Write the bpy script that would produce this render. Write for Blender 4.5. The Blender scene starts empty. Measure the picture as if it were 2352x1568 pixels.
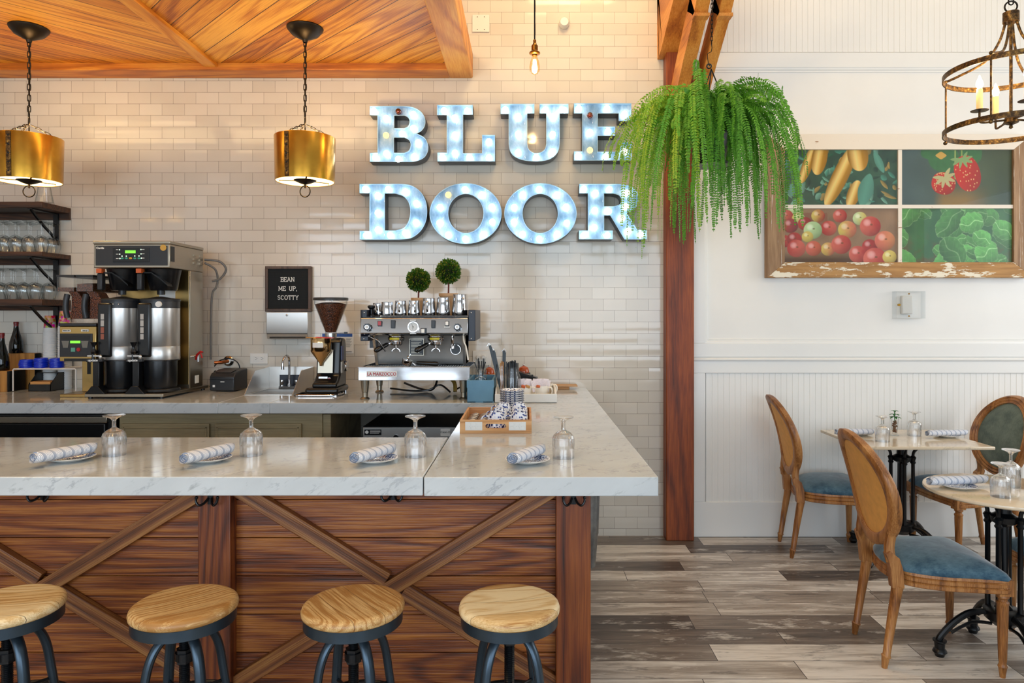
import bpy, bmesh, math, random
import numpy as np
from mathutils import Vector, Matrix, Euler, noise as mnoise
R = math.radians
PI = math.pi
random.seed(7)
SC = bpy.context.scene
COL = SC.collection
FX, CX, CY, HC = 1600.0, 1210.0, 722.0, 1.5      # focal length in pixels, vanishing point, eye height

# ---------------------------------------------------------------- camera, world, lights, exposure
cam_d = bpy.data.cameras.new('camera'); cam = bpy.data.objects.new('camera', cam_d); COL.objects.link(cam)
cam.location = (0, 0, HC); cam.rotation_euler = (R(90), 0, 0)
cam_d.sensor_width = 36; cam_d.lens = 36 * FX / 2352
cam_d.shift_x = (1176 - CX) / 2352; cam_d.shift_y = (CY - 784) / 2352
cam_d.clip_start = 0.05
SC.camera = cam
wd = bpy.data.worlds.new('sky'); SC.world = wd; wd.use_nodes = True
bg = wd.node_tree.nodes['Background']; bg.inputs[0].default_value = (0.75, 0.87, 1.0, 1); bg.inputs[1].default_value = 0.8
SC.view_settings.view_transform = 'Standard'; SC.view_settings.look = 'None'
SC.view_settings.gamma = 1; SC.view_settings.use_curve_mapping = False
SC.view_settings.exposure = 0.2
SC.cycles.use_denoising = True
SC.cycles.max_bounces = 8; SC.cycles.diffuse_bounces = 4; SC.cycles.glossy_bounces = 4
SC.cycles.transmission_bounces = 6; SC.cycles.transparent_max_bounces = 40
SC.cycles.sample_clamp_indirect = 6; SC.cycles.caustics_reflective = False; SC.cycles.caustics_refractive = False

def area(name, loc, target, sx, sy, power, col):
    l = bpy.data.lights.new(name, 'AREA'); l.shape = 'RECTANGLE'; l.size = sx; l.size_y = sy
    l.energy = power; l.color = col
    o = bpy.data.objects.new(name, l); COL.objects.link(o); o.location = loc
    o.rotation_euler = (Vector(target) - Vector(loc)).to_track_quat('-Z', 'Y').to_euler()
    return o
def spot(name, loc, target, power, col, ang=70, rad=0.06, blend=0.8):
    l = bpy.data.lights.new(name, 'SPOT'); l.energy = power; l.color = col; l.spot_size = R(ang); l.spot_blend = blend
    l.shadow_soft_size = rad
    o = bpy.data.objects.new(name, l); COL.objects.link(o); o.location = loc
    o.rotation_euler = (Vector(target) - Vector(loc)).to_track_quat('-Z', 'Y').to_euler()
    return o
def point(name, loc, power, col, rad=0.03, parent=None):
    l = bpy.data.lights.new(name, 'POINT'); l.energy = power; l.color = col; l.shadow_soft_size = rad
    o = bpy.data.objects.new(name, l); COL.objects.link(o); o.location = loc
    if parent: o.parent = parent
    return o
WARM = (1.0, 0.69, 0.33); COOL = (0.72, 0.86, 1.0)
# daylight entering the glazed front of the restaurant, behind and to the right of the camera
area('daylight_front', (-2.2, -3.3, 1.9), (-1.2, 4.0, 1.3), 3.6, 2.2, 118, COOL)
area('daylight_middle', (1.8, -3.3, 1.9), (1.0, 4.0, 1.3), 3.2, 2.2, 96, COOL)
area('daylight_side', (5.3, 3.2, 1.9), (1.8, 3.6, 1.0), 1.9, 1.8, 55, (0.93, 0.96, 1.0))
# warm ceiling lamps of the dining room
for _i, (_x, _y) in enumerate([(0.35, 3.7), (2.2, 3.6), (3.9, 3.4), (-1.4, 0.7), (-3.2, 0.7)]):
    area('ceiling_lamp', (_x, _y, 4.3), (_x - 0.1, 4.7, 2.3) if _y > 1 else (_x, 4.7, 2.2), 0.7, 0.5, (20, 5, 4, 50, 50)[_i], WARM)
# warm downlights over the bar
for _x in (-3.3, -2.05, -0.9):
    area('bar_lamp', (_x, 3.3, 3.08), (_x, 4.3, 1.6), 1.1, 0.2, 3, WARM)

# ---------------------------------------------------------------- pixel <-> place helpers
def at(px, py, Y):
    return Vector(((px - CX) / FX * Y, Y, HC - (py - CY) / FX * Y))
def on(px, py, z):
    Y = (HC - z) * FX / (py - CY)
    return Vector(((px - CX) / FX * Y, Y, z))
def zx(px, Y): return (px - CX) / FX * Y
def zz(py, Y): return HC - (py - CY) / FX * Y
def hexc(h):
    h = h.lstrip('#')
    return tuple((lambda c: c / 12.92 if c <= 0.04045 else ((c + 0.055) / 1.055) ** 2.4)(int(h[i:i + 2], 16) / 255) for i in (0, 2, 4))

# ---------------------------------------------------------------- mesh builder
class MB:
    def __init__(s, off=(0, 0, 0)):
        s.v = []; s.f = []; s.m = []; s.off = Vector(off); s.M = None; s.mi = 0
    def add(s, vs, fs):
        b = len(s.v)
        for p in vs:
            p = Vector(p)
            if s.M is not None: p = s.M @ p
            s.v.append(p - s.off)
        for f in fs:
            s.f.append([b + i for i in f]); s.m.append(s.mi)
        return s
    def box(s, x0, x1, y0, y1, z0, z1):
        return s.add([(x0, y0, z0), (x1, y0, z0), (x1, y1, z0), (x0, y1, z0), (x0, y0, z1), (x1, y0, z1), (x1, y1, z1), (x0, y1, z1)],
                     [(0, 3, 2, 1), (4, 5, 6, 7), (0, 1, 5, 4), (1, 2, 6, 5), (2, 3, 7, 6), (3, 0, 4, 7)])
    def cbox(s, c, sx, sy, sz, rot=None):
        M0 = s.M; L = Matrix.Translation(c) @ (Euler(rot).to_matrix().to_4x4() if rot else Matrix())
        s.M = L if M0 is None else M0 @ L
        s.box(-sx / 2, sx / 2, -sy / 2, sy / 2, -sz / 2, sz / 2); s.M = M0
        return s
    def beam(s, p0, p1, w, h, up=(0, 0, 1)):
        p0 = Vector(p0); p1 = Vector(p1); d = (p1 - p0).normalized(); u = Vector(up)
        a = d.cross(u).normalized() * w / 2; b = a.cross(d).normalized() * h / 2
        vs = [p0 - a - b, p0 + a - b, p0 + a + b, p0 - a + b, p1 - a - b, p1 + a - b, p1 + a + b, p1 - a + b]
        return s.add(vs, [(0, 1, 2, 3), (7, 6, 5, 4), (0, 4, 5, 1), (1, 5, 6, 2), (2, 6, 7, 3), (3, 7, 4, 0)])
    def lathe(s, prof, c=(0, 0, 0), seg=24, mod=None, axis='z', closed=False):
        c = Vector(c); vs = []; rings = []
        for (r, z) in prof:
            if r <= 1e-7:
                rings.append([len(vs)]); P = [(0, 0, z)]
            else:
                rings.append(list(range(len(vs), len(vs) + seg)))
                P = []
                for k in range(seg):
                    a = 2 * PI * k / seg; rr = mod(r, z, a) if mod else r
                    P.append((rr * math.cos(a), rr * math.sin(a), z))
            for p in P:
                if axis == 'y': p = (p[0], p[2], -p[1])
                elif axis == 'x': p = (p[2], p[0], p[1])
                vs.append(c + Vector(p))
        fs = []
        pr = list(zip(rings[:-1], rings[1:]))
        if closed: pr.append((rings[-1], rings[0]))
        for A, B in pr:
            if len(A) == 1 and len(B) == 1: continue
            for k in range(seg):
                j = (k + 1) % seg
                if len(A) == 1: fs.append((A[0], B[j], B[k]))
                elif len(B) == 1: fs.append((A[k], A[j], B[0]))
                else: fs.append((A[k], A[j], B[j], B[k]))
        return s.add(vs, fs)
    def cyl(s, c, r, h, seg=20, axis='z', r2=None):
        return s.lathe([(0, 0), (r, 0), (r if r2 is None else r2, h), (0, h)], c, seg, None, axis)
    def sphere(s, c, r, seg=16, rings=10, half=None):
        rx, ry, rz = (r, r, r) if not hasattr(r, '__len__') else r
        c = Vector(c); vs = []; fs = []; idx = []
        n0, n1 = 0, rings
        for i in range(n0, n1 + 1):
            t = PI * i / rings
            if i in (0, rings):
                idx.append([len(vs)]); vs.append(c + Vector((0, 0, rz * math.cos(t))))
            else:
                idx.append(list(range(len(vs), len(vs) + seg)))
                for k in range(seg):
                    a = 2 * PI * k / seg
                    vs.append(c + Vector((rx * math.sin(t) * math.cos(a), ry * math.sin(t) * math.sin(a), rz * math.cos(t))))
        for A, B in zip(idx[:-1], idx[1:]):
            for k in range(seg):
                j = (k + 1) % seg
                if len(A) == 1: fs.append((A[0], B[k], B[j]))
                elif len(B) == 1: fs.append((A[j], A[k], B[0]))
                else: fs.append((A[k], B[k], B[j], A[j]))
        return s.add(vs, fs)
    def tube(s, pts, r, seg=8, closed=False, flat=None):
        pts = [Vector(p) for p in pts]; n = len(pts); vs = []; fs = []
        prev = None
        for i, p in enumerate(pts):
            if closed: d = pts[(i + 1) % n] - pts[i - 1]
            else: d = pts[min(i + 1, n - 1)] - pts[max(i - 1, 0)]
            d.normalize()
            if prev is None:
                u = Vector((0, 0, 1)) if abs(d.z) < 0.9 else Vector((1, 0, 0))
                a = d.cross(u).normalized()
            else:
                a = (prev - d * prev.dot(d))
                a = a.normalized() if a.length > 1e-6 else d.cross(Vector((0, 0, 1))).normalized()
            prev = a; b = d.cross(a)
            rr = r[i] if hasattr(r, '__len__') else r
            fb = 1 if flat is None else flat
            for k in range(seg):
                t = 2 * PI * (k + 0.5) / seg
                vs.append(p + a * math.cos(t) * rr + b * math.sin(t) * rr * fb)
        for i in range(n if closed else n - 1):
            A = i * seg; B = ((i + 1) % n) * seg
            for k in range(seg):
                j = (k + 1) % seg
                fs.append((A + k, A + j, B + j, B + k))
        if not closed:
            fs.append(tuple(range(seg))[::-1]); fs.append(tuple((n - 1) * seg + k for k in range(seg)))
        return s.add(vs, fs)
    def torus(s, c, RR, r, normal=(0, 0, 1), seg=28, rs=8, flat=None):
        q = Vector(normal).to_track_quat('Z', 'Y'); c = Vector(c)
        return s.tube([c + q @ Vector((RR * math.cos(2 * PI * k / seg), RR * math.sin(2 * PI * k / seg), 0)) for k in range(seg)], r, rs, True, flat)
    def prism(s, poly, a0, a1, plane='xz'):
        n = len(poly)
        f = {'xz': lambda u, w, d: (u, d, w), 'yz': lambda u, w, d: (d, u, w), 'xy': lambda u, w, d: (u, w, d)}[plane]
        vs = [f(u, w, a0) for u, w in poly] + [f(u, w, a1) for u, w in poly]
        fs = [tuple(range(n)), tuple(range(2 * n - 1, n - 1, -1))]
        for k in range(n):
            j = (k + 1) % n; fs.append((k, n + k, n + j, j))
        return s.add(vs, fs)
    def build(s, name, mat, parent=None, smooth=True, bevel=0.0, seg=2, ang=35, fix=True):
        me = bpy.data.meshes.new(name)
        me.from_pydata([tuple(v) for v in s.v], [], s.f)
        mats = mat if isinstance(mat, (list, tuple)) else [mat]
        for m in mats: me.materials.append(m)
        if len(mats) > 1: me.polygons.foreach_set('material_index', s.m)
        if fix:
            b = bmesh.new(); b.from_mesh(me); bmesh.ops.recalc_face_normals(b, faces=b.faces); b.to_mesh(me); b.free()
        if smooth:
            me.polygons.foreach_set('use_smooth', [True] * len(me.polygons)); me.set_sharp_from_angle(angle=R(ang))
        me.update()
        o = bpy.data.objects.new(name, me); COL.objects.link(o)
        if parent is not None: o.parent = parent
        if bevel:
            md = o.modifiers.new('bevel', 'BEVEL'); md.width = bevel; md.segments = seg; md.limit_method = 'ANGLE'; md.angle_limit = R(40)
        return o

def tag(o, label=None, cat=None, group=None, kind=None):
    if label: o['label'] = label
    if cat: o['category'] = cat
    if group: o['group'] = group
    if kind: o['kind'] = kind
    return o
def thing(name, label, cat, loc=(0, 0, 0), rz=0, group=None):
    o = bpy.data.objects.new(name, None); COL.objects.link(o); o.empty_display_size = 0.05
    o.location = loc; o.rotation_euler = (0, 0, rz)
    return tag(o, label, cat, group)
def struct(name, mb, mat, **k):
    o = mb.build(name, mat, **k); o['kind'] = 'structure'
    return o
KIDS = {}
def dup(root, loc=None, rz=None, label=None, group=None, scale=None):
    """a copy of a thing with copies of its parts and their sub-parts"""
    kids = {}
    for o in COL.objects:
        if o.parent: kids.setdefault(o.parent.name, []).append(o)
    def rec(o, parent):
        c = o.copy(); COL.objects.link(c); c.parent = parent
        for ch in kids.get(o.name, []): rec(ch, c)
        return c
    r = rec(root, None)
    if loc is not None: r.location = loc
    if rz is not None: r.rotation_euler = (0, 0, rz)
    if scale is not None: r.scale = scale if hasattr(scale, '__len__') else (scale,) * 3
    return tag(r, label, None, group)
def flatmesh(kind, data, extr=0.0008, size=0.1, align='CENTER', bold=0.0, res=3):
    """filled outline or text -> (verts, faces) in the xz plane"""
    if kind == 'text':
        cu = bpy.data.curves.new('t', 'FONT'); cu.body = data; cu.size = size; cu.align_x = align; cu.align_y = 'CENTER'; cu.offset = bold
        cu.resolution_u = res
    else:
        cu = bpy.data.curves.new('t', 'CURVE'); cu.dimensions = '2D'; cu.fill_mode = 'BOTH'
        for lp in data:
            sp = cu.splines.new('POLY'); sp.points.add(len(lp) - 1); sp.use_cyclic_u = True
            for p, (x, y) in zip(sp.points, lp): p.co = (x, y, 0, 1)
    cu.extrude = extr
    o = bpy.data.objects.new('t', cu); COL.objects.link(o)
    dg = bpy.context.evaluated_depsgraph_get()
    me = bpy.data.meshes.new_from_object(o.evaluated_get(dg))
    vs = [(v.co.x, v.co.z, v.co.y) for v in me.vertices]; fs = [tuple(p.vertices) for p in me.polygons]
    bpy.data.objects.remove(o); bpy.data.curves.remove(cu); bpy.data.meshes.remove(me)
    return vs, fs
def text_mb(txt, c, size, off=(0, 0, 0), extr=0.0006, bold=0.0, rz=0, align='CENTER', sx=1.0, mb=None):
    vs, fs = flatmesh('text', txt, extr, size, align, bold)
    mb = mb or MB(off)
    q = Matrix.Translation(c) @ Matrix.Rotation(rz, 4, 'Z')
    mb.add([q @ Vector((x * sx, y, z)) for x, y, z in vs], fs)
    return mb
def arc(cx, cy, rx, ry, a0, a1, n):
    return [(cx + rx * math.cos(R(a0 + (a1 - a0) * k / n)), cy + ry * math.sin(R(a0 + (a1 - a0) * k / n))) for k in range(n + 1)]
def bez(p, n=12):
    """Catmull-Rom through the points"""
    p = [Vector(q) for q in p]; out = []
    for i in range(len(p) - 1):
        a = p[max(i - 1, 0)]; b = p[i]; c = p[i + 1]; d = p[min(i + 2, len(p) - 1)]
        for k in range(n):
            t = k / n
            out.append(0.5 * ((2 * b) + (c - a) * t + (2 * a - 5 * b + 4 * c - d) * t * t + (3 * b - a - 3 * c + d) * t ** 3))
    out.append(p[-1]); return out

# ---------------------------------------------------------------- materials
class NT:
    def __init__(s, name):
        s.m = bpy.data.materials.new(name); s.m.use_nodes = True; s.t = s.m.node_tree
        s.b = s.t.nodes['Principled BSDF']; s.out = s.t.nodes['Material Output']
    def n(s, typ, ins=None, **at):
        nd = s.t.nodes.new(typ)
        for k, v in at.items(): setattr(nd, k, v)
        for k, v in (ins or {}).items(): s.set(nd.inputs[k], v)
        return nd
    def set(s, sock, v):
        if isinstance(v, bpy.types.NodeSocket): s.t.links.new(v, sock)
        elif isinstance(v, bpy.types.Node): s.t.links.new(v.outputs[0], sock)
        else:
            if hasattr(v, '__len__') and len(v) == 3 and sock.type == 'RGBA': v = (*v, 1)
            sock.default_value = v
    def math(s, op, a, b=0.0, c=None, clamp=False):
        nd = s.n('ShaderNodeMath', {0: a, 1: b}, operation=op); nd.use_clamp = clamp
        if c is not None: s.set(nd.inputs[2], c)
        return nd.outputs[0]
    def vm(s, op, a, b=(0, 0, 0)):
        nd = s.n('ShaderNodeVectorMath', {0: a, 1: b}, operation=op); return nd.outputs[0]
    def xyz(s, v):
        nd = s.n('ShaderNodeSeparateXYZ', {0: v}); return nd.outputs
    def comb(s, x=0.0, y=0.0, z=0.0):
        return s.n('ShaderNodeCombineXYZ', {0: x, 1: y, 2: z}).outputs[0]
    def noise(s, v, scale=1.0, detail=2.0, rough=0.5, dist=0.0, col=False):
        nd = s.n('ShaderNodeTexNoise', {'Vector': v, 'Scale': scale, 'Detail': detail, 'Roughness': rough, 'Distortion': dist})
        return nd.outputs['Color' if col else 'Fac']
    def ramp(s, f, stops, interp='LINEAR'):
        nd = s.n('ShaderNodeValToRGB', {0: f}); cr = nd.color_ramp; cr.interpolation = interp
        while len(cr.elements) < len(stops): cr.elements.new(0.5)
        for e, (p, c) in zip(cr.elements, stops):
            e.position = p; e.color = (*c, 1) if len(c) == 3 else c
        return nd.outputs[0]
    def mix(s, f, a, b, typ='MIX'):
        nd = s.n('ShaderNodeMix', {0: f}, data_type='RGBA', blend_type=typ)
        s.set(nd.inputs[6], a); s.set(nd.inputs[7], b); return nd.outputs[2]
    def white(s, v):
        return s.n('ShaderNodeTexWhiteNoise', {'Vector': v}, noise_dimensions='3D').outputs['Value']
    def map(s, v, a, b, c=0.0, d=1.0):
        return s.n('ShaderNodeMapRange', {0: v, 1: a, 2: b, 3: c, 4: d}).outputs[0]
    def bump(s, h, strength=0.3, dist=0.002):
        nd = s.n('ShaderNodeBump', {'Strength': strength, 'Distance': dist, 'Height': h}); s.set(s.b.inputs['Normal'], nd.outputs[0])
    def obj(s): return s.n('ShaderNodeTexCoord').outputs['Object']
    def p(s, **k):
        for key, v in k.items():
            s.set(s.b.inputs[{'color': 'Base Color', 'rough': 'Roughness', 'metal': 'Metallic', 'spec': 'Specular IOR Level', 'coat': 'Coat Weight',
                              'coatr': 'Coat Roughness', 'sheen': 'Sheen Weight', 'trans': 'Transmission Weight', 'alpha': 'Alpha', 'ior': 'IOR',
                              'em': 'Emission Color', 'ems': 'Emission Strength', 'sss': 'Subsurface Weight', 'sheenr': 'Sheen Roughness'}[key]], v)
        return s.m
def plain(name, col, rough=0.5, metal=0.0, vary=0.0, vs=20, **k):
    t = NT(name); c = hexc(col) if isinstance(col, str) else col
    if vary:
        f = t.noise(t.obj(), vs, 4)
        col2 = t.mix(t.map(f, 0.3, 0.7), [x * (1 - vary) for x in c], [min(1, x * (1 + vary)) for x in c]); t.p(color=col2)
    else: t.p(color=c)
    return t.p(rough=rough, metal=metal, **k)
def emis(name, col, s):
    t = NT(name); return t.p(color=(0, 0, 0), em=col, ems=s, rough=0.5)
def glass(name, tint=(1, 1, 1), edge=(0.45, 0.5, 0.5), refl=1.0, rough=0.0, body=0.0):
    t = NT(name); t.t.nodes.remove(t.b)
    lw = t.n('ShaderNodeLayerWeight', {'Blend': 0.5}).outputs['Facing']
    e = t.math('POWER', lw, 3.0)
    tr = t.n('ShaderNodeBsdfTransparent', {0: t.mix(e, tint, edge)})
    gl = t.n('ShaderNodeBsdfGlossy', {'Color': (1, 1, 1), 'Roughness': rough})
    fr = t.math('ADD', t.math('MULTIPLY', t.math('POWER', lw, 4.0), 0.75 * refl), 0.05 * refl, clamp=True)
    sh = t.n('ShaderNodeMixShader', {0: fr, 1: tr.outputs[0], 2: gl.outputs[0]}).outputs[0]
    if body:
        d = t.n('ShaderNodeBsdfDiffuse', {0: tint}); sh = t.n('ShaderNodeMixShader', {0: body, 1: sh, 2: d.outputs[0]}).outputs[0]
    t.t.links.new(sh, t.out.inputs[0]); return t.m
def cutglass(name):
    t = NT(name); t.t.nodes.remove(t.b)
    lw = t.n('ShaderNodeLayerWeight', {'Blend': 0.5}).outputs['Facing']
    tr = t.n('ShaderNodeBsdfTransparent', {0: t.mix(t.math('POWER', lw, 2.5), (1.0, 1.0, 1.0), (0.6, 0.63, 0.64))})
    gl = t.n('ShaderNodeBsdfGlass', {'Color': (0.99, 0.99, 0.99), 'Roughness': 0.0, 'IOR': 1.48})
    sh = t.n('ShaderNodeMixShader', {0: 0.72, 1: tr.outputs[0], 2: gl.outputs[0]}).outputs[0]
    gg = t.n('ShaderNodeBsdfGlossy', {'Color': (1, 1, 1), 'Roughness': 0.0})
    fr = t.math('ADD', t.math('MULTIPLY', t.math('POWER', lw, 4.0), 0.5), 0.04, clamp=True)
    sh = t.n('ShaderNodeMixShader', {0: fr, 1: sh, 2: gg.outputs[0]}).outputs[0]
    t.t.links.new(sh, t.out.inputs[0]); return t.m
def wood(name, cols, grain='x', across='z', pitch=None, phase=0.0, ang=0.0, ring=7.0, su=1.3, sv=13.0, rough=0.5, gap=0.0, bump=0.35, info=False, plankvar=0.4, fine=0.35, knots=0.0, spec=0.5, coat=0.0):
    t = NT(name); v = t.obj()
    if ang: v = t.n('ShaderNodeVectorRotate', {'Vector': v, 'Angle': ang}, rotation_type='Z_AXIS').outputs[0]
    if info:
        rnd = t.n('ShaderNodeObjectInfo').outputs['Random']
        v = t.vm('ADD', v, t.comb(t.math('MULTIPLY', rnd, 31.0), t.math('MULTIPLY', rnd, 17.0), t.math('MULTIPLY', rnd, 9.0)))
    X = dict(zip('xyz', t.xyz(v))); rest = [a for a in 'xyz' if a != grain]
    u = X[grain]; a = X[across] if across in rest else X[rest[0]]; w = X[[q for q in rest if q != across][0]]
    pr = 0.0
    if pitch:
        cell = t.math('FLOOR', t.math('DIVIDE', t.math('SUBTRACT', a, phase), pitch))
        pr = t.white(t.comb(cell, 3.7, 1.3)); pr2 = t.white(t.comb(cell, 9.1, 4.2))
        u = t.math('ADD', u, t.math('MULTIPLY', pr2, 40.0)); w = t.math('ADD', w, t.math('MULTIPLY', pr, 20.0))
    g = t.comb(t.math('MULTIPLY', u, su), t.math('MULTIPLY', a, sv), t.math('MULTIPLY', w, sv))
    n1 = t.noise(g, 0.36, 2, 0.42, 0.25)
    rg = t.math('MULTIPLY', t.math('SINE', t.math('MULTIPLY', n1, ring * 2.3 * 6.283)), 0.5)
    rg = t.math('ADD', rg, 0.5)
    g2 = t.comb(t.math('MULTIPLY', u, su * 5), t.math('MULTIPLY', a, sv * 17), t.math('MULTIPLY', w, sv * 17))
    n2 = t.noise(g2, 1.0, 3, 0.6)
    n3 = t.noise(t.comb(u, t.math('MULTIPLY', a, 3.0), w), 2.2, 3, 0.6)
    f = t.math('SUBTRACT', 0.57, t.math('MULTIPLY', t.math('POWER', rg, 2.4), 0.26))
    f = t.math('ADD', f, t.math('MULTIPLY', t.math('SUBTRACT', n2, 0.47), fine * 1.7))
    f = t.math('ADD', f, t.math('MULTIPLY', t.math('SUBTRACT', n3, 0.45), 0.5))
    if pitch: f = t.math('ADD', f, t.math('MULTIPLY', t.math('SUBTRACT', pr, 0.5), plankvar))
    c = t.ramp(f, [(0.2, hexc(cols[0])), (0.52, hexc(cols[1])), (0.85, hexc(cols[2]))])
    if gap:
        fr = t.math('FRACT', t.math('DIVIDE', t.math('SUBTRACT', a, phase), pitch))
        m = t.math('MINIMUM', fr, t.math('SUBTRACT', 1.0, fr)); m = t.math('LESS_THAN', m, gap)
        c = t.mix(m, c, [x * 0.18 for x in hexc(cols[0])])
        hh = t.math('SUBTRACT', t.math('MULTIPLY', f, 0.4), t.math('MULTIPLY', m, 2.0))
    else: hh = f
    t.bump(hh, bump, 0.003)
    return t.p(color=c, rough=rough, spec=spec, coat=coat)

def marble(name, veins=(0.42, 0.45, 0.5), base='#c3c8ca'):
    t = NT(name); v = t.obj()
    r = t.n('ShaderNodeVectorRotate', {'Vector': v, 'Angle': R(32)}, rotation_type='Y_AXIS').outputs[0]
    r = t.n('ShaderNodeVectorRotate', {'Vector': r, 'Angle': R(-28)}, rotation_type='Z_AXIS').outputs[0]
    r = t.vm('MULTIPLY', r, (1.0, 3.6, 5.5))
    n1 = t.noise(r, 2.6, 7, 0.6, 0.12); k1 = t.map(t.math('ABSOLUTE', t.math('SUBTRACT', n1, 0.5)), 0.0, 0.022, 1, 0)
    msk = t.map(t.noise(v, 6.0, 3), 0.44, 0.64)
    k1 = t.math('MULTIPLY', k1, msk)
    n2 = t.noise(t.vm('MULTIPLY', r, (1, 1.3, 1.3)), 5.0, 6, 0.68, 0.2); k2 = t.map(n2, 0.58, 0.74)
    n3 = t.noise(r, 1.6, 4, 0.6); cloud = t.map(n3, 0.35, 0.7)
    b = hexc(base)
    c = t.mix(t.math('MULTIPLY', cloud, 0.55), b, [x * 0.80 for x in b])
    c = t.mix(t.math('MULTIPLY', k2, 0.65), c, [x * 0.36 for x in b])
    c = t.mix(t.math('MULTIPLY', k1, 0.75), c, [x * 0.7 for x in veins])
    return t.p(color=c, rough=0.09, spec=0.55)

def floor_mat():
    t = NT('floor_plank_tile'); v = t.obj(); x, y, z = t.xyz(v)
    P, L = 0.1515, 0.905
    yy = t.math('DIVIDE', t.math('SUBTRACT', y, 3.019 - 0.1515 * 30), P); row = t.math('FLOOR', yy)
    off = t.math('MULTIPLY', t.white(t.comb(row, 5.5, 2.2)), L)
    xx = t.math('DIVIDE', t.math('ADD', x, off), L); cell = t.math('FLOOR', xx)
    rn = t.white(t.comb(row, cell, 1.7)); rn2 = t.white(t.comb(cell, row, 8.3))
    fy = t.math('FRACT', yy); fx = t.math('FRACT', xx)
    my = t.math('MULTIPLY', t.math('MINIMUM', fy, t.math('SUBTRACT', 1.0, fy)), P)
    mx = t.math('MULTIPLY', t.math('MINIMUM', fx, t.math('SUBTRACT', 1.0, fx)), L)
    gr = t.math('LESS_THAN', t.math('MINIMUM', mx, my), 0.0016)
    u = t.math('ADD', x, t.math('MULTIPLY', rn2, 30.0))
    g = t.comb(t.math('MULTIPLY', u, 1.6), t.math('MULTIPLY', y, 15.0), t.math('MULTIPLY', rn, 20.0))
    n1 = t.noise(g, 1.0, 5, 0.65, 0.5)
    n2 = t.noise(t.comb(t.math('MULTIPLY', u, 5.0), t.math('MULTIPLY', y, 90.0), rn), 1.0, 4, 0.7)
    n3 = t.noise(t.comb(t.math('MULTIPLY', u, 2.5), t.math('MULTIPLY', y, 8.0), rn), 1.6, 5, 0.7)
    f = t.math('ADD', t.math('MULTIPLY', t.math('POWER', rn, 0.8), 0.62), t.math('MULTIPLY', t.math('SUBTRACT', n1, 0.5), 0.75))
    f = t.math('ADD', f, t.math('MULTIPLY', t.math('SUBTRACT', n2, 0.5), 0.35))
    c = t.ramp(f, [(0.0, hexc('#4a4039')), (0.2, hexc('#75685d')), (0.42, hexc('#a3978a')), (0.62, hexc('#e0d8cd'))])
    c = t.mix(t.map(n3, 0.56, 0.66, 0, 0.6), c, hexc('#e6dfd4'))
    c = t.mix(t.map(n3, 0.34, 0.42, 0.55, 0), c, hexc('#4a423c'))
    c = t.mix(gr, c, hexc('#3a332e'))
    t.bump(t.math('SUBTRACT', t.math('MULTIPLY', n2, 0.2), gr), 0.4, 0.0015)
    return t.p(color=c, rough=0.38)

def tile_mat():
    t = NT('white_subway_tile'); x, y, z = t.xyz(t.obj())
    v = t.comb(t.math('SUBTRACT', x, -0.632 - 0.1535 * 40), t.math('SUBTRACT', z, 1.8384 - 0.0778 * 40), 0.0)
    br = t.n('ShaderNodeTexBrick', {'Vector': v, 'Color1': (0, 0, 0), 'Color2': (1, 1, 1), 'Mortar': (0, 0, 0), 'Scale': 1.0, 'Mortar Size': 0.0009,
                                    'Mortar Smooth': 0.0, 'Bias': 0.0, 'Brick Width': 0.1535, 'Row Height': 0.0778})
    br.offset = 0.5
    rnd = t.xyz(br.outputs['Color'])[0]
    f = t.math('ADD', t.math('MULTIPLY', rnd, 0.5), t.math('MULTIPLY', t.noise(v, 4.0, 2), 0.5))
    c = t.mix(f, hexc('#c6bfb2'), hexc('#dad4c9'))
    gc = t.mix(t.map(t.noise(v, 7.0, 2), 0.4, 0.6), hexc('#8f8578'), hexc('#6e6357'))
    c = t.mix(br.outputs['Fac'], c, gc)
    # every tile sits a hair out of true, so reflections break at the joints
    h = t.math('ADD', t.math('MULTIPLY', t.noise(v, 14.0, 1), 0.5), t.math('MULTIPLY', rnd, 1.0))
    h = t.math('ADD', h, t.math('MULTIPLY', t.math('MULTIPLY', t.math('SINE', t.math('MULTIPLY', z, 80.8)), rnd), 0.5))
    h = t.math('SUBTRACT', h, t.math('MULTIPLY', br.outputs['Fac'], 0.6))
    t.bump(h, 0.35, 0.0025)
    return t.p(color=c, rough=0.1, spec=0.5)

def attr_mat(name, rough=0.2, coat=0.0):
    t = NT(name); a = t.n('ShaderNodeAttribute', attribute_name='Col'); return t.p(color=a.outputs['Color'], rough=rough, coat=coat)

M = {}
M['tile'] = tile_mat(); M['floor'] = floor_mat()
M['marble'] = marble('carrara_marble'); M['marble_table'] = marble('cream_marble', (0.5, 0.45, 0.38), '#dccbb0')
M['white'] = plain('white_paint', '#eae9e5', 0.45, vary=0.02, vs=3)
M['white_trim'] = plain('white_trim_paint', '#e9e9e6', 0.35)
M['plaster'] = plain('ceiling_plaster', '#e2dfd8', 0.8)
M['ceil_l'] = wood('ceiling_cedar_left', ['#8a4209', '#c47a1c', '#e6a840'], 'x', 'y', 0.146, 0.02, R(-45), 6, 0.9, 12, 0.42, 0.018, 0.45, plankvar=0.35, fine=0.5)
M['ceil_r'] = wood('ceiling_cedar_right', ['#8a4209', '#c67c1e', '#e9ac44'], 'x', 'y', 0.1465, 0.05, R(45), 6, 0.9, 12, 0.42, 0.018, 0.45, plankvar=0.35, fine=0.5)
M['beam_x'] = wood('cedar_beam_x', ['#84400a', '#b8691a', '#dc9634'], 'x', 'y', ring=4, rough=0.45, sv=8)
M['beam_y'] = wood('cedar_beam_y', ['#a0560f', '#cc8428', '#e6ac50'], 'y', 'x', ring=4, rough=0.45, sv=8)
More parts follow.
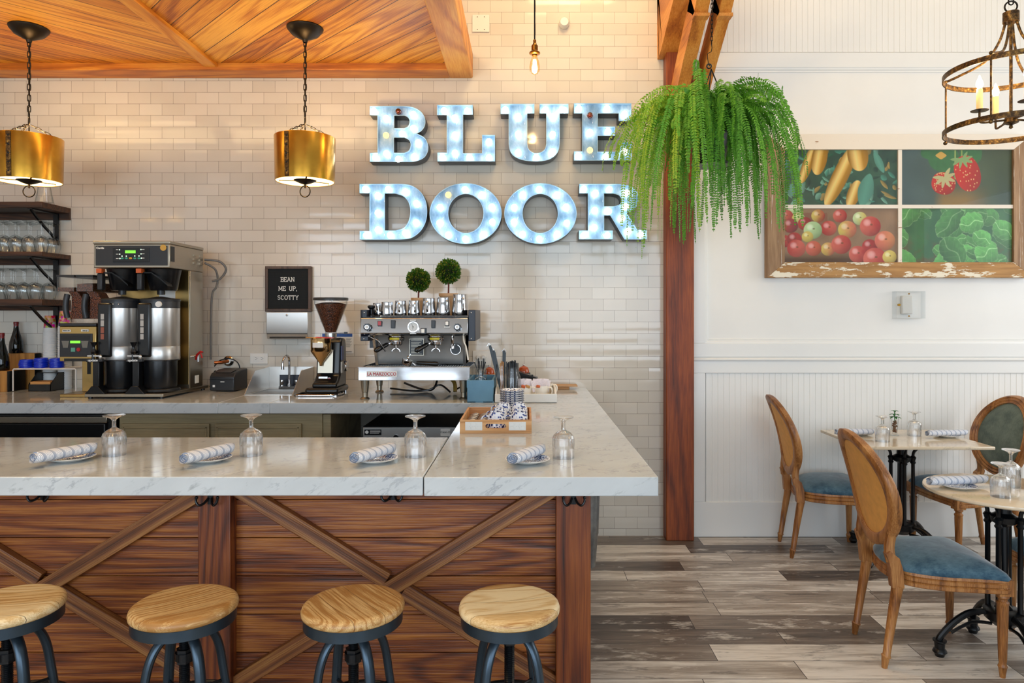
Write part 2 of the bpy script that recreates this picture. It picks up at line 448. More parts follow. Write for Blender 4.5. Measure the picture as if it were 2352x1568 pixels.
M['post'] = wood('redwood_post', ['#4a1d08', '#7c3610', '#9c4e1a'], 'z', 'x', ring=3, rough=0.5, sv=7, fine=0.5)
M['brace'] = wood('timber_brace', ['#8a4410', '#c47a2a', '#e2a24d'], 'y', 'x', ring=3, rough=0.5, sv=7)
M['board'] = wood('barn_board', ['#331407', '#7a3a12', '#b56f2c'], 'x', 'z', 0.138, 0.142, 0, 9, 0.8, 11, 0.42, 0, 0.8, plankvar=0.24, fine=0.52)
M['endboard'] = wood('end_board', ['#331407', '#7a3a12', '#b56f2c'], 'y', 'z', 0.138, 0.142, 0, 9, 0.8, 11, 0.42, 0, 0.8, plankvar=0.24, fine=0.52)
M['barnpost'] = wood('barn_post', ['#2a1107', '#6e3112', '#9a5420'], 'z', 'x', ring=7, su=0.8, rough=0.42, sv=11, bump=0.7, fine=0.4)
M['barnbrace'] = wood('barn_brace', ['#35190a', '#7a4520', '#b07a40'], 'x', 'y', ring=6, su=0.9, rough=0.45, sv=14, bump=0.7, fine=0.45)
M['seatwood'] = wood('stool_seat_wood', ['#a87840', '#d4b078', '#eed8ac'], 'x', 'y', 0.09, 0.01, R(24), 6, 2.2, 22, 0.38, 0.006, 0.35, info=True, plankvar=0.6, fine=0.55)
M['chairwood'] = wood('chair_oak', ['#5c3414', '#96602e', '#be8a50'], 'z', 'x', ring=3, su=3, sv=16, rough=0.42, info=True, fine=0.5)
M['shelfwood'] = wood('dark_shelf_wood', ['#1e1009', '#3d2313', '#5f3a1e'], 'x', 'z', rough=0.5)
M['cabinet'] = wood('olive_cabinet_wood', ['#6e5f42', '#8a7a58', '#a3926c'], 'x', 'z', ring=3, rough=0.55, sv=7)
M['traywood'] = wood('tray_wood', ['#a8703c', '#c9935c', '#dcae7a'], 'x', 'z', ring=3, rough=0.6, sv=18)
M['boxwood'] = wood('wooden_box', ['#7d5220', '#a87433', '#c69248'], 'z', 'x', ring=3, rough=0.5)
M['darkwood'] = wood('walnut_frame', ['#2f211a', '#4c382c', '#65503f'], 'z', 'x', ring=3, rough=0.5)
M['steel'] = plain('brushed_steel', '#c8c6c2', 0.3, 0.8, vary=0.05, vs=4)
M['steel2'] = plain('satin_steel', '#a89f8f', 0.34, 1.0)
M['chrome'] = plain('chrome', '#c2c2c4', 0.1, 1.0)
M['brass'] = plain('aged_brass', (0.62, 0.33, 0.045), 0.24, 1.0, vary=0.25, vs=9)
M['bronze'] = plain('dark_bronze', '#2e2720', 0.4, 0.85)
M['gunmetal'] = plain('gunmetal_paint', '#3d4a55', 0.33, 0.75, vary=0.2, vs=6)
M['iron'] = plain('black_iron', '#0d0f12', 0.32, 0.3)
M['blackp'] = plain('black_plastic', '#0c0d10', 0.28)
M['dkplast'] = plain('dark_grey_plastic', '#24262a', 0.4)
M['navy'] = plain('navy_enamel', '#10182a', 0.4)
M['whitep'] = plain('white_plastic', '#dedcd6', 0.35)
M['paper'] = plain('white_paper', '#e8e8e4', 0.7)
M['red'] = plain('red_plastic', '#b01818', 0.35)
M['blue'] = plain('blue_plastic', '#0a2fc0', 0.3)
M['orange'] = plain('orange_tab', '#c25a26', 0.5)
M['green_led'] = emis('green_display', (0.25, 1.0, 0.06), 1.1)
M['led'] = emis('status_light', (0.7, 1.0, 0.7), 2.0)
M['bulb_on'] = emis('lit_bulb', (1.0, 0.97, 0.92), 11.0)
M['bulb_warm'] = emis('lit_filament', (1.0, 0.78, 0.42), 28.0)
M['bulb_dim'] = emis('dim_bulb', (1.0, 0.5, 0.15), 3.0)
M['flame'] = emis('candle_bulb', (1.0, 0.72, 0.36), 30.0)
M['glass'] = glass('clear_glass', (0.985, 0.99, 0.99), (0.42, 0.46, 0.46), 0.7)
M['cutglass'] = cutglass('cut_glass')
M['glass_dk'] = glass('bottle_glass', (0.02, 0.03, 0.02), (0.005, 0.005, 0.005), 0.7)
M['amber'] = glass('amber_glass', (0.7, 0.25, 0.06), (0.3, 0.08, 0.02), 1.0)
M['acrylic'] = glass('clear_acrylic', (0.97, 0.975, 0.975), (0.75, 0.8, 0.84), 0.6)
M['wirewhite'] = plain('white_wire', '#e6e0da', 0.35)
M['gold'] = plain('gold_steel', '#b79a62', 0.3, 1.0)
M['kraft'] = plain('kraft_paper', '#c08a4e', 0.7)
M['bluebox'] = plain('blue_painted_wood', '#5b87a0', 0.55, vary=0.08, vs=12)
M['cream'] = plain('cream_ceramic', '#efe6d6', 0.2)
M['slate'] = plain('letter_felt', '#14181a', 0.85)
M['soil'] = plain('dark_soil', '#2a1a10', 0.9)
M['terra'] = plain('tan_clay_pot', '#c39a70', 0.6)
M['leaf'] = plain('boxwood_leaf', (0.05, 0.13, 0.02), 0.45, vary=0.0)
M['sealred'] = plain('wine_foil', '#6e1216', 0.35)
M['stripe_grey'] = plain('white_sticker', '#f0f0ee', 0.6)
M['bead'] = M['white']
def velvet(name, c1, c2):
    t = NT(name); v = t.obj()
    n = t.noise(t.vm('MULTIPLY', v, (1, 1, 1)), 9, 5, 0.65); n2 = t.noise(t.vm('MULTIPLY', v, (60, 260, 60)), 1, 3, 0.6)
    f = t.math('ADD', t.math('MULTIPLY', n, 0.75), t.math('MULTIPLY', n2, 0.25))
    c = t.ramp(f, [(0.38, hexc(c1)), (0.64, hexc(c2))]); t.bump(n2, 0.3, 0.001)
    return t.p(color=c, rough=0.85, sheen=0.5, sheenr=0.4, spec=0.2)
M['velvet'] = velvet('blue_velvet', '#2c4a5e', '#5f7d8c')
M['velvet_g'] = velvet('grey_green_velvet', '#4a5750', '#6f7a6e')
M['backcloth'] = plain('tan_back_cloth', '#dca354', 0.7, vary=0.08, vs=30)
def beans():
    t = NT('coffee_beans'); vo = t.n('ShaderNodeTexVoronoi', {'Vector': t.obj(), 'Scale': 150.0}); d = vo.outputs['Distance']
    c = t.ramp(d, [(0.0, hexc('#8a4c28')), (0.5, hexc('#5a2c14')), (0.8, hexc('#1c0b05'))]); t.bump(t.math('SUBTRACT', 1.0, d), 0.9, 0.003)
    return t.p(color=c, rough=0.4)
M['beans'] = beans()
def floral(name, scale, dense=0.5, dark='#1a2450'):
    t = NT(name); v = t.obj()
    vo = t.n('ShaderNodeTexVoronoi', {'Vector': t.vm('MULTIPLY', v, (1.0, 1.0, 0.72)), 'Scale': scale, 'Randomness': 1.0}); d = vo.outputs['Distance']
    k = t.math('LESS_THAN', t.math('ADD', d, t.math('MULTIPLY', t.noise(v, scale * 1.5, 3), 0.3)), dense)
    c = t.mix(k, hexc('#e6e8ec'), t.mix(t.xyz(vo.outputs['Color'])[0], hexc(dark), hexc('#44599a')))
    return t.p(color=c, rough=0.12)
M['floral'] = floral('blue_leaf_ceramic', 95, 0.58)
M['floral_plate'] = floral('blue_pattern_plate', 160, 0.62)
def napkin(name, c1, c2):
    t = NT(name); x, y, z = t.xyz(t.obj())
    u = t.math('ADD', x, t.math('MULTIPLY', y, 0.35))
    f = t.math('FRACT', t.math('DIVIDE', u, 0.031))
    wide = t.math('LESS_THAN', f, 0.27)
    thin = t.math('LESS_THAN', t.math('FRACT', t.math('MULTIPLY', f, 7.0)), 0.42)
    k = t.math('MAXIMUM', wide, thin)
    w = t.noise(t.obj(), 600, 2)
    t.bump(w, 0.3, 0.0004)
    return t.p(color=t.mix(k, hexc(c1), hexc(c2)), rough=0.85)
M['napkin'] = napkin('striped_napkin_cloth', '#e8eaee', '#a0aabd')
M['galv'] = plain('galvanised_steel', '#8c949a', 0.35, 0.9, vary=0.2, vs=30)
def leafmat(name, a, b, c):
    t = NT(name); at_ = t.n('ShaderNodeAttribute', attribute_name='Col').outputs['Fac']
    col = t.ramp(at_, [(0.0, a), (0.5, b), (1.0, c)])
    t.p(color=col, rough=0.5, spec=0.35)
    tr = t.n('ShaderNodeBsdfTranslucent', {0: col}); mx = t.n('ShaderNodeMixShader', {0: 0.3, 1: t.b.outputs[0], 2: tr.outputs[0]})
    t.t.links.new(mx.outputs[0], t.out.inputs[0]); return t.m
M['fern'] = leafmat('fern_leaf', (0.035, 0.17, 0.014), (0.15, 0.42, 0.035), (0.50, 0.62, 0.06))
M['box_leaf'] = leafmat('topiary_leaf', (0.02, 0.09, 0.006), (0.07, 0.17, 0.012), (0.30, 0.28, 0.03))
def peel(name, base, paint, amt, ax=(3, 40, 40)):
    t = NT(name); v = t.obj()
    g = t.noise(t.vm('MULTIPLY', v, ax), 1, 4, 0.6)
    w = t.ramp(g, [(0.3, hexc(base[0])), (0.7, hexc(base[1]))])
    m = t.noise(t.vm('MULTIPLY', v, (ax[0] * 1.2, ax[1] * 0.35, ax[2] * 0.35)), 1.6, 8, 0.68)
    k = t.map(m, amt - 0.01, amt + 0.01)
    t.bump(t.math('ADD', t.math('MULTIPLY', g, 0.4), k), 0.5, 0.002)
    return t.p(color=t.mix(k, w, hexc(paint)), rough=0.7)
M['peel_top'] = peel('peeling_white_board', ('#8a5a34', '#b08050'), '#e9dfd0', 0.36)
M['peel_bot'] = peel('weathered_board', ('#94683a', '#c09258'), '#ece2cc', 0.545)
M['peel_side'] = peel('weathered_side_board', ('#7d5d42', '#b08f6c'), '#ddd2c4', 0.61, (40, 40, 3))
M['picture'] = attr_mat('printed_picture', 0.35)
M['cupprint'] = None
def cupprint():
    t = NT('printed_paper_cup'); v = t.obj(); x, y, z = t.xyz(v)
    vo = t.n('ShaderNodeTexVoronoi', {'Vector': v, 'Scale': 60.0})
    c = t.n('ShaderNodeHueSaturation', {'Color': t.mix(0.5, vo.outputs['Color'], hexc('#e0521c')), 'Saturation': 1.5}).outputs[0]
    return t.p(color=c, rough=0.4)
M['cupprint'] = cupprint()
M['opaque_white'] = plain('translucent_cup_plastic', '#d9dad8', 0.4)
M['packet'] = plain('sugar_packet', '#e8dcdc', 0.6, vary=0.12, vs=300)
M['bar_dark'] = plain('dark_under_counter', '#0c0b0a', 0.5)
M['rust'] = NT('rusted_gold_iron')
_t = M['rust']; _c = _t.ramp(_t.noise(_t.obj(), 60, 4, 0.7), [(0.42, hexc('#3a2a1a')), (0.58, hexc('#74562e')), (0.72, hexc('#c49c50'))])
M['rust'] = _t.p(color=_c, rough=0.45, metal=0.7)
def letterblue():
    t = NT('worn_blue_letter'); v = t.obj()
    n = t.noise(t.vm('MULTIPLY', v, (10, 1, 5)), 1.6, 6, 0.65); s = t.noise(t.vm('MULTIPLY', v, (70, 10, 12)), 1.0, 5, 0.75)
    c = t.ramp(n, [(0.3, hexc('#527c9f')), (0.55, hexc('#86aac8')), (0.75, hexc('#bcd0de'))])
    c = t.mix(t.map(s, 0.64, 0.68), c, hexc('#e6eef2'))
    return t.p(color=c, rough=0.3, metal=0.15)
M['letterblue'] = letterblue()
M['letterside'] = plain('letter_side_metal', '#4e5258', 0.4, 0.6, vary=0.25, vs=20)
M['letterrim'] = plain('letter_rim', '#9fc3da', 0.3, 0.4)

# ================================================================ THE ROOM
WY = 4.724      # tiled wall
m = MB(); m.box(-5.2, 6.2, -4.5, 5.0, -0.08, 0.0); struct('floor', m, M['floor'], smooth=False)
m = MB(); m.box(-5.2, 1.0, WY, 5.0, 0.0, 4.4); struct('wall_tiled', m, M['tile'], smooth=False)
m = MB(); m.box(1.0, 6.2, WY - 0.004, 5.0, 0.0, 4.4); struct('wall_white', m, M['white'], smooth=False)
m = MB(); m.box(-5.2, 6.2, -4.5, 5.0, 4.4, 4.5); struct('ceiling', m, M['plaster'], smooth=False)
m = MB(); m.box(-5.2, -5.1, -4.5, WY, 0.0, 4.4); struct('wall_left', m, M['white'], smooth=False)
# glazed side wall and glazed front wall of the room (behind the camera)
def holed(mb, a0, a1, z0, z1, holes, t0, t1, axis):
    xs = sorted({a0, a1, *[h[0] for h in holes], *[h[1] for h in holes]}); zs = sorted({z0, z1, *[h[2] for h in holes], *[h[3] for h in holes]})
    for i in range(len(xs) - 1):
        for j in range(len(zs) - 1):
            cx_, cz_ = (xs[i] + xs[i + 1]) / 2, (zs[j] + zs[j + 1]) / 2
            if any(h[0] < cx_ < h[1] and h[2] < cz_ < h[3] for h in holes): continue
            if axis == 'x': mb.box(xs[i], xs[i + 1], t0, t1, zs[j], zs[j + 1])
            else: mb.box(t0, t1, xs[i], xs[i + 1], zs[j], zs[j + 1])
m = MB(); holed(m, -5.2, 6.2, 0, 4.4, [(-4.2, -0.2, 0.7, 3.0), (0.2, 3.6, 0.7, 3.0)], -3.6, -3.5, 'x'); struct('wall_front', m, M['white'], smooth=False)
m = MB(); holed(m, -3.5, WY - 0.004, 0, 4.4, [(-0.3, 2.7, 0.9, 2.9)], 5.4, 5.5, 'y'); struct('wall_right', m, M['white'], smooth=False)
for i, (x0, x1, ax) in enumerate([(-4.2, -0.2, 'x'), (0.2, 3.6, 'x')]):
    m = MB()
    for k in range(5): xx = x0 + (x1 - x0) * k / 4; m.box(xx - 0.03, xx + 0.03, -3.58, -3.52, 0.7, 3.0)
    m.box(x0, x1, -3.58, -3.52, 0.7, 0.76); m.box(x0, x1, -3.58, -3.52, 2.94, 3.0); m.box(x0, x1, -3.58, -3.52, 2.2, 2.25)
    struct('window_%d' % (i + 1), m, M['white_trim'])

# white wall: beadboard, rails, mouldings
def bead(name, x0, x1, z0, z1, y=WY - 0.004, p=0.0388):
    prof = []
    n = int((x1 - x0) / p)
    for k in range(n + 1):
        x = x0 + k * p
        prof += [(x, 0.012), (x + 0.0018, 0.0092), (x + 0.0032, 0.0092), (x + 0.005, 0.012)]
    prof = [q for q in prof if q[0] <= x1]
    poly = [(x0, 0)] + prof + [(x1, 0.012), (x1, 0)]
    vs = [(x, y - d, z0) for x, d in poly] + [(x, y - d, z1) for x, d in poly]; k = len(poly)
    m = MB(); m.add(vs, [(i, i + 1, k + i + 1, k + i) for i in range(k - 1)])
    return struct(name, m, M['white'], smooth=False)
XR = 5.39
bead('trim_1', 1.21, XR, 0.235, 1.105); bead('trim_2', 1.12, XR, 3.272, 4.39)
k_ = 4.70
def yb(z0, z1, x0, x1, d, mb): mb.box(x0, x1, WY - 0.004 - d, WY - 0.004, z0, z1)
m = MB(); yb(0, 0.236, 1.115, XR, 0.022, m); struct('baseboard_white', m, M['white_trim'], bevel=0.003)
m = MB(); yb(1.104, 1.188, 1.115, XR, 0.022, m); yb(0.236, 1.104, 1.115, 1.203, 0.022, m); struct('trim_3', m, M['white_trim'], bevel=0.003)
m = MB()
prof = [(0, 1.186), (0.028, 1.186), (0.034, 1.196), (0.03, 1.203), (0.018, 1.207), (0.012, 1.214), (0, 1.214)]
m.prism([(WY - 0.004 - d, z) for d, z in prof], 1.115, XR, 'yz'); struct('trim_4', m, M['white_trim'])
m = MB(); yb(1.214, 1.306, 1.115, XR, 0.02, m); yb(1.306, 3.13, 1.115, 1.203, 0.02, m); yb(3.166, 3.268, 1.115, XR, 0.02, m); struct('trim_5', m, M['white_trim'], bevel=0.002)
m = MB()
for (z0, s) in ((1.306, 1), (3.166, -1)):
    q = [(0, z0), (0.016, z0), (0.014, z0 + s * 0.012), (0.006, z0 + s * 0.017), (0.008, z0 + s * 0.026), (0, z0 + s * 0.03)]
    m.prism([(WY - 0.004 - d, z) for d, z in q], 1.203, XR, 'yz')
m.prism([(1.203, WY - 0.004), (1.203, WY - 0.02), (1.215, WY - 0.018), (1.222, WY - 0.01), (1.232, WY - 0.01), (1.232, WY - 0.004)], 1.306, 3.166, 'xy')
struct('trim_6', m, M['white_trim'])

# wooden dropped ceiling over the bar
sx1, sx0 = -0.366, -5.09
m = MB(); m.box(sx0, -2.066, 1.5, WY - 0.16, 3.145, 3.165); struct('ceiling_planks_left', m, M['ceil_l'], smooth=False)
m = MB(); m.box(-2.066, -0.52, 1.5, WY - 0.16, 3.145, 3.165); struct('ceiling_planks_right', m, M['ceil_r'], smooth=False)
m = MB(); m.box(sx0, -0.36 - 0.16, WY - 0.165, WY - 0.002, 3.10, 3.27); struct('ceiling_beam_back', m, M['beam_x'], bevel=0.006)
m = MB(); m.box(-0.525, sx1, 1.5, WY - 0.002, 3.10, 3.27); struct('ceiling_beam_side', m, M['beam_y'], bevel=0.008)
m = MB(); m.box(-2.108, -2.024, 1.5, WY - 0.165, 3.118, 3.146); struct('ceiling_batten', m, M['beam_y'], bevel=0.004)
m = MB(); m.box(sx0, sx1, 1.34, 1.498, 3.10, 3.27); m.box(sx0 + 0.02, sx1 - 0.02, 1.51, WY - 0.01, 3.2, 3.262); struct('ceiling_beam_front', m, M['beam_x'], bevel=0.006)

# post with curved timber brackets
post = thing('timber_post', 'tall reddish brown square timber post standing between the tiled wall and the white wall', 'post', (1.0165, 4.66, 0)); post['kind'] = 'thing'
O = post.location.copy()
m = MB(O); m.box(0.924, 1.109, 4.615, 4.719, 0, 3.26); m.build('shaft', M['post'], post, bevel=0.006)
def curved(mb, x0, x1, path, th):
    pts = bez([Vector((0, y, z)) for y, z in path], 8); n = len(pts); lo = []; hi = []
    for i, p in enumerate(pts):
        d = (pts[min(i + 1, n - 1)] - pts[max(i - 1, 0)]).normalized(); nr = Vector((0, -d.z, d.y))
        if nr.z < 0: nr = -nr
        lo.append(p); hi.append(p + nr * th)
    vs = []
    for x in (x0, x1):
        vs += [(x, p.y, p.z) for p in lo] + [(x, p.y, p.z) for p in hi]
    fs = []
    for i in range(n - 1):
        fs += [(i, i + 1, n + i + 1, n + i), (2 * n + i, 3 * n + i, 3 * n + i + 1, 2 * n + i + 1), (i, 2 * n + i, 2 * n + i + 1, i + 1), (n + i, n + i + 1, 3 * n + i + 1, 3 * n + i)]
    fs += [(0, n, 3 * n, 2 * n), (n - 1, 3 * n - 1, 4 * n - 1, 2 * n - 1)]
    mb.add(vs, fs)
pA = [(4.617, 2.80), (4.36, 2.985), (4.14, 3.12), (4.0, 3.205), (3.93, 3.262), (3.6, 3.50), (3.2, 3.72)]
m = MB(O); curved(m, 0.955, 1.035, pA, 0.17); m.box(0.950, 1.04, 3.955, 4.02, 3.195, 3.215); m.build('curved_bracket', M['brace'], post, bevel=0.006)
m = MB(O); curved(m, 1.098, 1.168, pA, 0.17); m.box(1.093, 1.172, 3.955, 4.02, 3.195, 3.215); m.build('curved_bracket', M['brace'], post, bevel=0.006)
m = MB(O); curved(m, 0.884, 1.03, [(4.719, 3.225), (4.6, 3.24), (4.45, 3.30), (4.2, 3.40), (3.8, 3.56), (3.2, 3.74)], 0.5); m.build('top_bracket', M['brace'], post, bevel=0.01)

# ================================================================ BACK COUNTER AND BAR
ZC = 1.0035
YB = 3.912
m = MB(); m.box(-5.0, -1.735, YB, WY - 0.002, ZC - 0.06, ZC); m.box(-1.445, 0.403, YB, WY - 0.002, ZC - 0.06, ZC)
m.box(-1.735, -1.445, YB, 4.31, ZC - 0.06, ZC); m.box(-1.735, -1.445, 4.66, WY - 0.002, ZC - 0.06, ZC)
tag(m.build('back_countertop', M['marble'], bevel=0.003), 'grey veined marble worktop running along the tiled wall under the coffee machines', 'countertop')
m = MB(); m.box(-0.315, 0.403, 2.132, YB - 0.001, ZC - 0.06, ZC - 0.001)
tag(m.build('peninsula_countertop', M['marble'], bevel=0.003), 'wide marble slab at the right end of the bar, carrying the wooden cup tray', 'countertop')
m = MB(); m.box(-4.9, -0.318, 2.130, 2.817, ZC - 0.058, ZC)
tag(m.build('bar_countertop', M['marble'], bevel=0.003), 'long marble bar top with three place settings, left of the slab joint', 'countertop')

YP = 2.46
bar = thing('plank_bar', 'rustic brown plank bar front with crossed wooden braces below the marble top', 'bar', (-1.5, 2.55, 0)); O = bar.location.copy()
m = MB(O); z = 0.946; zb = 0.142 - 0.138
ed = [0.0] + [zb + 0.138 * k for k in range(1, 8)] + [0.944]
ed = sorted(e for e in ed if 0 <= e <= 0.944)
for a, b in zip(ed[:-1], ed[1:]):
    if b - a > 0.01: m.box(-4.8, 0.2, YP + 0.056, YP + 0.076, a + 0.0012, b - 0.0012)
m.build('plank_panel', M['board'], bar, bevel=0.0012, seg=1)
m = MB(O); m.box(-4.8, 0.19, YP + 0.077, YP + 0.09, 0, 0.944); m.build('backing_panel', M['bar_dark'], bar, smooth=False)
m = MB(O)
for a, b in zip(ed[:-1], ed[1:]):
    if b - a > 0.01: m.box(0.17, 0.2, YP + 0.057, 3.9, a + 0.0012, b - 0.0012)
m.build('end_panel', M['endboard'], bar, bevel=0.0012, seg=1)
for a, b in ((zx(454, YP), zx(529, YP)), (zx(1277, YP), zx(1357, YP)), (zx(-372, YP), zx(-297, YP))):
    m = MB(O); m.box(a, b, YP, YP + 0.056, 0, 0.944); m.build('upright_post', M['barnpost'], bar, bevel=0.004)
def brace(x0, z0, x1, z1, y0, w=0.058, th=0.03):
    """board laid diagonally; built flat along local x so that the grain follows it"""
    L = math.hypot(x1 - x0, z1 - z0); a = math.atan2(z1 - z0, x1 - x0)
    m = MB(); m.box(-L / 2, L / 2, -w / 2, w / 2, -th / 2, th / 2)
    o = m.build('diagonal_brace', M['barnbrace'], bar, bevel=0.003)
    o.location = Vector(((x0 + x1) / 2, y0, (z0 + z1) / 2)) - O; o.rotation_euler = Euler((R(90), -a, 0), 'XYZ')
    o.rotation_euler = (Matrix.Rotation(-a, 4, 'Y') @ Matrix.Rotation(R(90), 4, 'X')).to_euler()
    return o
Yb = YP + 0.04
for cx_, hw in ((zx(908, Yb), 0.585), (zx(112, Yb), 0.585)):
    cz_ = zz(1343, Yb); s = 0.615
    brace(cx_ - hw, cz_ - hw * s, cx_ + hw, cz_ + hw * s, Yb)
    brace(cx_ - hw, cz_ + hw * s, cx_ - 0.03, cz_ + 0.03 * s, Yb, th=0.028)
    brace(cx_ + 0.03, cz_ - 0.03 * s, cx_ + hw, cz_ - hw * s, Yb, th=0.028)
m = MB(O); m.box(-4.8, 0.2, YP + 0.03, YP + 0.056, 0, 0.17); m.build('bottom_rail', M['barnbrace'], bar, bevel=0.003)
# double hooks
def make_hook(x, y, label):
    t = thing('double_hook', label, 'hook', (x, y, 0.853), 0, 'black coat hooks under the bar top')
    m = MB(); m.box(-0.009, 0.009, -0.004, 0.0, -0.022, 0.02)
    for s in (-1, 1):
        m.tube(bez([(s * 0.006, -0.004, 0.0), (s * 0.014, -0.02, -0.014), (s * 0.026, -0.032, -0.018), (s * 0.036, -0.032, -0.006), (s * 0.037, -0.028, 0.006)], 6), 0.0042, 8)
        m.sphere((s * 0.037, -0.028, 0.008), 0.006, 10, 8)
    m.build('hook_arms', M['iron'], t)
    return t
make_hook(zx(98, YP + 0.05), YP + 0.055, 'black double hook under the bar top, leftmost, above the left stool')
make_hook(zx(484, YP), YP - 0.001, 'black double hook on the middle upright post of the bar')
make_hook(zx(903, YP + 0.05), YP + 0.055, 'black double hook above the crossed braces between the two right stools')
make_hook(zx(1317, YP), YP - 0.001, 'black double hook on the right corner post of the bar')
# bucket behind the corner post
bk = thing('metal_bucket', 'galvanised metal bucket hanging beside the right corner post of the bar', 'bucket', (0.292, 3.5, 0.24))
m = MB(); m.lathe([(0, 0), (0.052, 0), (0.066, 0.16), (0.068, 0.165), (0.07, 0.24), (0.084, 0.60), (0.087, 0.605), (0.087, 0.615), (0.082, 0.61), (0.07, 0.25), (0.05, 0.006), (0, 0.006)], seg=32)
m.build('pail', M['galv'], bk)
m = MB(); m.tube([(-0.085, 0, 0.59), (-0.08, -0.02, 0.64), (0, -0.04, 0.69), (0.08, -0.02, 0.64), (0.085, 0, 0.59)], 0.003); m.build('handle', M['galv'], bk)

# cabinets and appliances below the back counter
def panel_door(mb, x0, x1, y, z0, z1):
    mb.box(x0, x1, y - 0.02, y, z0, z1)
t = thing('wooden_cabinet', 'weathered olive brown wooden base cabinet with framed doors under the back worktop', 'cabinet', (-1.75, 4.2, 0)); O = t.location.copy()
xa, xb = zx(272, 3.96), zx(739, 3.96)
m = MB(O); m.box(xa, xb, 3.97, 4.7, 0, 0.94); m.build('body', M['cabinet'], t, bevel=0.002)
for a, b in ((zx(280, 3.955), zx(481, 3.955)), (zx(494, 3.955), zx(692, 3.955))):
    m = MB(O); m.box(a, b, 3.948, 3.969, 0.1, zz(973, 3.95)); m.build('door', M['cabinet'], t, bevel=0.003)
    m = MB(O); w = 0.012
    for (p, q, r, s) in ((a + w, b - w, zz(973, 3.95) - 0.026, zz(973, 3.95) - 0.018), (a + w, a + w + 0.008, 0.12, zz(973, 3.95) - 0.018), (b - w - 0.008, b - w, 0.12, zz(973, 3.95) - 0.018)):
        m.box(p, q, 3.943, 3.949, r, s)
    m.build('door_moulding', M['cabinet'], t, bevel=0.002)
t = thing('undercounter_fridge', 'dark undercounter refrigerator with a steel top rail at the left below the worktop', 'refrigerator', (-3.2, 4.2, 0)); O = t.location.copy()
m = MB(O); m.box(-4.6, zx(250, 3.95), 3.97, 4.7, 0, 0.93); m.build('body', M['bar_dark'], t)
m = MB(O); m.box(-4.6, zx(243, 3.95), 3.94, 3.97, 0.05, zz(972, 3.95)); m.build('door', M['blackp'], t, bevel=0.004)
m = MB(O); m.box(-4.6, zx(246, 3.95), 3.945, 3.97, zz(971, 3.95), zz(957, 3.95)); m.build('top_rail', M['steel2'], t, bevel=0.003)
t = thing('countertop_oven', 'low steel appliance with a dark top on the shelf under the espresso machine', 'oven', (-0.65, 4.2, 0.62)); O = t.location.copy()
xo0, xo1 = zx(834, 4.0), -0.36
m = MB(O); m.box(xo0, xo1, 4.0, 4.6, 0.62, zz(981, 4.0)); m.build('body', M['steel'], t, bevel=0.003)
m = MB(O); m.box(xo0, xo1, 4.0, 4.6, zz(980.5, 4.0), zz(979, 4.0)); m.build('top_panel', M['blackp'], t)
m = MB(O); m.box(xo0 + 0.008, xo0 + 0.105, 3.998, 4.0, zz(999, 4.0), zz(986, 4.0)); m.build('black_label', M['iron'], t)
m = MB(O); m.cyl((xo0 + 0.022, 3.9975, zz(992, 4.0)), 0.010, 0.001, 20, 'y'); m.box(xo0 + 0.04, xo0 + 0.1, 3.9965, 3.998, zz(989.5, 4.0), zz(988.5, 4.0)); m.box(xo0 + 0.04, xo0 + 0.1, 3.9965, 3.998, zz(992, 4.0), zz(991, 4.0)); m.box(xo0 + 0.04, xo0 + 0.092, 3.9965, 3.998, zz(995, 4.0), zz(994, 4.0)); m.build('label_print', M['paper'], t, smooth=False)
m = MB(O); m.box(zx(1012, 4.0), zx(1034, 4.0), 3.998, 4.0, zz(1001, 4.0), zz(984, 4.0)); m.build('white_label', M['paper'], t)
text_mb('Cater-O', (zx(1023, 4.0), 3.997, zz(992, 4.0)), 0.016, O).build('label_script', M['iron'], t, smooth=False)
m = MB(O); m.cyl((zx(910, 4.0), 3.985, zz(1003, 4.0)), 0.014, 0.02, 16, 'y'); m.build('knob', M['iron'], t)
m = MB(); m.box(-1.16, -0.325, 3.98, 4.7, 0.58, 0.615); m.box(-1.165, -1.12, 3.98, 4.7, 0, 0.93); m.box(-0.985, -0.93, 3.98, 4.7, 0.0, 0.58)
tag(m.build('undercounter_shelf', M['cabinet'], bevel=0.002), 'open wooden shelf unit holding the low steel appliance under the worktop', 'shelf unit')

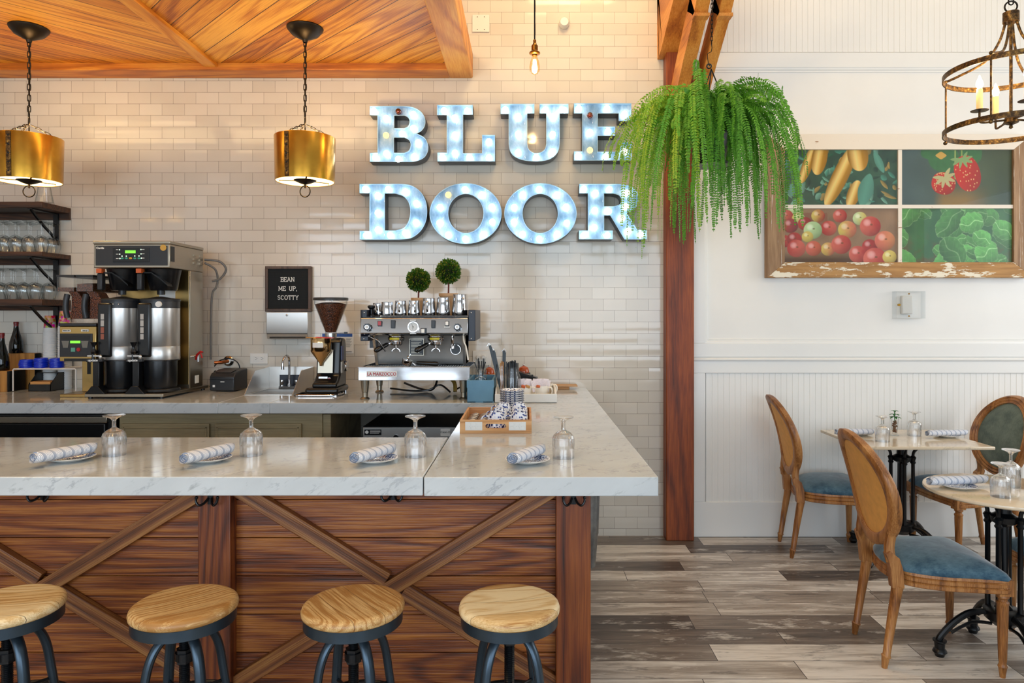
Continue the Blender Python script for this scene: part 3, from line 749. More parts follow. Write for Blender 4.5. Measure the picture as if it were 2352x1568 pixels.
# ================================================================ MARQUEE LETTERS
YL = 4.602
def lp(pts):  # outline read off the sign -> metres on its front plane
    return [(zx(800 + x / 3.267, YL), zz(210 + y / 3.267, YL)) for x, y in pts]
def el(cx, cy, rx, ry, n=44): return [(cx + rx * math.cos(2 * PI * k / n), cy + ry * math.sin(2 * PI * k / n)) for k in range(n)]
def cr(p): return [(q.x, q.y) for q in bez([Vector((a, b, 0)) for a, b in p], 6)]
LET = {
 'b': ('B', [[(160, 108)] + cr([(420, 108), (490, 118), (545, 150), (575, 200), (575, 255), (550, 295), (515, 315)]) + cr([(515, 315), (570, 345), (597, 395), (597, 450), (565, 500), (500, 526), (430, 529)]) + [(160, 528), (160, 460), (218, 458), (218, 180), (160, 178)],
             [(345, 181)] + cr([(420, 181), (448, 196), (459, 225), (448, 258), (420, 275)]) + [(345, 275)], [(343, 346)] + cr([(420, 346), (455, 366), (467, 400), (455, 440), (420, 459)]) + [(343, 459)]],
       [(190, 145), (285, 200), (375, 150, 0), (488, 172), (488, 275), (403, 316), (283, 328, 2), (524, 383), (285, 465), (203, 495), (375, 507), (495, 487)]),
 'l': ('L', [[(665, 100), (935, 100), (935, 175), (862, 175), (862, 462), (1003, 462), (1003, 325), (1102, 325), (1102, 525), (668, 525), (668, 458), (738, 458), (738, 178), (665, 178)]],
       [(718, 143), (893, 145), (800, 197), (800, 325), (800, 460), (706, 493), (908, 493), (1056, 375), (1056, 495)]),
 'u': ('U', [[(1142, 92), (1397, 92), (1397, 165), (1343, 165)] + cr([(1343, 390), (1353, 430), (1382, 455), (1415, 461), (1450, 452), (1476, 428), (1485, 390)]) + [(1485, 165), (1435, 165), (1435, 92), (1653, 92), (1653, 165), (1587, 165)] + cr([(1587, 390), (1578, 440), (1553, 480), (1500, 513), (1410, 525), (1310, 515), (1245, 487), (1212, 445), (1203, 390)]) + [(1203, 170), (1142, 170)]],
       [(1178, 135), (1355, 135), (1275, 187), (1275, 318), (1275, 455), (1410, 494), (1534, 450), (1534, 320), (1538, 187), (1480, 135), (1618, 137)]),
 'e': ('E', [[(1692, 88), (2125, 88), (2125, 222), (2028, 222), (2028, 165), (1872, 165), (1872, 262), (2003, 262), (2003, 333), (1872, 333), (1872, 450), (2030, 450), (2030, 378), (2128, 378), (2128, 518), (1692, 518), (1692, 448), (1755, 448), (1755, 165), (1692, 165)]],
       [(1730, 127), (1942, 127), (2073, 170), (1813, 178, 0), (1812, 305), (1950, 298), (1813, 440, 2), (1730, 485), (1932, 487), (2073, 450)]),
 'd': ('D', [[(82, 692)] + cr([(380, 692), (470, 703), (540, 750), (580, 820), (592, 900), (580, 980), (540, 1050), (470, 1100), (380, 1111)]) + [(85, 1111), (85, 1045), (158, 1045), (158, 765), (82, 765)],
             [(275, 766)] + cr([(350, 766), (410, 785), (450, 830), (465, 900), (450, 975), (413, 1023), (355, 1042)]) + [(275, 1042)]],
       [(128, 730), (300, 733), (428, 752), (222, 780), (510, 838), (222, 910), (508, 982), (222, 1037), (135, 1078), (312, 1078), (427, 1060)]),
 'o': ('first O', [el(880, 915, 271, 228), el(882, 915, 132, 146)],
       [(875, 735), (750, 775, 2), (1003, 773), (687, 868), (1077, 865), (685, 985), (1080, 978), (750, 1075), (1015, 1070), (878, 1106)]),
 'o2': ('second O', [el(1442, 915, 272, 228), el(1440, 915, 132, 146)],
       [(1433, 733), (1310, 772), (1567, 773), (1245, 868), (1635, 865), (1243, 978), (1640, 985), (1308, 1070), (1568, 1068), (1433, 1106)]),
 'r': ('R', [[(1732, 692)] + cr([(2020, 692), (2100, 702), (2160, 740), (2183, 805), (2165, 860), (2125, 895), (2092, 912)]) + [(2170, 1036), (2240, 1037), (2240, 1110), (2072, 1110), (1965, 930), (1920, 930), (1920, 1042), (1985, 1042), (1985, 1109), (1730, 1109), (1730, 1042), (1797, 1042), (1797, 765), (1732, 765)],
             [(1920, 766)] + cr([(1985, 766), (2030, 780), (2048, 813), (2035, 846), (1990, 860)]) + [(1920, 860)]],
       [(1768, 730), (1960, 733), (2090, 760), (1855, 762), (2082, 862), (1850, 890), (1955, 898), (2055, 950), (1847, 1020), (2102, 1047), (1768, 1078), (1945, 1078), (2195, 1075)]),
}
LLAB = {'b': 'lit blue marquee letter B, first of the upper row', 'l': 'lit blue marquee letter L in the upper row of the wall sign', 'u': 'lit blue marquee letter U in the upper row of the wall sign',
        'e': 'lit blue marquee letter E at the end of the upper row beside the fern', 'd': 'lit blue marquee letter D, first of the lower row', 'o': 'lit blue marquee letter O directly right of the D',
        'o2': 'lit blue marquee letter O directly left of the R', 'r': 'lit blue marquee letter R at the end of the lower row, partly behind the fern'}
def inset(loop, d):
    n = len(loop); out = []
    A = sum(loop[i][0] * loop[(i + 1) % n][1] - loop[(i + 1) % n][0] * loop[i][1] for i in range(n))
    s = 1 if A > 0 else -1
    for i in range(n):
        p0, p1, p2 = Vector(loop[i - 1]), Vector(loop[i]), Vector(loop[(i + 1) % n])
        e1 = (p1 - p0).normalized() if (p1 - p0).length > 1e-7 else (p2 - p1).normalized(); e2 = (p2 - p1).normalized() if (p2 - p1).length > 1e-7 else e1
        n1 = Vector((-e1.y, e1.x)) * s; n2 = Vector((-e2.y, e2.x)) * s; b = n1 + n2
        b = b / max(b.dot(n1), 0.4) if b.length > 1e-6 else n1
        out.append((p1.x + b.x * d, p1.y + b.y * d))
    return out
for key, (nm, loops, bulbs) in LET.items():
    loops = [lp(l) for l in loops]
    loops = [[p for i, p in enumerate(l) if (Vector(p) - Vector(l[i - 1])).length > 1e-5] for l in loops]
    xs = [p[0] for p in loops[0]]; zs = [p[1] for p in loops[0]]
    t = thing('marquee_letter_' + key[0], LLAB[key], 'sign letter', ((min(xs) + max(xs)) / 2, 4.715, min(zs)), 0, 'marquee letters of the wall sign'); O = t.location.copy()
    m = MB(O); mr = MB(O)
    for li, l in enumerate(loops):
        q = inset(l, 0.0035 if li == 0 else -0.0035); n = len(l)
        vs = [(x, 4.712, z) for x, z in l] + [(x, YL, z) for x, z in l] + [(x, YL, z) for x, z in q] + [(x, YL + 0.03, z) for x, z in q]
        fs = []
        for i in range(n):
            j = (i + 1) % n
            fs.append((i, j, n + j, n + i))
        m.add(vs[:2 * n], fs); fs2 = []
        for i in range(n):
            j = (i + 1) % n; fs2 += [(i, j, n + j, n + i), (n + i, n + j, 2 * n + j, 2 * n + i)]
        mr.add(vs[n:], fs2)
    m.build('side_wall', M['letterside'], t, smooth=False); mr.build('rim', M['letterrim'], t, smooth=False)
    vs, fs = flatmesh('curve', loops, 0.001)
    m = MB(O); m.add([(x, YL + 0.026 + y, z) for x, y, z in vs], fs); m.build('face', M['letterblue'], t, smooth=False)
    for b in bulbs:
        (bx_, bz_), = lp([b[:2]])
        on_ = b[2] if len(b) > 2 else 1
        m = MB(O); m.sphere((bx_, YL + 0.002, bz_), 0.0205, 14, 10); o = m.build('bulb', M['bulb_on'] if on_ == 1 else (M['amber'] if on_ == 0 else M['bulb_dim']), t)
        if on_ != 1: o['label'] = 'unlit clear bulb' if on_ == 0 else 'dim amber bulb'
        if on_ == 0:
            m = MB(O); m.sphere((bx_, YL + 0.006, bz_), 0.008, 10, 8); m.build('filament', M['brass'], o)
# ================================================================ STOOLS
def make_stool(loc, rz, label):
    t = thing('bar_stool', label, 'bar stool', loc, rz, 'round wooden stools at the bar')
    m = MB(); r = 0.150
    m.lathe([(0, 0.618), (r - 0.008, 0.618), (r - 0.001, 0.624), (r, 0.632), (r - 0.003, 0.641), (r - 0.012, 0.647), (r - 0.022, 0.6485), (0.06, 0.6455), (0, 0.645)], seg=64)
    m.build('seat', M['seatwood'], t, ang=50)
    m = MB(); m.lathe([(r - 0.012, 0.619), (r - 0.006, 0.619), (r - 0.006, 0.588), (r - 0.012, 0.588)], seg=64, closed=True)
    m.lathe([(0, 0.612), (r - 0.012, 0.612), (r - 0.012, 0.6155), (0, 0.6155)], seg=48); m.build('seat_band', M['gunmetal'], t)
    m = MB(); pr = []
    z = 0.25
    while z < 0.60:
        pr += [(0.0125, z), (0.0155, z + 0.0028)]; z += 0.0056
    m.lathe([(0, 0.25)] + pr + [(0, 0.60)], seg=16); m.build('screw', M['iron'], t, ang=20)
    m = MB(); m.cyl((0, 0, 0.470), 0.024, 0.04, 6); m.cyl((0, 0, 0.478), 0.026, 0.022, 24); m.build('screw_nut', M['iron'], t)
    for k in range(4):
        a = PI / 4 + k * PI / 2
        pts = bez([(0.012, 0, 0.565), (0.05, 0, 0.560), (0.080, 0, 0.535), (0.101, 0, 0.49), (0.114, 0, 0.42), (0.138, 0, 0.25), (0.165, 0, 0.02), (0.168, 0, 0.0)], 6)
        m = MB(); m.M = Matrix.Rotation(a, 4, 'Z'); m.tube(pts, 0.0155, 12, flat=0.8); m.build('leg', M['gunmetal'], t)
    m = MB(); m.torus((0, 0, 0.325), 0.163, 0.006, seg=40); m.build('foot_ring', M['iron'], t)
    m = MB(); m.cyl((0, 0, 0.37), 0.02, 0.012, 20)
    for k in range(4): m.M = Matrix.Rotation(PI / 4 + k * PI / 2, 4, 'Z'); m.tube([(0.012, 0, 0.376), (0.122, 0, 0.37)], 0.005, 8)
    m.build('cross_brace', M['iron'], t)
    return t
st = make_stool((zx(424, 2.07), 2.07, 0), R(3), 'round wooden stool in front of the middle upright post of the bar')
dup(st, (zx(17, 2.07), 2.07, 0), R(12), 'round wooden stool at the left edge of the photo')
dup(st, (zx(812, 2.07), 2.07, 0), R(-6), 'round pale wooden stool third from the left, before the crossed bar braces')
s4 = dup(st, (zx(1170, 2.07), 2.07, 0), R(8), 'round two-toned wooden stool at the right, next to the corner post')
for o in [q for q in COL.objects if q.parent == s4 and q.name.startswith('screw_nut')]: o.location.z += 0.055
for o in [q for q in COL.objects if q.name.split('.')[0] == 'seat' and q.parent.name.startswith('bar_stool')]: o.rotation_euler.z = {'bar_stool': R(60), 'bar_stool.001': R(22), 'bar_stool.002': R(-20), 'bar_stool.003': R(28)}.get(o.parent.name, 0)

# ================================================================ OVAL-BACK CHAIRS (front towards +x)
def make_chair(loc, rz, label, fab='velvet'):
    t = thing('dining_chair', label, 'chair', loc, rz, 'oval back dining chairs')
    def outline(d=0.0, n=10):
        F, B, wf, wb = 0.225 + d, -0.205 - d, 0.232 + d, 0.165 + d
        pts = []
        ctl = [(B, 0), (B + 0.012, wb * 0.55), (B + 0.05, wb), (-0.05, wb + 0.045), (0.08, wf - 0.008), (F - 0.035, wf), (F - 0.008, wf - 0.012), (F, wf - 0.045), (F + 0.012, 0)]
        h = [(p.x, p.y) for p in bez([Vector((a, b, 0)) for a, b in ctl], 5)]
        return h + [(x, -y) for x, y in h[-2:0:-1]]
    m = MB()
    o0, o1 = outline(0.0), outline(-0.028)
    n = len(o0)
    lv = [(outline(0.0), 0.352), (outline(0.004), 0.356), (outline(0.004), 0.368), (outline(-0.002), 0.373), (outline(0.003), 0.378), (outline(0.003), 0.39), (outline(-0.002), 0.394), (outline(0.002), 0.399), (outline(0.0), 0.41), (o1, 0.41), (o1, 0.352)]
    vs = []; fs = []
    for l, z in lv: vs += [(x, y, z) for x, y in l]
    for a in range(len(lv)):
        b = (a + 1) % len(lv)
        for i in range(n): j = (i + 1) % n; fs.append((a * n + i, a * n + j, b * n + j, b * n + i))
    m.add(vs, fs); m.build('seat_rail', M['chairwood'], t, ang=30)
    m = MB(); vs = []; fs = []; lv = []
    for d, z in ((-0.004, 0.405), (0.002, 0.418), (0.002, 0.428), (-0.008, 0.442), (-0.03, 0.455), (-0.065, 0.466), (-0.11, 0.474), (-0.16, 0.478)):
        l = outline(d * 1.0 if d > -0.05 else -0.05); s = 1.0 if d > -0.05 else (1 + (d + 0.05) * 5)
        lv.append([(x * s, y * s, z - 0.014 * (abs(x * s) / 0.22) ** 3) for x, y in l])
    for l in lv: vs += l
    for a in range(len(lv) - 1):
        for i in range(n): j = (i + 1) % n; fs.append((a * n + i, a * n + j, (a + 1) * n + j, (a + 1) * n + i))
    vs.append((0, 0, 0.481)); c = len(vs) - 1; a = len(lv) - 1
    for i in range(n): fs.append((a * n + i, a * n + (i + 1) % n, c))
    m.add(vs, fs); m.build('seat_cushion', M[fab], t, ang=80)
    # front legs: turned, fluted, with a carved block
    flute = lambda r, z, a: r * (1 + 0.055 * math.cos(10 * a)) if 0.07 < z < 0.30 else r
    lp_ = [(0, 0), (0.0105, 0), (0.012, 0.012), (0.016, 0.04), (0.0185, 0.046), (0.0155, 0.052), (0.0135, 0.06), (0.015, 0.075), (0.018, 0.18), (0.021, 0.29), (0.0215, 0.300), (0.024, 0.306), (0.024, 0.312), (0.018, 0.318), (0.0175, 0.326), (0.024, 0.332), (0.024, 0.340), (0.02, 0.345), (0, 0.345)]
    for sy in (-1, 1):
        m = MB(); m.lathe(lp_, (0.198, sy * 0.205, 0), 30, flute)
        m.box(0.171, 0.228, sy * 0.205 - 0.027, sy * 0.205 + 0.027, 0.343, 0.409)
        lg = m.build('leg', M['chairwood'], t, ang=40)
        m = MB()
        for cxx, cyy, nx in ((0.2285, sy * 0.205, 'x'), (0.1995, sy * 0.2325, 'y')):
            for k in range(8):
                a = k * PI / 4; u, w = 0.009 * math.cos(a), 0.015 * math.sin(a)
                p = (cxx, cyy + u, 0.376 + w) if nx == 'x' else (cxx + u, cyy, 0.376 + w)
                m.sphere(p, (0.0025, 0.0045, 0.0045) if nx == 'x' else (0.0045, 0.0025, 0.0045), 8, 5)
            m.sphere((cxx, cyy, 0.376), 0.004, 8, 6)
        m.build('carved_rosette', M['chairwood'], lg)
    # rear legs splay backwards and rise to the oval
    for sy in (-1, 1):
        m = MB(); m.tube([(-0.255, sy * 0.158, 0), (-0.250, sy * 0.158, 0.045), (-0.248, sy * 0.158, 0.05), (-0.246, sy * 0.158, 0.058), (-0.225, sy * 0.157, 0.2), (-0.205, sy * 0.156, 0.32), (-0.2, sy * 0.156, 0.35)],
                         [0.0115, 0.0165, 0.0205, 0.0155, 0.019, 0.0225, 0.024], 14)
        m.prism([(-0.228, 0.345), (-0.18, 0.345), (-0.185, 0.42), (-0.200, 0.47), (-0.238, 0.50), (-0.252, 0.485), (-0.236, 0.43)], sy * 0.156 - 0.02, sy * 0.156 + 0.02, 'xz')
        m.build('leg', M['chairwood'], t, ang=40)
    # oval back, tilted
    def bp(u, w, d=0.0):     # u sideways, w up from the centre of the oval, d forward
        hgt = 0.735 + w; tilt = R(13) + R(4) * (w / 0.25)
        return Vector((-0.263 - (w) * math.tan(R(14)) - 0.03 * (w / 0.25) ** 2 + d + 0.10 * u * u / 0.05 * 0.22, u, hgt))
    m = MB(); ro, ri = (0.232, 0.252), (0.182, 0.202); N = 56; vs = []; fs = []
    prof = [(1.0, -0.012), (1.0, 0.010), (0.86, 0.022), (0.68, 0.014), (0.5, 0.022), (0.3, 0.014), (0.1, 0.020), (0.0, 0.012), (0.0, -0.012), (0.2, -0.02), (0.8, -0.02)]
    for k in range(N):
        a = 2 * PI * k / N
        for f, d in prof:
            rx = ri[0] + (ro[0] - ri[0]) * f; rz_ = ri[1] + (ro[1] - ri[1]) * f
            vs.append(bp(rx * math.cos(a), rz_ * math.sin(a), d))
    q = len(prof)
    for k in range(N):
        for i in range(q): fs.append((k * q + i, k * q + (i + 1) % q, ((k + 1) % N) * q + (i + 1) % q, ((k + 1) % N) * q + i))
    m.add(vs, fs); m.build('back_frame', M['chairwood'], t, ang=50)
    def disc(sg, d0, dd, name, mat):
        vs = [bp(0, 0, d0 + dd)]; fs = []; K = 7
        for r in range(1, K + 1):
            s = r / K
            for k in range(40):
                a = 2 * PI * k / 40; vs.append(bp(0.190 * s * math.cos(a), 0.210 * s * math.sin(a), d0 + dd * (1 - s ** 3)))
        for k in range(40): fs.append((0, 1 + k, 1 + (k + 1) % 40))
        for r in range(K - 1):
            for k in range(40):
                j = (k + 1) % 40; fs.append((1 + r * 40 + k, 1 + (r + 1) * 40 + k, 1 + (r + 1) * 40 + j, 1 + r * 40 + j))
        mm = MB(); mm.add(vs, fs); return mm.build(name, mat, t, ang=80, fix=False)
    disc(1, 0.004, 0.02, 'back_cushion', M[fab + ('_g' if fab == 'velvet' else '')]); disc(-1, -0.008, -0.004, 'back_cloth', M['backcloth'])
    # uprights joining the seat to the oval
    for sy in (-1, 1):
        m = MB(); p0 = Vector((-0.226, sy * 0.156, 0.45)); a = R(235 if sy < 0 else 305)
        p2 = bp(0.205 * math.cos(a) * (1 if sy > 0 else 1), 0.226 * math.sin(a)); p2 = bp(sy * 0.150, -0.172); p1 = (p0 + p2) / 2 + Vector((-0.006, sy * -0.006, 0))
        m.tube(bez([p0, p1, p2, bp(sy * 0.17, -0.14)], 6), 0.0215, 10); m.build('back_upright', M['chairwood'], t)
    return t
ch = make_chair((1.785, 3.10, 0), R(-4), 'oval back chair with tan cloth back nearest the camera, beside the round table')
dup(ch, (1.905, 4.42, 0), R(-7), 'tan oval back chair at the left end of the square table by the wall')
dup(ch, (2.745, 4.37, 0), R(186), 'oval back chair with grey green back cushion at the right end of the square table')
dup(ch, (2.50, 3.10, 0), R(181), 'chair mostly cut by the right edge of the photo, behind the round table')

# ================================================================ TABLES
def table_base(t, h, rz=0.0, rf=0.29):
    m = MB()
    for k in range(4):
        a = rz + k * PI / 2 + PI / 4
        x, y = 0.062 * math.cos(a), 0.062 * math.sin(a)
        m.lathe([(0, 0.19), (0.013, 0.19), (0.0115, 0.21), (0.0105, 0.58), (0.017, 0.59), (0.012, 0.60), (0.016, 0.615), (0.019, 0.62), (0.012, 0.63), (0, 0.63)], (x, y, 0), 14)
        d = Vector((math.cos(a), math.sin(a), 0)); m.tube(bez([d * 0.062 + Vector((0, 0, 0.62)), d * 0.07 + Vector((0, 0, 0.66)), d * 0.12 + Vector((0, 0, 0.70)), d * 0.17 + Vector((0, 0, h - 0.005))], 6), 0.009, 8)
    m.lathe([(0, 0.20), (0.045, 0.20), (0.05, 0.21), (0.022, 0.24), (0.018, 0.28), (0.018, 0.58), (0.05, 0.60), (0.055, 0.625), (0.03, 0.64), (0.03, h), (0, h)], (0, 0, 0), 18)
    m.cbox((0, 0, h - 0.004), 0.28, 0.28, 0.008, (0, 0, rz))
    m.lathe([(0, 0.14), (0.04, 0.15), (0.075, 0.18), (0.08, 0.215), (0.06, 0.225), (0, 0.225)], (0, 0, 0), 18)
    m.build('column', M['iron'], t)
    for k in range(4):
        a = rz + k * PI / 2; d = Vector((math.cos(a), math.sin(a), 0)); Z = Vector((0, 0, 1))
        m = MB()
        m.tube(bez([d * 0.05 + Z * 0.205, d * 0.13 + Z * 0.20, d * 0.2 + Z * 0.155, d * 0.26 + Z * 0.085, d * rf + Z * 0.06], 7), [0.013] * 8 + [0.014] * 21, 10)
        m.tube(bez([d * 0.05 + Z * 0.155, d * 0.12 + Z * 0.158, d * 0.17 + Z * 0.135, d * 0.215 + Z * 0.105], 6), 0.007, 8)
        m.lathe([(0, 0), (0.018, 0), (0.022, 0.012), (0.03, 0.02), (0.026, 0.03), (0.02, 0.036), (0.022, 0.06), (0.028, 0.066), (0.028, 0.072), (0, 0.074)], d * rf, 14)
        m.build('foot', M['iron'], t)
tb = thing('round_table', 'small round cream marble table at the right edge with black iron pedestal', 'table', (2.075, 3.03, 0))
m = MB(); rr = 0.31
m.lathe([(0, 0.722), (rr - 0.008, 0.722), (rr - 0.001, 0.727), (rr, 0.732), (rr - 0.002, 0.738), (rr - 0.006, 0.74), (0, 0.74)], seg=72); m.build('tabletop', M['marble_table'], tb)
table_base(tb, 0.722, R(173), 0.262)
tq = thing('square_table', 'square cream marble table against the white wall with black iron pedestal', 'table', (2.315, 4.30, 0))
m = MB(); m.box(-0.377, 0.377, -0.30, 0.30, 0.722, 0.74); m.build('tabletop', M['marble_table'], tq, bevel=0.004)
table_base(tq, 0.722, R(120), 0.33)

# ================================================================ GLASSES, PLATES, NAPKINS
def make_goblet(loc, label, group):
    t = thing('goblet', label, 'glass', loc, 0, group)
    fac = lambda r, z, a: r * (1 - 0.06 * abs(math.sin(7 * a)) * min(1, 2.2 * max(0, math.sin(PI * (z - 0.030) / 0.062)))) if 0.034 < z < 0.09 and r > 0.0251 and (r > 0.036 or z > 0.075) else r
    m = MB(); m.lathe([(0.0368, 0.0), (0.0378, 0.0004), (0.0380, 0.02), (0.0385, 0.034), (0.0388, 0.042), (0.0388, 0.055), (0.0384, 0.068), (0.0350, 0.079), (0.025, 0.088), (0.013, 0.0945), (0.0075, 0.0985), (0, 0.0985), (0, 0.089), (0.012, 0.0875), (0.024, 0.082), (0.0325, 0.070), (0.035, 0.055), (0.0355, 0.03), (0.0358, 0.0006)], closed=True, seg=28, mod=fac)
    m.build('bowl', M['cutglass'], t, ang=14)
    m = MB(); m.lathe([(0.0075, 0.098), (0.0068, 0.104), (0.0068, 0.122), (0.009, 0.127), (0.014, 0.131)], seg=10); m.build('stem', M['cutglass'], t, ang=15)
    m = MB(); m.lathe([(0.0068, 0.128), (0.016, 0.132), (0.028, 0.1372), (0.0352, 0.1395), (0.0358, 0.141), (0.0352, 0.1425), (0.02, 0.1415), (0, 0.141)], seg=40); m.build('foot', M['cutglass'], t)
    return t
gb = make_goblet((zx(262, 2.459), 2.459, ZC), 'upside down goblet on the bar beside the leftmost striped napkin', 'goblets on the bar top')
dup(gb, (zx(577, 2.459), 2.459, ZC), label='upside down goblet on the bar, second from the left')
dup(gb, (zx(954, 2.437), 2.437, ZC), label='upside down goblet on the bar, just left of the slab joint')
dup(gb, (zx(1294, 2.42), 2.42, ZC - 0.001), label='upside down goblet on the wide marble slab at the right end of the bar')
g2 = 'goblets on the dining tables'
pt = on(2027, 1013, 0.74); dup(gb, (pt.x, pt.y, 0.74), label='upside down goblet left of the small plant on the square table', group=g2, scale=1.06)
pt = on(2100, 1000, 0.74); dup(gb, (pt.x, pt.y, 0.74), label='upside down goblet right of the small plant on the square table', group=g2, scale=1.06)
pt = on(2298, 1140, 0.74); dup(gb, (pt.x, pt.y, 0.74), label='front upside down goblet of the pair on the round table', group=g2, scale=0.98)
pt = on(2322, 1117, 0.74); dup(gb, (pt.x, pt.y, 0.74), label='rear taller goblet behind the front one on the round table', group=g2, scale=(0.98, 0.98, 1.15))

def make_plate(loc, label, group, r=0.075):
    t = thing('side_plate', label, 'plate', loc, 0, group); k = r / 0.075
    m = MB(); m.lathe([(0, 0.0), (0.04 * k, 0.0), (0.045 * k, 0.003), (0.068 * k, 0.010), (0.075 * k, 0.0135), (0.0752 * k, 0.0148), (0.0735 * k, 0.0150)], seg=48); m.build('plate_body', M['cream'] if False else M['whitep'], t)
    m = MB(); m.lathe([(0.0735 * k, 0.0150), (0.066 * k, 0.0125), (0.045 * k, 0.006), (0.04 * k, 0.0045), (0, 0.004)], seg=48); m.build('printed_top', M['floral_plate'], t)
    return t
def make_napkin(p0, p1, label, group, r=0.0225, dz=0.0):
    p0 = Vector(p0); p1 = Vector(p1); d = p1 - p0; L = d.length
    t = thing('rolled_napkin', label, 'napkin', (p0 + p1) / 2, math.atan2(d.y, d.x), group)
    m = MB(); vs = []; fs = []; n = 34; ns = 24
    rnd = random.Random(label)
    for i in range(ns + 1):
        s = i / ns; x = (s - 0.5) * L
        rad = r * (0.93 + 0.10 * math.sin(PI * s) + 0.03 * math.sin(7 * s + rnd.random())) * (0.9 if i in (0, ns) else 1)
        for k in range(n):
            a = 2 * PI * k / n; seam = 0.05 * math.exp(-((a - 1.2 - s * 0.9) / 0.25) ** 2)
            rr_ = rad * (1 + seam)
            vs.append((x + 0.010 * math.cos(a - 1.2) * (1 if i in (0, ns) else 0.0), rr_ * 1.12 * math.cos(a), r * 0.80 + rr_ * 0.80 * math.sin(a) + rnd.uniform(-1, 1) * 0.0003))
    for i in range(ns):
        for k in range(n): j = (k + 1) % n; fs.append((i * n + k, i * n + j, (i + 1) * n + j, (i + 1) * n + k))
    m.add(vs, fs)
    # spiral folds seen in both ends
    for e in (0, 1):
        pts = []; x = (-0.5 if e == 0 else 0.5) * L
        for k in range(40):
            a = k * 0.42; q = r * (0.86 - 0.019 * k)
            if q > 0.002: pts.append((x, q * 1.12 * math.cos(a), r * 0.80 + q * 0.80 * math.sin(a)))
        vs = [(x_, y_, z_) for x_, y_, z_ in pts] + [(x_ + (0.012 if e == 0 else -0.012), y_, z_) for x_, y_, z_ in pts]; K = len(pts)
        m.add(vs, [(i, i + 1, K + i + 1, K + i) for i in range(K - 1)])
        cv = [(x + (0.010 if e == 0 else -0.010), r * 0.95 * 1.12 * math.cos(2 * PI * k / n), r * 0.8 + r * 0.95 * 0.8 * math.sin(2 * PI * k / n)) for k in range(n)]
        m.add(cv, [tuple(range(n))])
    m.build('cloth_roll', M['napkin'], t, ang=60)
    return t
PL = [((-1.552, 2.37), (-1.590, 2.245), (-1.512, 2.43), 'leftmost'), ((-1.077, 2.357), (-1.100, 2.235), (-1.030, 2.42), 'second from left'), ((-0.51, 2.35), (-0.556, 2.245), (-0.470, 2.42), 'third from left'), ((0.003, 2.339), (-0.046, 2.235), (0.047, 2.405), 'rightmost')]
first = None
LN = {'leftmost': 'under the leftmost napkin on the bar', 'second from left': 'under the second napkin from the left on the bar', 'third from left': 'under the napkin just left of the slab joint', 'rightmost': 'under the napkin on the wide right slab'}
for (px_, py_), a, b, nm in PL:
    lab = 'small blue patterned plate ' + LN[nm]
    if first is None: first = make_plate((px_, py_, ZC), lab, 'patterned side plates on the bar')
    else: dup(first, (px_, py_, ZC), label=lab)
    make_napkin((*a, ZC + 0.016), (*b, ZC + 0.016), 'rolled white and blue striped napkin, %s of the four on the bar' % nm, 'rolled napkins on the bar')
# dining tables
def tset(pp, n0, n1, lab):
    dup(first, (*pp, 0.74), label='small patterned plate ' + lab, group='plates on the dining tables')
    make_napkin((*n0, 0.756), (*n1, 0.756), 'rolled striped napkin ' + lab, 'napkins on the dining tables')
q = on(2150, 1006, 0.74)
p = on(2175, 1003, 0.74); a = on(2130, 1000, 0.76); b = on(2218, 998, 0.76); tset((p.x, p.y), (a.x, a.y), (b.x, b.y), 'at the right side of the square table')
p = on(1975, 998, 0.74); a = on(1920, 996, 0.76); b = on(2005, 996, 0.76); tset((p.x, p.y), (a.x, a.y), (b.x, b.y), 'at the left side of the square table, partly behind a chair back')
p = on(2200, 1120, 0.74); a = on(2135, 1112, 0.76); b = on(2262, 1107, 0.76); tset((p.x, p.y), (a.x, a.y), (b.x, b.y), 'at the left side of the round table')
make_napkin((2.20, 3.00, 0.74), (2.29, 3.06, 0.74), 'rolled striped napkin cut by the right edge on the round table', 'napkins on the dining tables')
# tea-light holder in the round table glass group: votive with beads
p = on(2318, 1133, 0.74)
# small plant
p = on(2055, 1000, 0.74)
t = thing('potted_succulent', 'tiny green plant in a tall glass filled with brown pebbles on the square table', 'plant', (p.x, p.y, 0.74))
m = MB(); m.lathe([(0, 0.002), (0.024, 0), (0.026, 0.005), (0.014, 0.012), (0.016, 0.03), (0.024, 0.115), (0.0225, 0.115), (0.0145, 0.03), (0, 0.018)], seg=28); m.build('glass_vase', M['glass'], t)
rs = random.Random(3); m = MB()
for k in range(60):
    z = 0.022 + 0.07 * k / 60; rr = 0.010 + 0.006 * (z / 0.1); a = rs.random() * 6.28; m.sphere((rr * math.cos(a) * rs.random(), rr * math.sin(a) * rs.random(), z), (rs.uniform(.004, .007), rs.uniform(.004, .007), rs.uniform(.003, .006)), 7, 5)
tag(m.build('pebbles', plain('brown_pebbles', '#6b4426', 0.5, vary=0.5, vs=90), t), kind='stuff')
m = MB(); m.tube([(0, 0, 0.08), (0, 0.001, 0.15)], 0.003)
def leafblade(mb, p, dirv, up, L, w, bend=0.3, n=5):
    p = Vector(p); d = Vector(dirv).normalized(); s = d.cross(Vector(up)).normalized(); u = s.cross(d); vs = []
    for i in range(n + 1):
        f = i / n; ww = w * math.sin(PI * min(0.98, f * 0.86 + 0.12)) ; c = p + d * L * f - Vector((0, 0, 1)) * bend * L * f * f
        vs += [c - s * ww + u * ww * 0.25, c, c + s * ww + u * ww * 0.25]
    fs = []
    for i in range(n):
        b = i * 3; fs += [(b, b + 1, b + 4, b + 3), (b + 1, b + 2, b + 5, b + 4)]
    mb.add(vs, fs)
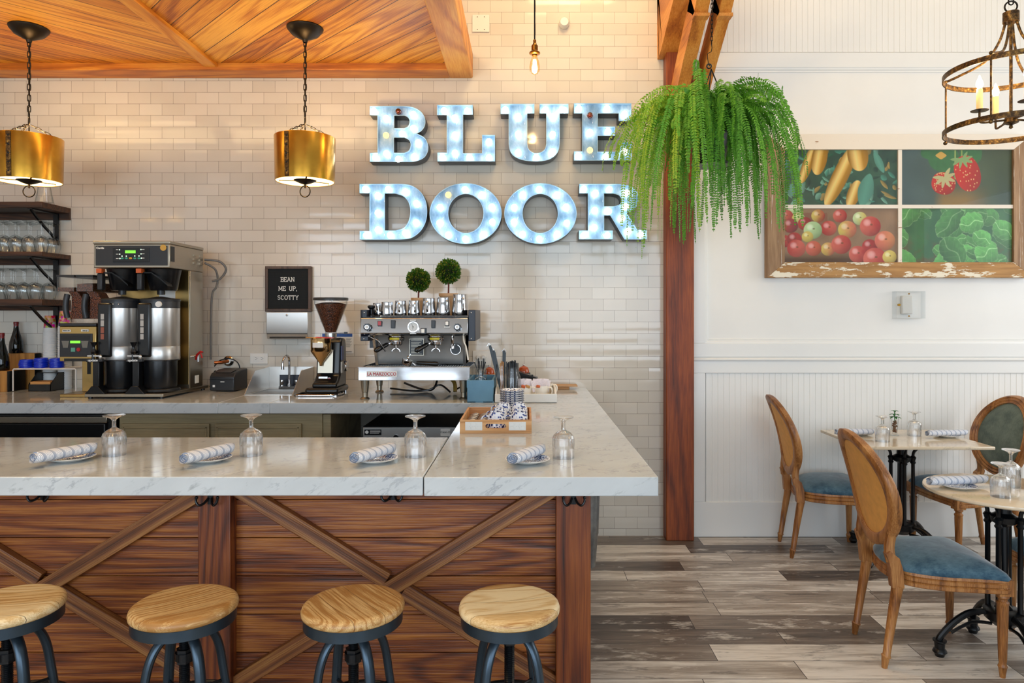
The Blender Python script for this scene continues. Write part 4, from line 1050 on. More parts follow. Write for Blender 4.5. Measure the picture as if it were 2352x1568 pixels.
for lv_, (z, n, L, el_) in enumerate(((0.115, 7, 0.045, 0.35), (0.13, 7, 0.042, 0.5), (0.148, 6, 0.034, 0.9))):
    for k in range(n):
        a = k * 2 * PI / n + lv_ * 0.5; leafblade(m, (0, 0, z), (math.cos(a), math.sin(a), el_), (0, 0, 1), L, 0.009, 0.5)
m.build('leaves', plain('succulent_leaf', '#1f6b22', 0.4), t, ang=80, fix=False)

# ================================================================ PENDANT LAMPS
def chain(mb, p0, p1, L=0.03, w=0.011, r=0.0022, n=None):
    p0 = Vector(p0); p1 = Vector(p1); d = p1 - p0; n = n or max(1, int(d.length / (L * 0.74))); q = d.to_track_quat('Z', 'Y')
    for i in range(n):
        c = p0 + d * ((i + 0.5) / n); Lh = d.length / n * 0.5 * 1.30
        pts = []
        for k in range(12):
            a = 2 * PI * k / 12; v = Vector((w / 2 * math.cos(a), 0, (Lh - w / 2) * (1 if math.sin(a) > 0.01 else (-1 if math.sin(a) < -0.01 else 0)) + w / 2 * math.sin(a)))
            if i % 2: v = Vector((0, v.x, v.z))
            pts.append(c + q @ v)
        mb.tube(pts, r, 6, True)
def make_pendant(loc, rz, label):
    t = thing('pendant_lamp', label, 'lamp', loc, rz, 'brass drum pendant lamps')
    # origin at the ring, z up to the ceiling at 3.146
    H = 3.145 - loc[2]
    m = MB(); m.lathe([(0.012, H - 0.085), (0.016, H - 0.07), (0.03, H - 0.064), (0.075, H - 0.04), (0.099, H - 0.012), (0.102, H - 0.004), (0.10, H), (0, H)], seg=40); m.build('canopy', M['bronze'], t)
    m = MB(); zt = 0.335
    chain(m, (0, 0, H - 0.075), (0, 0, zt + 0.085), 0.04, 0.016, 0.0026)
    m.torus((0, 0, zt + 0.062), 0.022, 0.003, (0.9, 0.4, 0), 20, 6)
    for k in range(3):
        a = 2 * PI * k / 3 + 0.25; chain(m, (0.012 * math.cos(a), 0.012 * math.sin(a), zt + 0.04), (0.162 * math.cos(a), 0.162 * math.sin(a), zt - 0.035), 0.03, 0.012, 0.002)
    m.tube([(0.003, 0, H - 0.07), (0.004, 0.004, H * 0.7), (-0.004, 0, zt + 0.10), (0, 0, zt + 0.02)], 0.0025); m.build('chain', M['bronze'], t)
    m = MB(); m.lathe([(0.170, 0.300), (0.1695, 0.302), (0.1655, 0.300), (0.1600, 0.050), (0.1625, 0.048), (0.165, 0.050)], seg=72, closed=True)
    sh = m.build('shade', [M['brass']], t)
    m = MB(); m.lathe([(0.1650, 0.299), (0.1595, 0.051)], seg=72); m.build('shade_lining', plain('cream_lining', '#efe3c4', 0.6), sh)
    m = MB()
    a0 = R(-108); m.M = Matrix.Rotation(a0, 4, 'Z')
    vs = []
    for k in range(7):
        aa = (k - 3) * 0.026
        vs += [(0.1675 * math.cos(aa), 0.1675 * math.sin(aa), 0.052), (0.1718 * math.cos(aa), 0.1718 * math.sin(aa), 0.299)]
    m.add(vs, [(2 * k, 2 * k + 2, 2 * k + 3, 2 * k + 1) for k in range(6)]); m.build('seam_strip', M['rust'], sh)
    m = MB(); m.M = Matrix.Rotation(a0, 4, 'Z')
    for k in range(5):
        m = MB(); m.M = Matrix.Rotation(a0, 4, 'Z'); m.sphere((0.1688 + 0.0009 * k, 0, 0.08 + 0.049 * k), (0.003, 0.0055, 0.0055), 10, 8); m.build('rivet', M['iron'], sh)
    m = MB(); m.lathe([(0, 0.034), (0.012, 0.034), (0.03, 0.040), (0.062, 0.054), (0.064, 0.057), (0, 0.059)], seg=32)
    for k in range(3):
        a = 2 * PI * k / 3 + 0.9; m.beam((0.05 * math.cos(a), 0.05 * math.sin(a), 0.056), (0.158 * math.cos(a), 0.158 * math.sin(a), 0.062), 0.008, 0.004)
    m.cyl((0, 0, 0.012), 0.006, 0.03, 10); m.build('bottom_disc', M['bronze'], t)
    m = MB(); m.torus((0, 0, -0.006), 0.0325, 0.0032, (0.25, 1, 0), 32, 8); m.build('pull_ring', M['bronze'], t)
    m = MB(); m.cyl((0, 0, 0.24), 0.016, 0.05, 14); m.tube([(0, 0, 0.28), (0, 0, 0.36)], 0.004); m.build('socket', M['bronze'], t)
    m = MB(); m.sphere((0, 0, 0.18), (0.028, 0.028, 0.04), 16, 12); m.build('bulb', M['bulb_warm'], t)
    point('pendant_light', (0, 0, 0.13), 2.2, WARM, 0.04, t)
    point('pendant_uplight', (0, 0, 0.272), 14, WARM, 0.05, t)
    return t
pn = make_pendant((-1.273, 4.0, 2.2125), 0, 'brass drum pendant lamp hanging by a chain above the letter board')
pn2 = dup(pn, (-2.858, 4.0, 2.2125), R(20), 'brass drum pendant lamp at the left edge above the glass shelves')

# bare bulb
t = thing('bare_bulb_pendant', 'single glowing filament bulb on a black cord above the letter sign', 'lamp', (0.044, 3.9, zz(172, 3.9)))
m = MB(); m.tube([(0, 0, 0.19), (0, 0, 1.9)], 0.0045, 8); m.build('cord', M['iron'], t)
m = MB(); m.lathe([(0, 0.195), (0.0085, 0.195), (0.0085, 0.178), (0.014, 0.168), (0.018, 0.163), (0.0185, 0.135), (0.03, 0.125), (0.031, 0.119), (0.026, 0.114), (0.015, 0.112), (0.015, 0.105), (0, 0.105)], seg=28); m.build('socket', plain('antique_brass', '#7d5520', 0.3, 0.9), t)
m = MB(); m.lathe([(0.013, 0.108), (0.015, 0.10), (0.024, 0.075), (0.029, 0.045), (0.027, 0.022), (0.016, 0.006), (0.004, 0.0), (0, -0.002)], seg=28); b = m.build('bulb', glass('warm_bulb_glass', (1.0, 0.9, 0.7), (0.9, 0.6, 0.25)), t)
m = MB()
for k in range(6):
    a = k * PI / 3; m.tube([(0.006 * math.cos(a), 0.006 * math.sin(a), 0.085), (0.012 * math.cos(a), 0.012 * math.sin(a), 0.03), (0.008 * math.cos(a + .5), 0.008 * math.sin(a + .5), 0.025)], 0.0022, 6)
m.build('filament', M['bulb_warm'], b)
point('bare_bulb_light', (0, 0, 0.05), 7, WARM, 0.02, t)

# ================================================================ CHANDELIER
CZ = 2.303
t = thing('cage_chandelier', 'rusty round cage chandelier with candle bulbs at the top right', 'chandelier', (2.085, 3.0, CZ))
m = MB(); Rr = 0.254
m.lathe([(Rr - 0.003, -0.011), (Rr + 0.002, -0.011), (Rr + 0.002, 0.011), (Rr - 0.003, 0.011)], seg=72, closed=True); m.build('lower_ring', M['rust'], t)
m = MB(); m.lathe([(Rr - 0.003, 0.233), (Rr + 0.002, 0.233), (Rr + 0.002, 0.255), (Rr - 0.003, 0.255)], seg=72, closed=True); m.build('upper_ring', M['rust'], t)
for k in range(4):
    a = R(130 + 90 * k); d = Vector((math.cos(a), math.sin(a), 0)); Z = Vector((0, 0, 1))
    m = MB(); m.tube([d * Rr + Z * -0.01, d * Rr + Z * 0.25], 0.004, 8); m.sphere(d * (Rr + 0.002) + Z * -0.018, 0.009, 10, 8); m.sphere(d * Rr + Z * 0.262, 0.008, 10, 8); m.build('upright_rod', M['rust'], t)
    m = MB(); m.tube(bez([d * Rr + Z * 0.262, d * 0.20 + Z * 0.275, d * 0.10 + Z * 0.31, d * 0.045 + Z * 0.38, d * 0.02 + Z * 0.46], 6), 0.0055, 8); m.build('curved_arm', M['rust'], t)
m = MB(); m.lathe([(0, 0.455), (0.031, 0.455), (0.031, 0.497), (0, 0.50)], seg=28); m.build('top_cap', M['rust'], t)
m = MB(); m.torus((0, 0, 0.522), 0.0235, 0.0035, (0.3, 1, 0), 28, 8); chain(m, (0, 0, 0.535), (0, 0, 1.6), 0.05, 0.022, 0.003); m.build('hanging_chain', M['bronze'], t)
m = MB(); m.tube([(0, 0, 0.02), (0, 0, 0.46)], 0.0065, 10); m.lathe([(0, -0.005), (0.008, 0), (0.006, 0.012), (0.022, 0.018), (0.03, 0.022), (0.026, 0.03), (0.022, 0.05), (0.008, 0.058), (0, 0.058)], seg=20); m.build('centre_stem', M['rust'], t)
for k in range(4):
    a = R(172 + 90 * k); d = Vector((math.cos(a), math.sin(a), 0)); c = d * 0.125
    m = MB(); m.tube(bez([d * 0.02 + Z * 0.035, d * 0.07 + Z * 0.03, d * 0.118 + Z * 0.028, d * 0.125 + Z * 0.045, d * 0.125 + Z * 0.075], 5), 0.0045, 8)
    m.lathe([(0, 0.072), (0.034, 0.078), (0.035, 0.080), (0, 0.077)], c, 28); arm = m.build('candle_arm', M['rust'], t)
    m = MB(); m.cyl(c + Z * 0.078, 0.0125, 0.095, 16); m.build('candle_sleeve', plain('ivory_sleeve', '#e8c890', 0.5), arm)
    m = MB(); m.lathe([(0, 0.173), (0.008, 0.175), (0.0145, 0.19), (0.013, 0.203), (0.006, 0.22), (0.002, 0.232), (0, 0.233)], c, 14); m.build('candle_bulb', M['flame'], arm)
    point('candle_light', c + Z * 0.2 + d * 0.02, 3.2, WARM, 0.015, t)

# ================================================================ HANGING FERN
FX0, FY0, FZ0 = 1.018, 3.86, 2.50
t = thing('hanging_fern', 'large green fern in a black hanging pot in front of the timber post', 'hanging plant', (FX0, FY0, FZ0))
m = MB(); m.lathe([(0, -0.17), (0.075, -0.17), (0.078, -0.165), (0.105, -0.01), (0.11, -0.005), (0.11, 0.0), (0.102, 0.0), (0.1, -0.02), (0, -0.02)], seg=32); m.lathe([(0, -0.175), (0.10, -0.178), (0.105, -0.165), (0.10, -0.165), (0, -0.17)], seg=32); m.build('pot', M['blackp'], t)
m = MB()
for k in range(3):
    a = R(90 + 120 * k); m.tube(bez([(0.105 * math.cos(a), 0.105 * math.sin(a), 0), (0.09 * math.cos(a), 0.09 * math.sin(a), 0.12), (0.004, 0, 0.36)], 6), 0.0035)
m.torus((-0.008, 0, 0.375), 0.012, 0.004, (0.2, 1, 0), 16, 6)
m.build('pot_hanger', M['iron'], t)
m = MB(); m.tube([(-0.004, 0, 0.375), (-0.012, 0, 0.39), (-0.016, 0, 0.42), (-0.016, 0, 0.445), (0.004, 0, 0.455), (0.008, 0, 0.475), (0.006, 0, 0.50)], 0.0022); chain(m, (0.006, 0, 0.495), (0.012, 0, 0.99), 0.03, 0.012, 0.002); m.build('chain', M['bronze'], t)
rs = random.Random(11)
V = []; F = []; C = []
def leaflet(p, d, up, L, w, c):
    s = d.cross(up)
    if s.length < 1e-4: return
    s.normalize(); b = len(V); tip = p + d * L - Vector((0, 0, L * 0.25))
    V.extend([p, p + d * L * 0.35 + s * w, p + d * L * 0.35 - s * w, p + d * L * 0.72 + s * w * 0.7 - Vector((0, 0, L * 0.1)), p + d * L * 0.72 - s * w * 0.7 - Vector((0, 0, L * 0.1)), tip])
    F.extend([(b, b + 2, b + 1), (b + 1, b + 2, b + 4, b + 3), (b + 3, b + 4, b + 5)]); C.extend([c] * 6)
def frond(a, rise, out, drop, L, cb, wmax=0.031):
    d = Vector((math.cos(a), math.sin(a), 0)); p0 = d * rs.uniform(0.0, 0.07) + Vector((0, 0, -0.01))
    wob = rs.uniform(-0.9, 0.9); e = Vector((-d.y, d.x, 0)); tw = R(rs.uniform(-75, 75))
    pts = bez([p0, p0 + d * out * 0.35 + Vector((0, 0, rise * 0.8)), p0 + d * out * 0.75 + e * wob * out * 0.2 + Vector((0, 0, rise * 0.85 - drop * 0.12)), p0 + d * out * 0.97 + e * wob * out * 0.4 + Vector((0, 0, rise * 0.3 - drop * 0.5)), p0 + d * out * 1.02 + e * wob * out * 0.5 + Vector((0, 0, -drop))], 14)
    n = len(pts); b0 = len(V)
    for i, p in enumerate(pts):   # rachis as a thin strip
        V.extend([p + e * 0.0012, p - e * 0.0012]); C.extend([cb * 0.5] * 2)
        if i: F.append((b0 + 2 * i - 2, b0 + 2 * i - 1, b0 + 2 * i + 1, b0 + 2 * i))
    acc = 0.0; step = 0.0125
    for i in range(2, n - 1):
        seg = pts[i + 1] - pts[i]; k = max(1, int(round(seg.length / step)))
        dd = seg.normalized()
        for q in range(k):
            f = (i + q / k) / (n - 1); p = pts[i] + seg * (q / k)
            W = wmax * (min(1, f * 5) * (1 - f) ** 0.55 + 0.12)
            side = dd.cross(Vector((0, 0, 1)))
            side = side.normalized() if side.length > 0.05 else e
            side = (side + e * 0.6).normalized() if side.dot(e) > 0 else (side - e * 0.6).normalized()
            side = Matrix.Rotation(tw, 3, dd) @ side
            for sg in (-1, 1):
                ld = (side * sg + dd * 0.35 + Vector((rs.uniform(-.12, .12), rs.uniform(-.12, .12), rs.uniform(-.2, .12)))).normalized()
                leaflet(p, ld, dd.cross(ld) + Vector((rs.uniform(-.4, .4), rs.uniform(-.4, .4), 0)), W * rs.uniform(0.7, 1.2), 0.0049, min(1, max(0, cb + rs.uniform(-.12, .12))))
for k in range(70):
    a = k * 2.39996 + 0.5; frond(a, rs.uniform(0.10, 0.22), rs.uniform(0.14, 0.36), rs.uniform(-0.16, 0.14), 0, 0.3 + 0.35 * max(0, -math.cos(a)) + rs.uniform(-0.15, 0.12), 0.028)  # left side yellower: letter light partly put into the leaf colour
for k in range(180):
    a = k * 2.39996 + rs.uniform(-0.2, 0.2)
    lay = (k % 7) / 6
    out = 0.12 + 0.30 * rs.random() ** 0.7; drop = 0.06 + 0.50 * rs.random(); rise = 0.07 + 0.24 * rs.random() * (0.4 + out)
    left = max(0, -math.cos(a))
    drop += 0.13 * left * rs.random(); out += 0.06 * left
    cb = 0.30 + 0.45 * left ** 1.5 + rs.uniform(-0.15, 0.12)  # left fronds coloured yellower, partly standing in for warm light from the letters
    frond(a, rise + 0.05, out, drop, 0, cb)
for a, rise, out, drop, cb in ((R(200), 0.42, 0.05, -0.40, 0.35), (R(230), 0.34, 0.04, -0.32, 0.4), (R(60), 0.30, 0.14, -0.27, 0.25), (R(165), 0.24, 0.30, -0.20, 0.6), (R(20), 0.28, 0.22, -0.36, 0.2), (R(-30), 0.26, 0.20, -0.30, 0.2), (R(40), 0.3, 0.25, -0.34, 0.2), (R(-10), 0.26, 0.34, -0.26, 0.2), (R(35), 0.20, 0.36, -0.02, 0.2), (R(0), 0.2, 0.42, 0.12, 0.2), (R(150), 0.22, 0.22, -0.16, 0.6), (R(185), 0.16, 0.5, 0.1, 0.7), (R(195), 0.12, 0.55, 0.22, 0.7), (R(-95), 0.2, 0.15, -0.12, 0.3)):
    frond(a, rise, out, drop, 0, cb)
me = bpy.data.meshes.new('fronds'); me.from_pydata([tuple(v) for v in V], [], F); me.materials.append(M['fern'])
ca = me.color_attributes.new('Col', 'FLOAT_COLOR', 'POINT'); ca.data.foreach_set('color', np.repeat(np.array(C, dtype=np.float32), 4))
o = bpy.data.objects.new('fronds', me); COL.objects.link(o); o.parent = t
# ================================================================ ESPRESSO MACHINE
XL, XRR = -0.975, -0.33
t = thing('espresso_machine', 'polished steel two-group espresso machine on four legs on the back worktop', 'espresso machine', (-0.65, 4.3, ZC)); O = t.location.copy()
zt0, zt1 = 1.118, 1.195; Yf = 4.03
m = MB(O); m.box(XL, XRR, Yf, Yf + 0.004, zt0, zt1); m.box(XL, XL + 0.004, Yf, 4.50, zt0, zt1); m.box(XRR - 0.004, XRR, Yf, 4.50, zt0, zt1); m.box(XL, XRR, 4.496, 4.50, zt0, zt1); m.box(XL, XRR, Yf, 4.5, zt0, zt0 + 0.004); m.box(XL - 0.004, XRR + 0.004, Yf - 0.004, Yf + 0.008, zt1 - 0.003, zt1 + 0.003)
m.build('drip_tray', M['chrome'], t, bevel=0.002)
m = MB(O)
for k in range(42): m.box(XL + 0.02 + k * 0.0146, XL + 0.024 + k * 0.0146, Yf + 0.01, 4.22, zt1 - 0.006, zt1 - 0.002)
m.box(XL + 0.01, XRR - 0.01, Yf + 0.01, 4.22, zt1 - 0.012, zt1 - 0.009); m.build('drip_grate', M['steel'], t)
for nx, (x, y) in enumerate(((-0.951, 4.095), (-0.372, 4.095), (-0.945, 4.47), (-0.372, 4.47))):
    m = MB(O); m.lathe([(0, ZC), (0.026, ZC), (0.027, ZC + 0.004), (0.022, ZC + 0.009), (0.0155, ZC + 0.012), (0.0165, ZC + 0.04), (0.019, ZC + 0.042), (0.0255, zt0), (0, zt0)], (x, y, 0), 28); m.build('leg', M['steel2'], t)
# back box and inclined splash panel
m = MB(O); m.prism([(4.29, zt1), (4.25, 1.375), (4.5, 1.375), (4.5, zt1)], XL + 0.055, XRR - 0.045, 'yz'); m.build('splash_panel', M['steel'], t, bevel=0.002)
m = MB(O); m.prism([(4.285, zt1 - 0.004), (4.18, 1.375), (4.19, 1.385), (4.48, 1.385), (4.48, zt1)], XL + 0.045, XL + 0.06, 'yz'); m.build('body_cheek', M['steel'], t); m = MB(O); m.prism([(4.285, zt1 - 0.004), (4.18, 1.375), (4.19, 1.385), (4.48, 1.385), (4.48, zt1)], XRR - 0.06, XRR - 0.045, 'yz'); m.build('body_cheek', M['steel'], t)
m = MB(O); m.prism([(Yf + 0.02, 1.381), (Yf, 1.392), (Yf + 0.012, 1.478), (Yf + 0.025, 1.482), (4.50, 1.482), (4.5, 1.375), (Yf + 0.04, 1.375)], XL + 0.012, XRR - 0.012, 'yz'); m.build('front_panel', M['chrome'], t, bevel=0.003)
for x0, x1, ex in ((XL + 0.006, XL + 0.012, 0.04), (XRR - 0.012, XRR + 0.018, 0)):
    m = MB(O); m.box(x0 - (0.002), x0 + 0.045 if ex else x1 + 0.012, 4.065, 4.45, 1.345, 1.375) if ex else m.box(x0, x1 + 0.012, 4.065, 4.5, 1.345, 1.528)
    if ex: m.box(x0 - 0.002, x1 + 0.028, 4.075, 4.45, 1.482, 1.528); m.box(x0 - 0.002, x1 - 0.001, 4.065, 4.5, 1.345, 1.528)
    sp = m.build('side_plate', M['navy'], t, bevel=0.004)
    m = MB(O); m.sphere((x0 + 0.018, 4.064 if not ex else 4.073, 1.51), (0.005, 0.003, 0.005), 10, 6); m.sphere((x0 + 0.018, 4.064, 1.358), (0.005, 0.003, 0.005), 10, 6); m.build('screw_heads', M['chrome'], sp)
m = MB(O); m.box(XL + 0.02, XRR - 0.012, 4.055, 4.48, 1.4825, 1.486)
for k in range(60): m.box(XL + 0.13 + k * 0.0083, XL + 0.1335 + k * 0.0083, 4.052, 4.06, 1.484, 1.492)
m.box(XL + 0.13, XRR - 0.012, 4.056, 4.062, 1.489, 1.494); m.build('cup_rail', M['iron'], t)
yp = Yf - 0.001
def P(px, py, Y=4.03): return (zx(px, Y), Y, zz(py, Y))
def PZ(u, v): return 820 + u / 6.532, 660 + v / 6.532
for u, v in ((165, 592), (1510, 592)):
    x, _, z = P(*PZ(u, v)); m = MB(O)
    m.lathe([(0, -0.03), (0.02, -0.028), (0.02, -0.004), (0.019, 0.0), (0, 0)], (x, Yf - 0.003, z), 24, lambda r, zz_, a: r * (1 + 0.09 * math.cos(9 * a)) if r > 0.015 else r, 'y')
    m.M = None; k = m.build('steam_knob', M['blackp'], t); m = MB(O); m.lathe([(0, 0.0), (0.0095, 0.0), (0.0095, 0.003), (0, 0.004)], (x, Yf - 0.036, z), 20, None, 'y'); m.build('knob_cap', M['whitep'], k)
    m = MB(O); m.lathe([(0, 0), (0.012, 0), (0.012, 0.03), (0, 0.03)], (x, Yf - 0.032, z), 20, None, 'y'); m.build('knob_stem', M['chrome'], k)
def sq(u, v, w, h, name, mat, par=t, d=0.004):
    x, _, z = P(*PZ(u, v)); W = w / 6.532 / FX * 4.03; Hh = h / 6.532 / FX * 4.03
    m = MB(O); m.box(x - W / 2, x + W / 2, yp - d, yp + 0.004, z - Hh / 2, z + Hh / 2); return m.build(name, mat, par, bevel=0.0008)
q = sq(341, 540, 62, 80, 'rocker_switch', M['iron']); sq(341, 538, 46, 62, 'red_rocker', M['red'], q, 0.006)
q = sq(540, 550, 62, 120, 'rocker_switch', M['iron']); sq(540, 550, 40, 95, 'black_rocker', M['dkplast'], q, 0.006)
q = sq(1145, 550, 60, 116, 'rocker_switch', M['iron']); sq(1145, 550, 38, 92, 'black_rocker', M['dkplast'], q, 0.006)
q = sq(1350, 540, 58, 76, 'push_switch', M['iron']); sq(1350, 538, 44, 58, 'cream_button', M['cream'], q, 0.006)
q = sq(1000, 652, 88, 86, 'push_switch', M['iron']); sq(990, 650, 50, 60, 'cream_button', M['cream'], q, 0.006)
sq(1352, 595, 92, 20, 'switch_label', M['paper'], t, 0.002); sq(843, 492, 90, 18, 'gauge_label', M['paper'], t, 0.002); sq(841, 688, 94, 18, 'gauge_label', M['paper'], t, 0.002)
x, _, z = P(*PZ(846, 590))
m = MB(O); m.lathe([(0.027, -0.012), (0.0315, -0.012), (0.0315, 0.004), (0.027, 0.004)], (x, Yf, z), 36, None, 'y', True); g = m.build('pressure_gauge', M['chrome'], t)
m = MB(O); m.lathe([(0, 0), (0.0275, 0), (0.0275, 0.006), (0, 0.006)], (x, Yf - 0.008, z), 32, None, 'y'); m.build('dial', M['paper'], g)
m = MB(O)
for aa, L in ((R(112), 0.021), (R(262), 0.015)): m.beam((x, Yf - 0.016, z), (x + L * math.cos(aa), Yf - 0.016, z + L * math.sin(aa)), 0.0012, 0.0012, (0, 1, 0))
m.sphere((x, Yf - 0.0162, z), (0.003, 0.001, 0.003), 10, 6)
for k in range(12): a = R(-40 + 26 * k); m.box(x + 0.023 * math.cos(a) - 0.0008, x + 0.023 * math.cos(a) + 0.0008, Yf - 0.0168, Yf - 0.0158, z + 0.023 * math.sin(a) - 0.0008, z + 0.023 * math.sin(a) + 0.0008)
m.build('needle', M['iron'], g)
# group heads with portafilters
for u in (575, 1175):
    x, _, z = P(*PZ(u, 745), 4.10); y = 4.13
    m = MB(O); m.lathe([(0, 1.345), (0.044, 1.345), (0.049, 1.352), (0.05, 1.363), (0.045, 1.368), (0.046, 1.385), (0, 1.385)], (x, y, 0), 32); gh = m.build('group_head', M['chrome'], t)
    m = MB(O); vs = []
    for k in range(13):
        a = R(-128 + 5.6 * k); vs += [(x + 0.0512 * math.cos(a), y + 0.0512 * math.sin(a), 1.352), (x + 0.0512 * math.cos(a), y + 0.0512 * math.sin(a), 1.364)]
    m.add(vs, [(2 * k, 2 * k + 2, 2 * k + 3, 2 * k + 1) for k in range(12)]); m.build('yellow_band', plain('yellow_label', '#d8c411', 0.4), gh)
    m = MB(O); m.lathe([(0, 1.318), (0.03, 1.318), (0.036, 1.324), (0.038, 1.342), (0.042, 1.343), (0.042, 1.349), (0, 1.349)], (x, y, 0), 32)
    m.lathe([(0, 1.298), (0.008, 1.298), (0.0095, 1.318), (0, 1.318)], (x, y - 0.005, 0), 16)
    m.tube(bez([(x - 0.024, y - 0.005, 1.283), (x - 0.018, y - 0.005, 1.293), (x, y - 0.005, 1.301), (x + 0.018, y - 0.005, 1.293), (x + 0.024, y - 0.005, 1.280)], 6), 0.0052, 8)
    pf = m.build('portafilter', M['chrome'], t)
    m = MB(O); h0 = Vector((x - 0.03, y - 0.025, 1.334)); h1 = Vector((x - 0.108, y - 0.095, 1.288))
    m.tube([h0 + (h1 - h0) * f for f in (0.15, 0.25, 0.45, 0.75, 0.92, 1.0)], [0.009, 0.0125, 0.0125, 0.0155, 0.0155, 0.008], 14); m.build('handle', M['blackp'], pf)
    m = MB(O); m.tube([h0, h0 + (h1 - h0) * 0.2], 0.006, 8); m.build('handle_neck', M['chrome'], pf)
# information plates on the splash panel
def sp(u, v, w, h, name, mat, par=t, yy=4.245, rz=0):
    Y = yy; x, _, z = P(*PZ(u, v), Y); W = w / 6.532 / FX * Y; Hh = h / 6.532 / FX * Y
    m = MB(O); m.box(x - W / 2, x + W / 2, Y - 0.002, Y + 0.04, z - Hh / 2, z + Hh / 2); return m.build(name, mat, par, smooth=False)
a = sp(893, 895, 222, 250, 'spec_plate', M['steel2'], yy=4.235); b = sp(893, 895, 206, 234, 'black_field', M['iron'], a, yy=4.232)
for k in range(10): sp(893 - 10 * (k % 3), 800 + 22 * k, 165 - 20 * (k % 3), 4, 'print_line', M['steel2'], b, yy=4.2285)
sp(247, 850, 112, 112, 'black_switch_plate', M['iron'], yy=4.236)
x, _, z = P(*PZ(1480, 930), 4.24); m = MB(O); m.torus((x, 4.238, z), 0.030, 0.0035, (0, 1, 0), 32, 8); m.build('water_gauge_ring', M['chrome'], t); m = MB(O); m.lathe([(0, 0), (0.029, 0), (0.029, 0.004), (0, 0.004)], (x, 4.236, z), 28, None, 'y'); m.build('water_gauge', M['dkplast'], t)
x, _, z = P(*PZ(1432, 820), 4.12); m = MB(O); m.lathe([(0, 1.375), (0.009, 1.375), (0.009, 1.335), (0.007, 1.33), (0.0105, 1.325), (0.0105, 1.298), (0, 1.298)], (x, 4.12, 0), 18); m.build('hot_water_spout', M['chrome'], t)
m = MB(O); x0 = P(*PZ(160, 730), 4.05)[0]; m.tube(bez([(x0, 4.07, 1.375), (x0 + 0.03, 4.06, 1.362), (x0 + 0.06, 4.05, 1.348), (x0 + 0.105, 4.05, 1.285)], 7), 0.0045, 10); m.build('steam_wand', M['chrome'], t)
m = MB(O); x0 = P(*PZ(1590, 730), 4.05)[0]; m.tube(bez([(x0, 4.07, 1.378), (x0 + 0.006, 4.05, 1.34), (x0 + 0.018, 4.05, 1.31), (x0 + 0.030, 4.05, 1.235)], 7), 0.0045, 10); m.build('steam_wand', M['cream'], t)
# name badge
q = sq(372, 1300, 455, 90, 'name_badge', M['paper'], t, 0.002)
x, _, z = P(*PZ(372, 1300)); tm = MB(O)
for _k in range(4): text_mb('LA MARZOCCO', (x + (_k - 1.5) * 0.0004, Yf - 0.0038 - 0.00008 * _k, z + (_k % 2) * 0.0005), 0.0275, O, 0.0004, 0.0, sx=0.85, mb=tm)
tm.build('badge_lettering', M['red'], q, smooth=False)
# hoses below
m = MB(); m.tube(bez([(-0.80, 4.55, ZC + 0.05), (-0.68, 4.5, ZC + 0.015), (-0.6, 4.45, ZC + 0.02), (-0.58, 4.48, ZC + 0.09), (-0.66, 4.5, ZC + 0.11)], 8), 0.007)
m.tube(bez([(-0.88, 4.5, ZC + 0.02), (-0.72, 4.42, ZC + 0.012), (-0.62, 4.4, ZC + 0.02), (-0.55, 4.42, ZC + 0.05), (-0.48, 4.36, ZC + 0.012)], 8), 0.006)
m.tube(bez([(-0.46, 4.38, ZC + 0.012), (-0.42, 4.42, ZC + 0.035), (-0.36, 4.5, ZC + 0.02)], 8), 0.005)
tag(m.build('black_hose', M['blackp']), 'black hoses lying on the worktop under the espresso machine', 'hose')
m = MB(); m.tube(bez([(-0.60, 4.44, ZC + 0.12), (-0.52, 4.42, ZC + 0.11), (-0.46, 4.40, ZC + 0.07), (-0.45, 4.38, ZC + 0.012)], 8), 0.012, 10)
tag(m.build('yellow_hose', plain('yellow_hose', '#8a6c1e', 0.5)), 'thick yellow braided hose under the espresso machine', 'hose')
# loose portafilter on the tray
t = thing('loose_portafilter', 'portafilter with a black handle lying across the drip tray of the espresso machine', 'portafilter', (-0.66, 4.07, 1.198)); O = t.location.copy()
p = P(935, 834, 4.07); m = MB(O); q0 = Matrix.Translation((p[0], 4.07, 1.222)) @ Matrix.Rotation(R(18), 4, 'Y')
m.M = q0; m.lathe([(0, -0.018), (0.024, -0.018), (0.029, -0.012), (0.031, 0.008), (0.034, 0.010), (0.034, 0.015), (0, 0.015)], seg=30); m.tube([(0.03, 0, 0.006), (0.055, 0, -0.002)], 0.006, 10); m.M = None
m.tube([(p[0], 4.07, 1.235), (p[0] + 0.012, 4.07, 1.252), (p[0] + 0.022, 4.07, 1.27)], 0.004, 8); m.sphere((p[0] + 0.008, 4.07, 1.248), (0.009, 0.009, 0.012), 12, 8)
m.build('basket', M['chrome'], t)
m = MB(O); m.tube([(p[0] + 0.055, 4.07, 1.218), (p[0] + 0.07, 4.07, 1.217), (p[0] + 0.11, 4.07, 1.215), (p[0] + 0.16, 4.07, 1.212), (p[0] + 0.18, 4.07, 1.211), (p[0] + 0.185, 4.07, 1.211)], [0.009, 0.0115, 0.0125, 0.0145, 0.013, 0.005], 16); m.build('handle', M['blackp'], t)
# tamper
t = thing('tamper', 'black tamper standing at the left end of the espresso machine top', 'tamper', (zx(853, 4.15), 4.15, 1.486))
m = MB(); m.lathe([(0, 0), (0.022, 0), (0.022, 0.008), (0.012, 0.012), (0.010, 0.02), (0.012, 0.045), (0.0215, 0.055), (0.0225, 0.064), (0.015, 0.07), (0, 0.071)], seg=28); m.build('body', M['iron'], t)
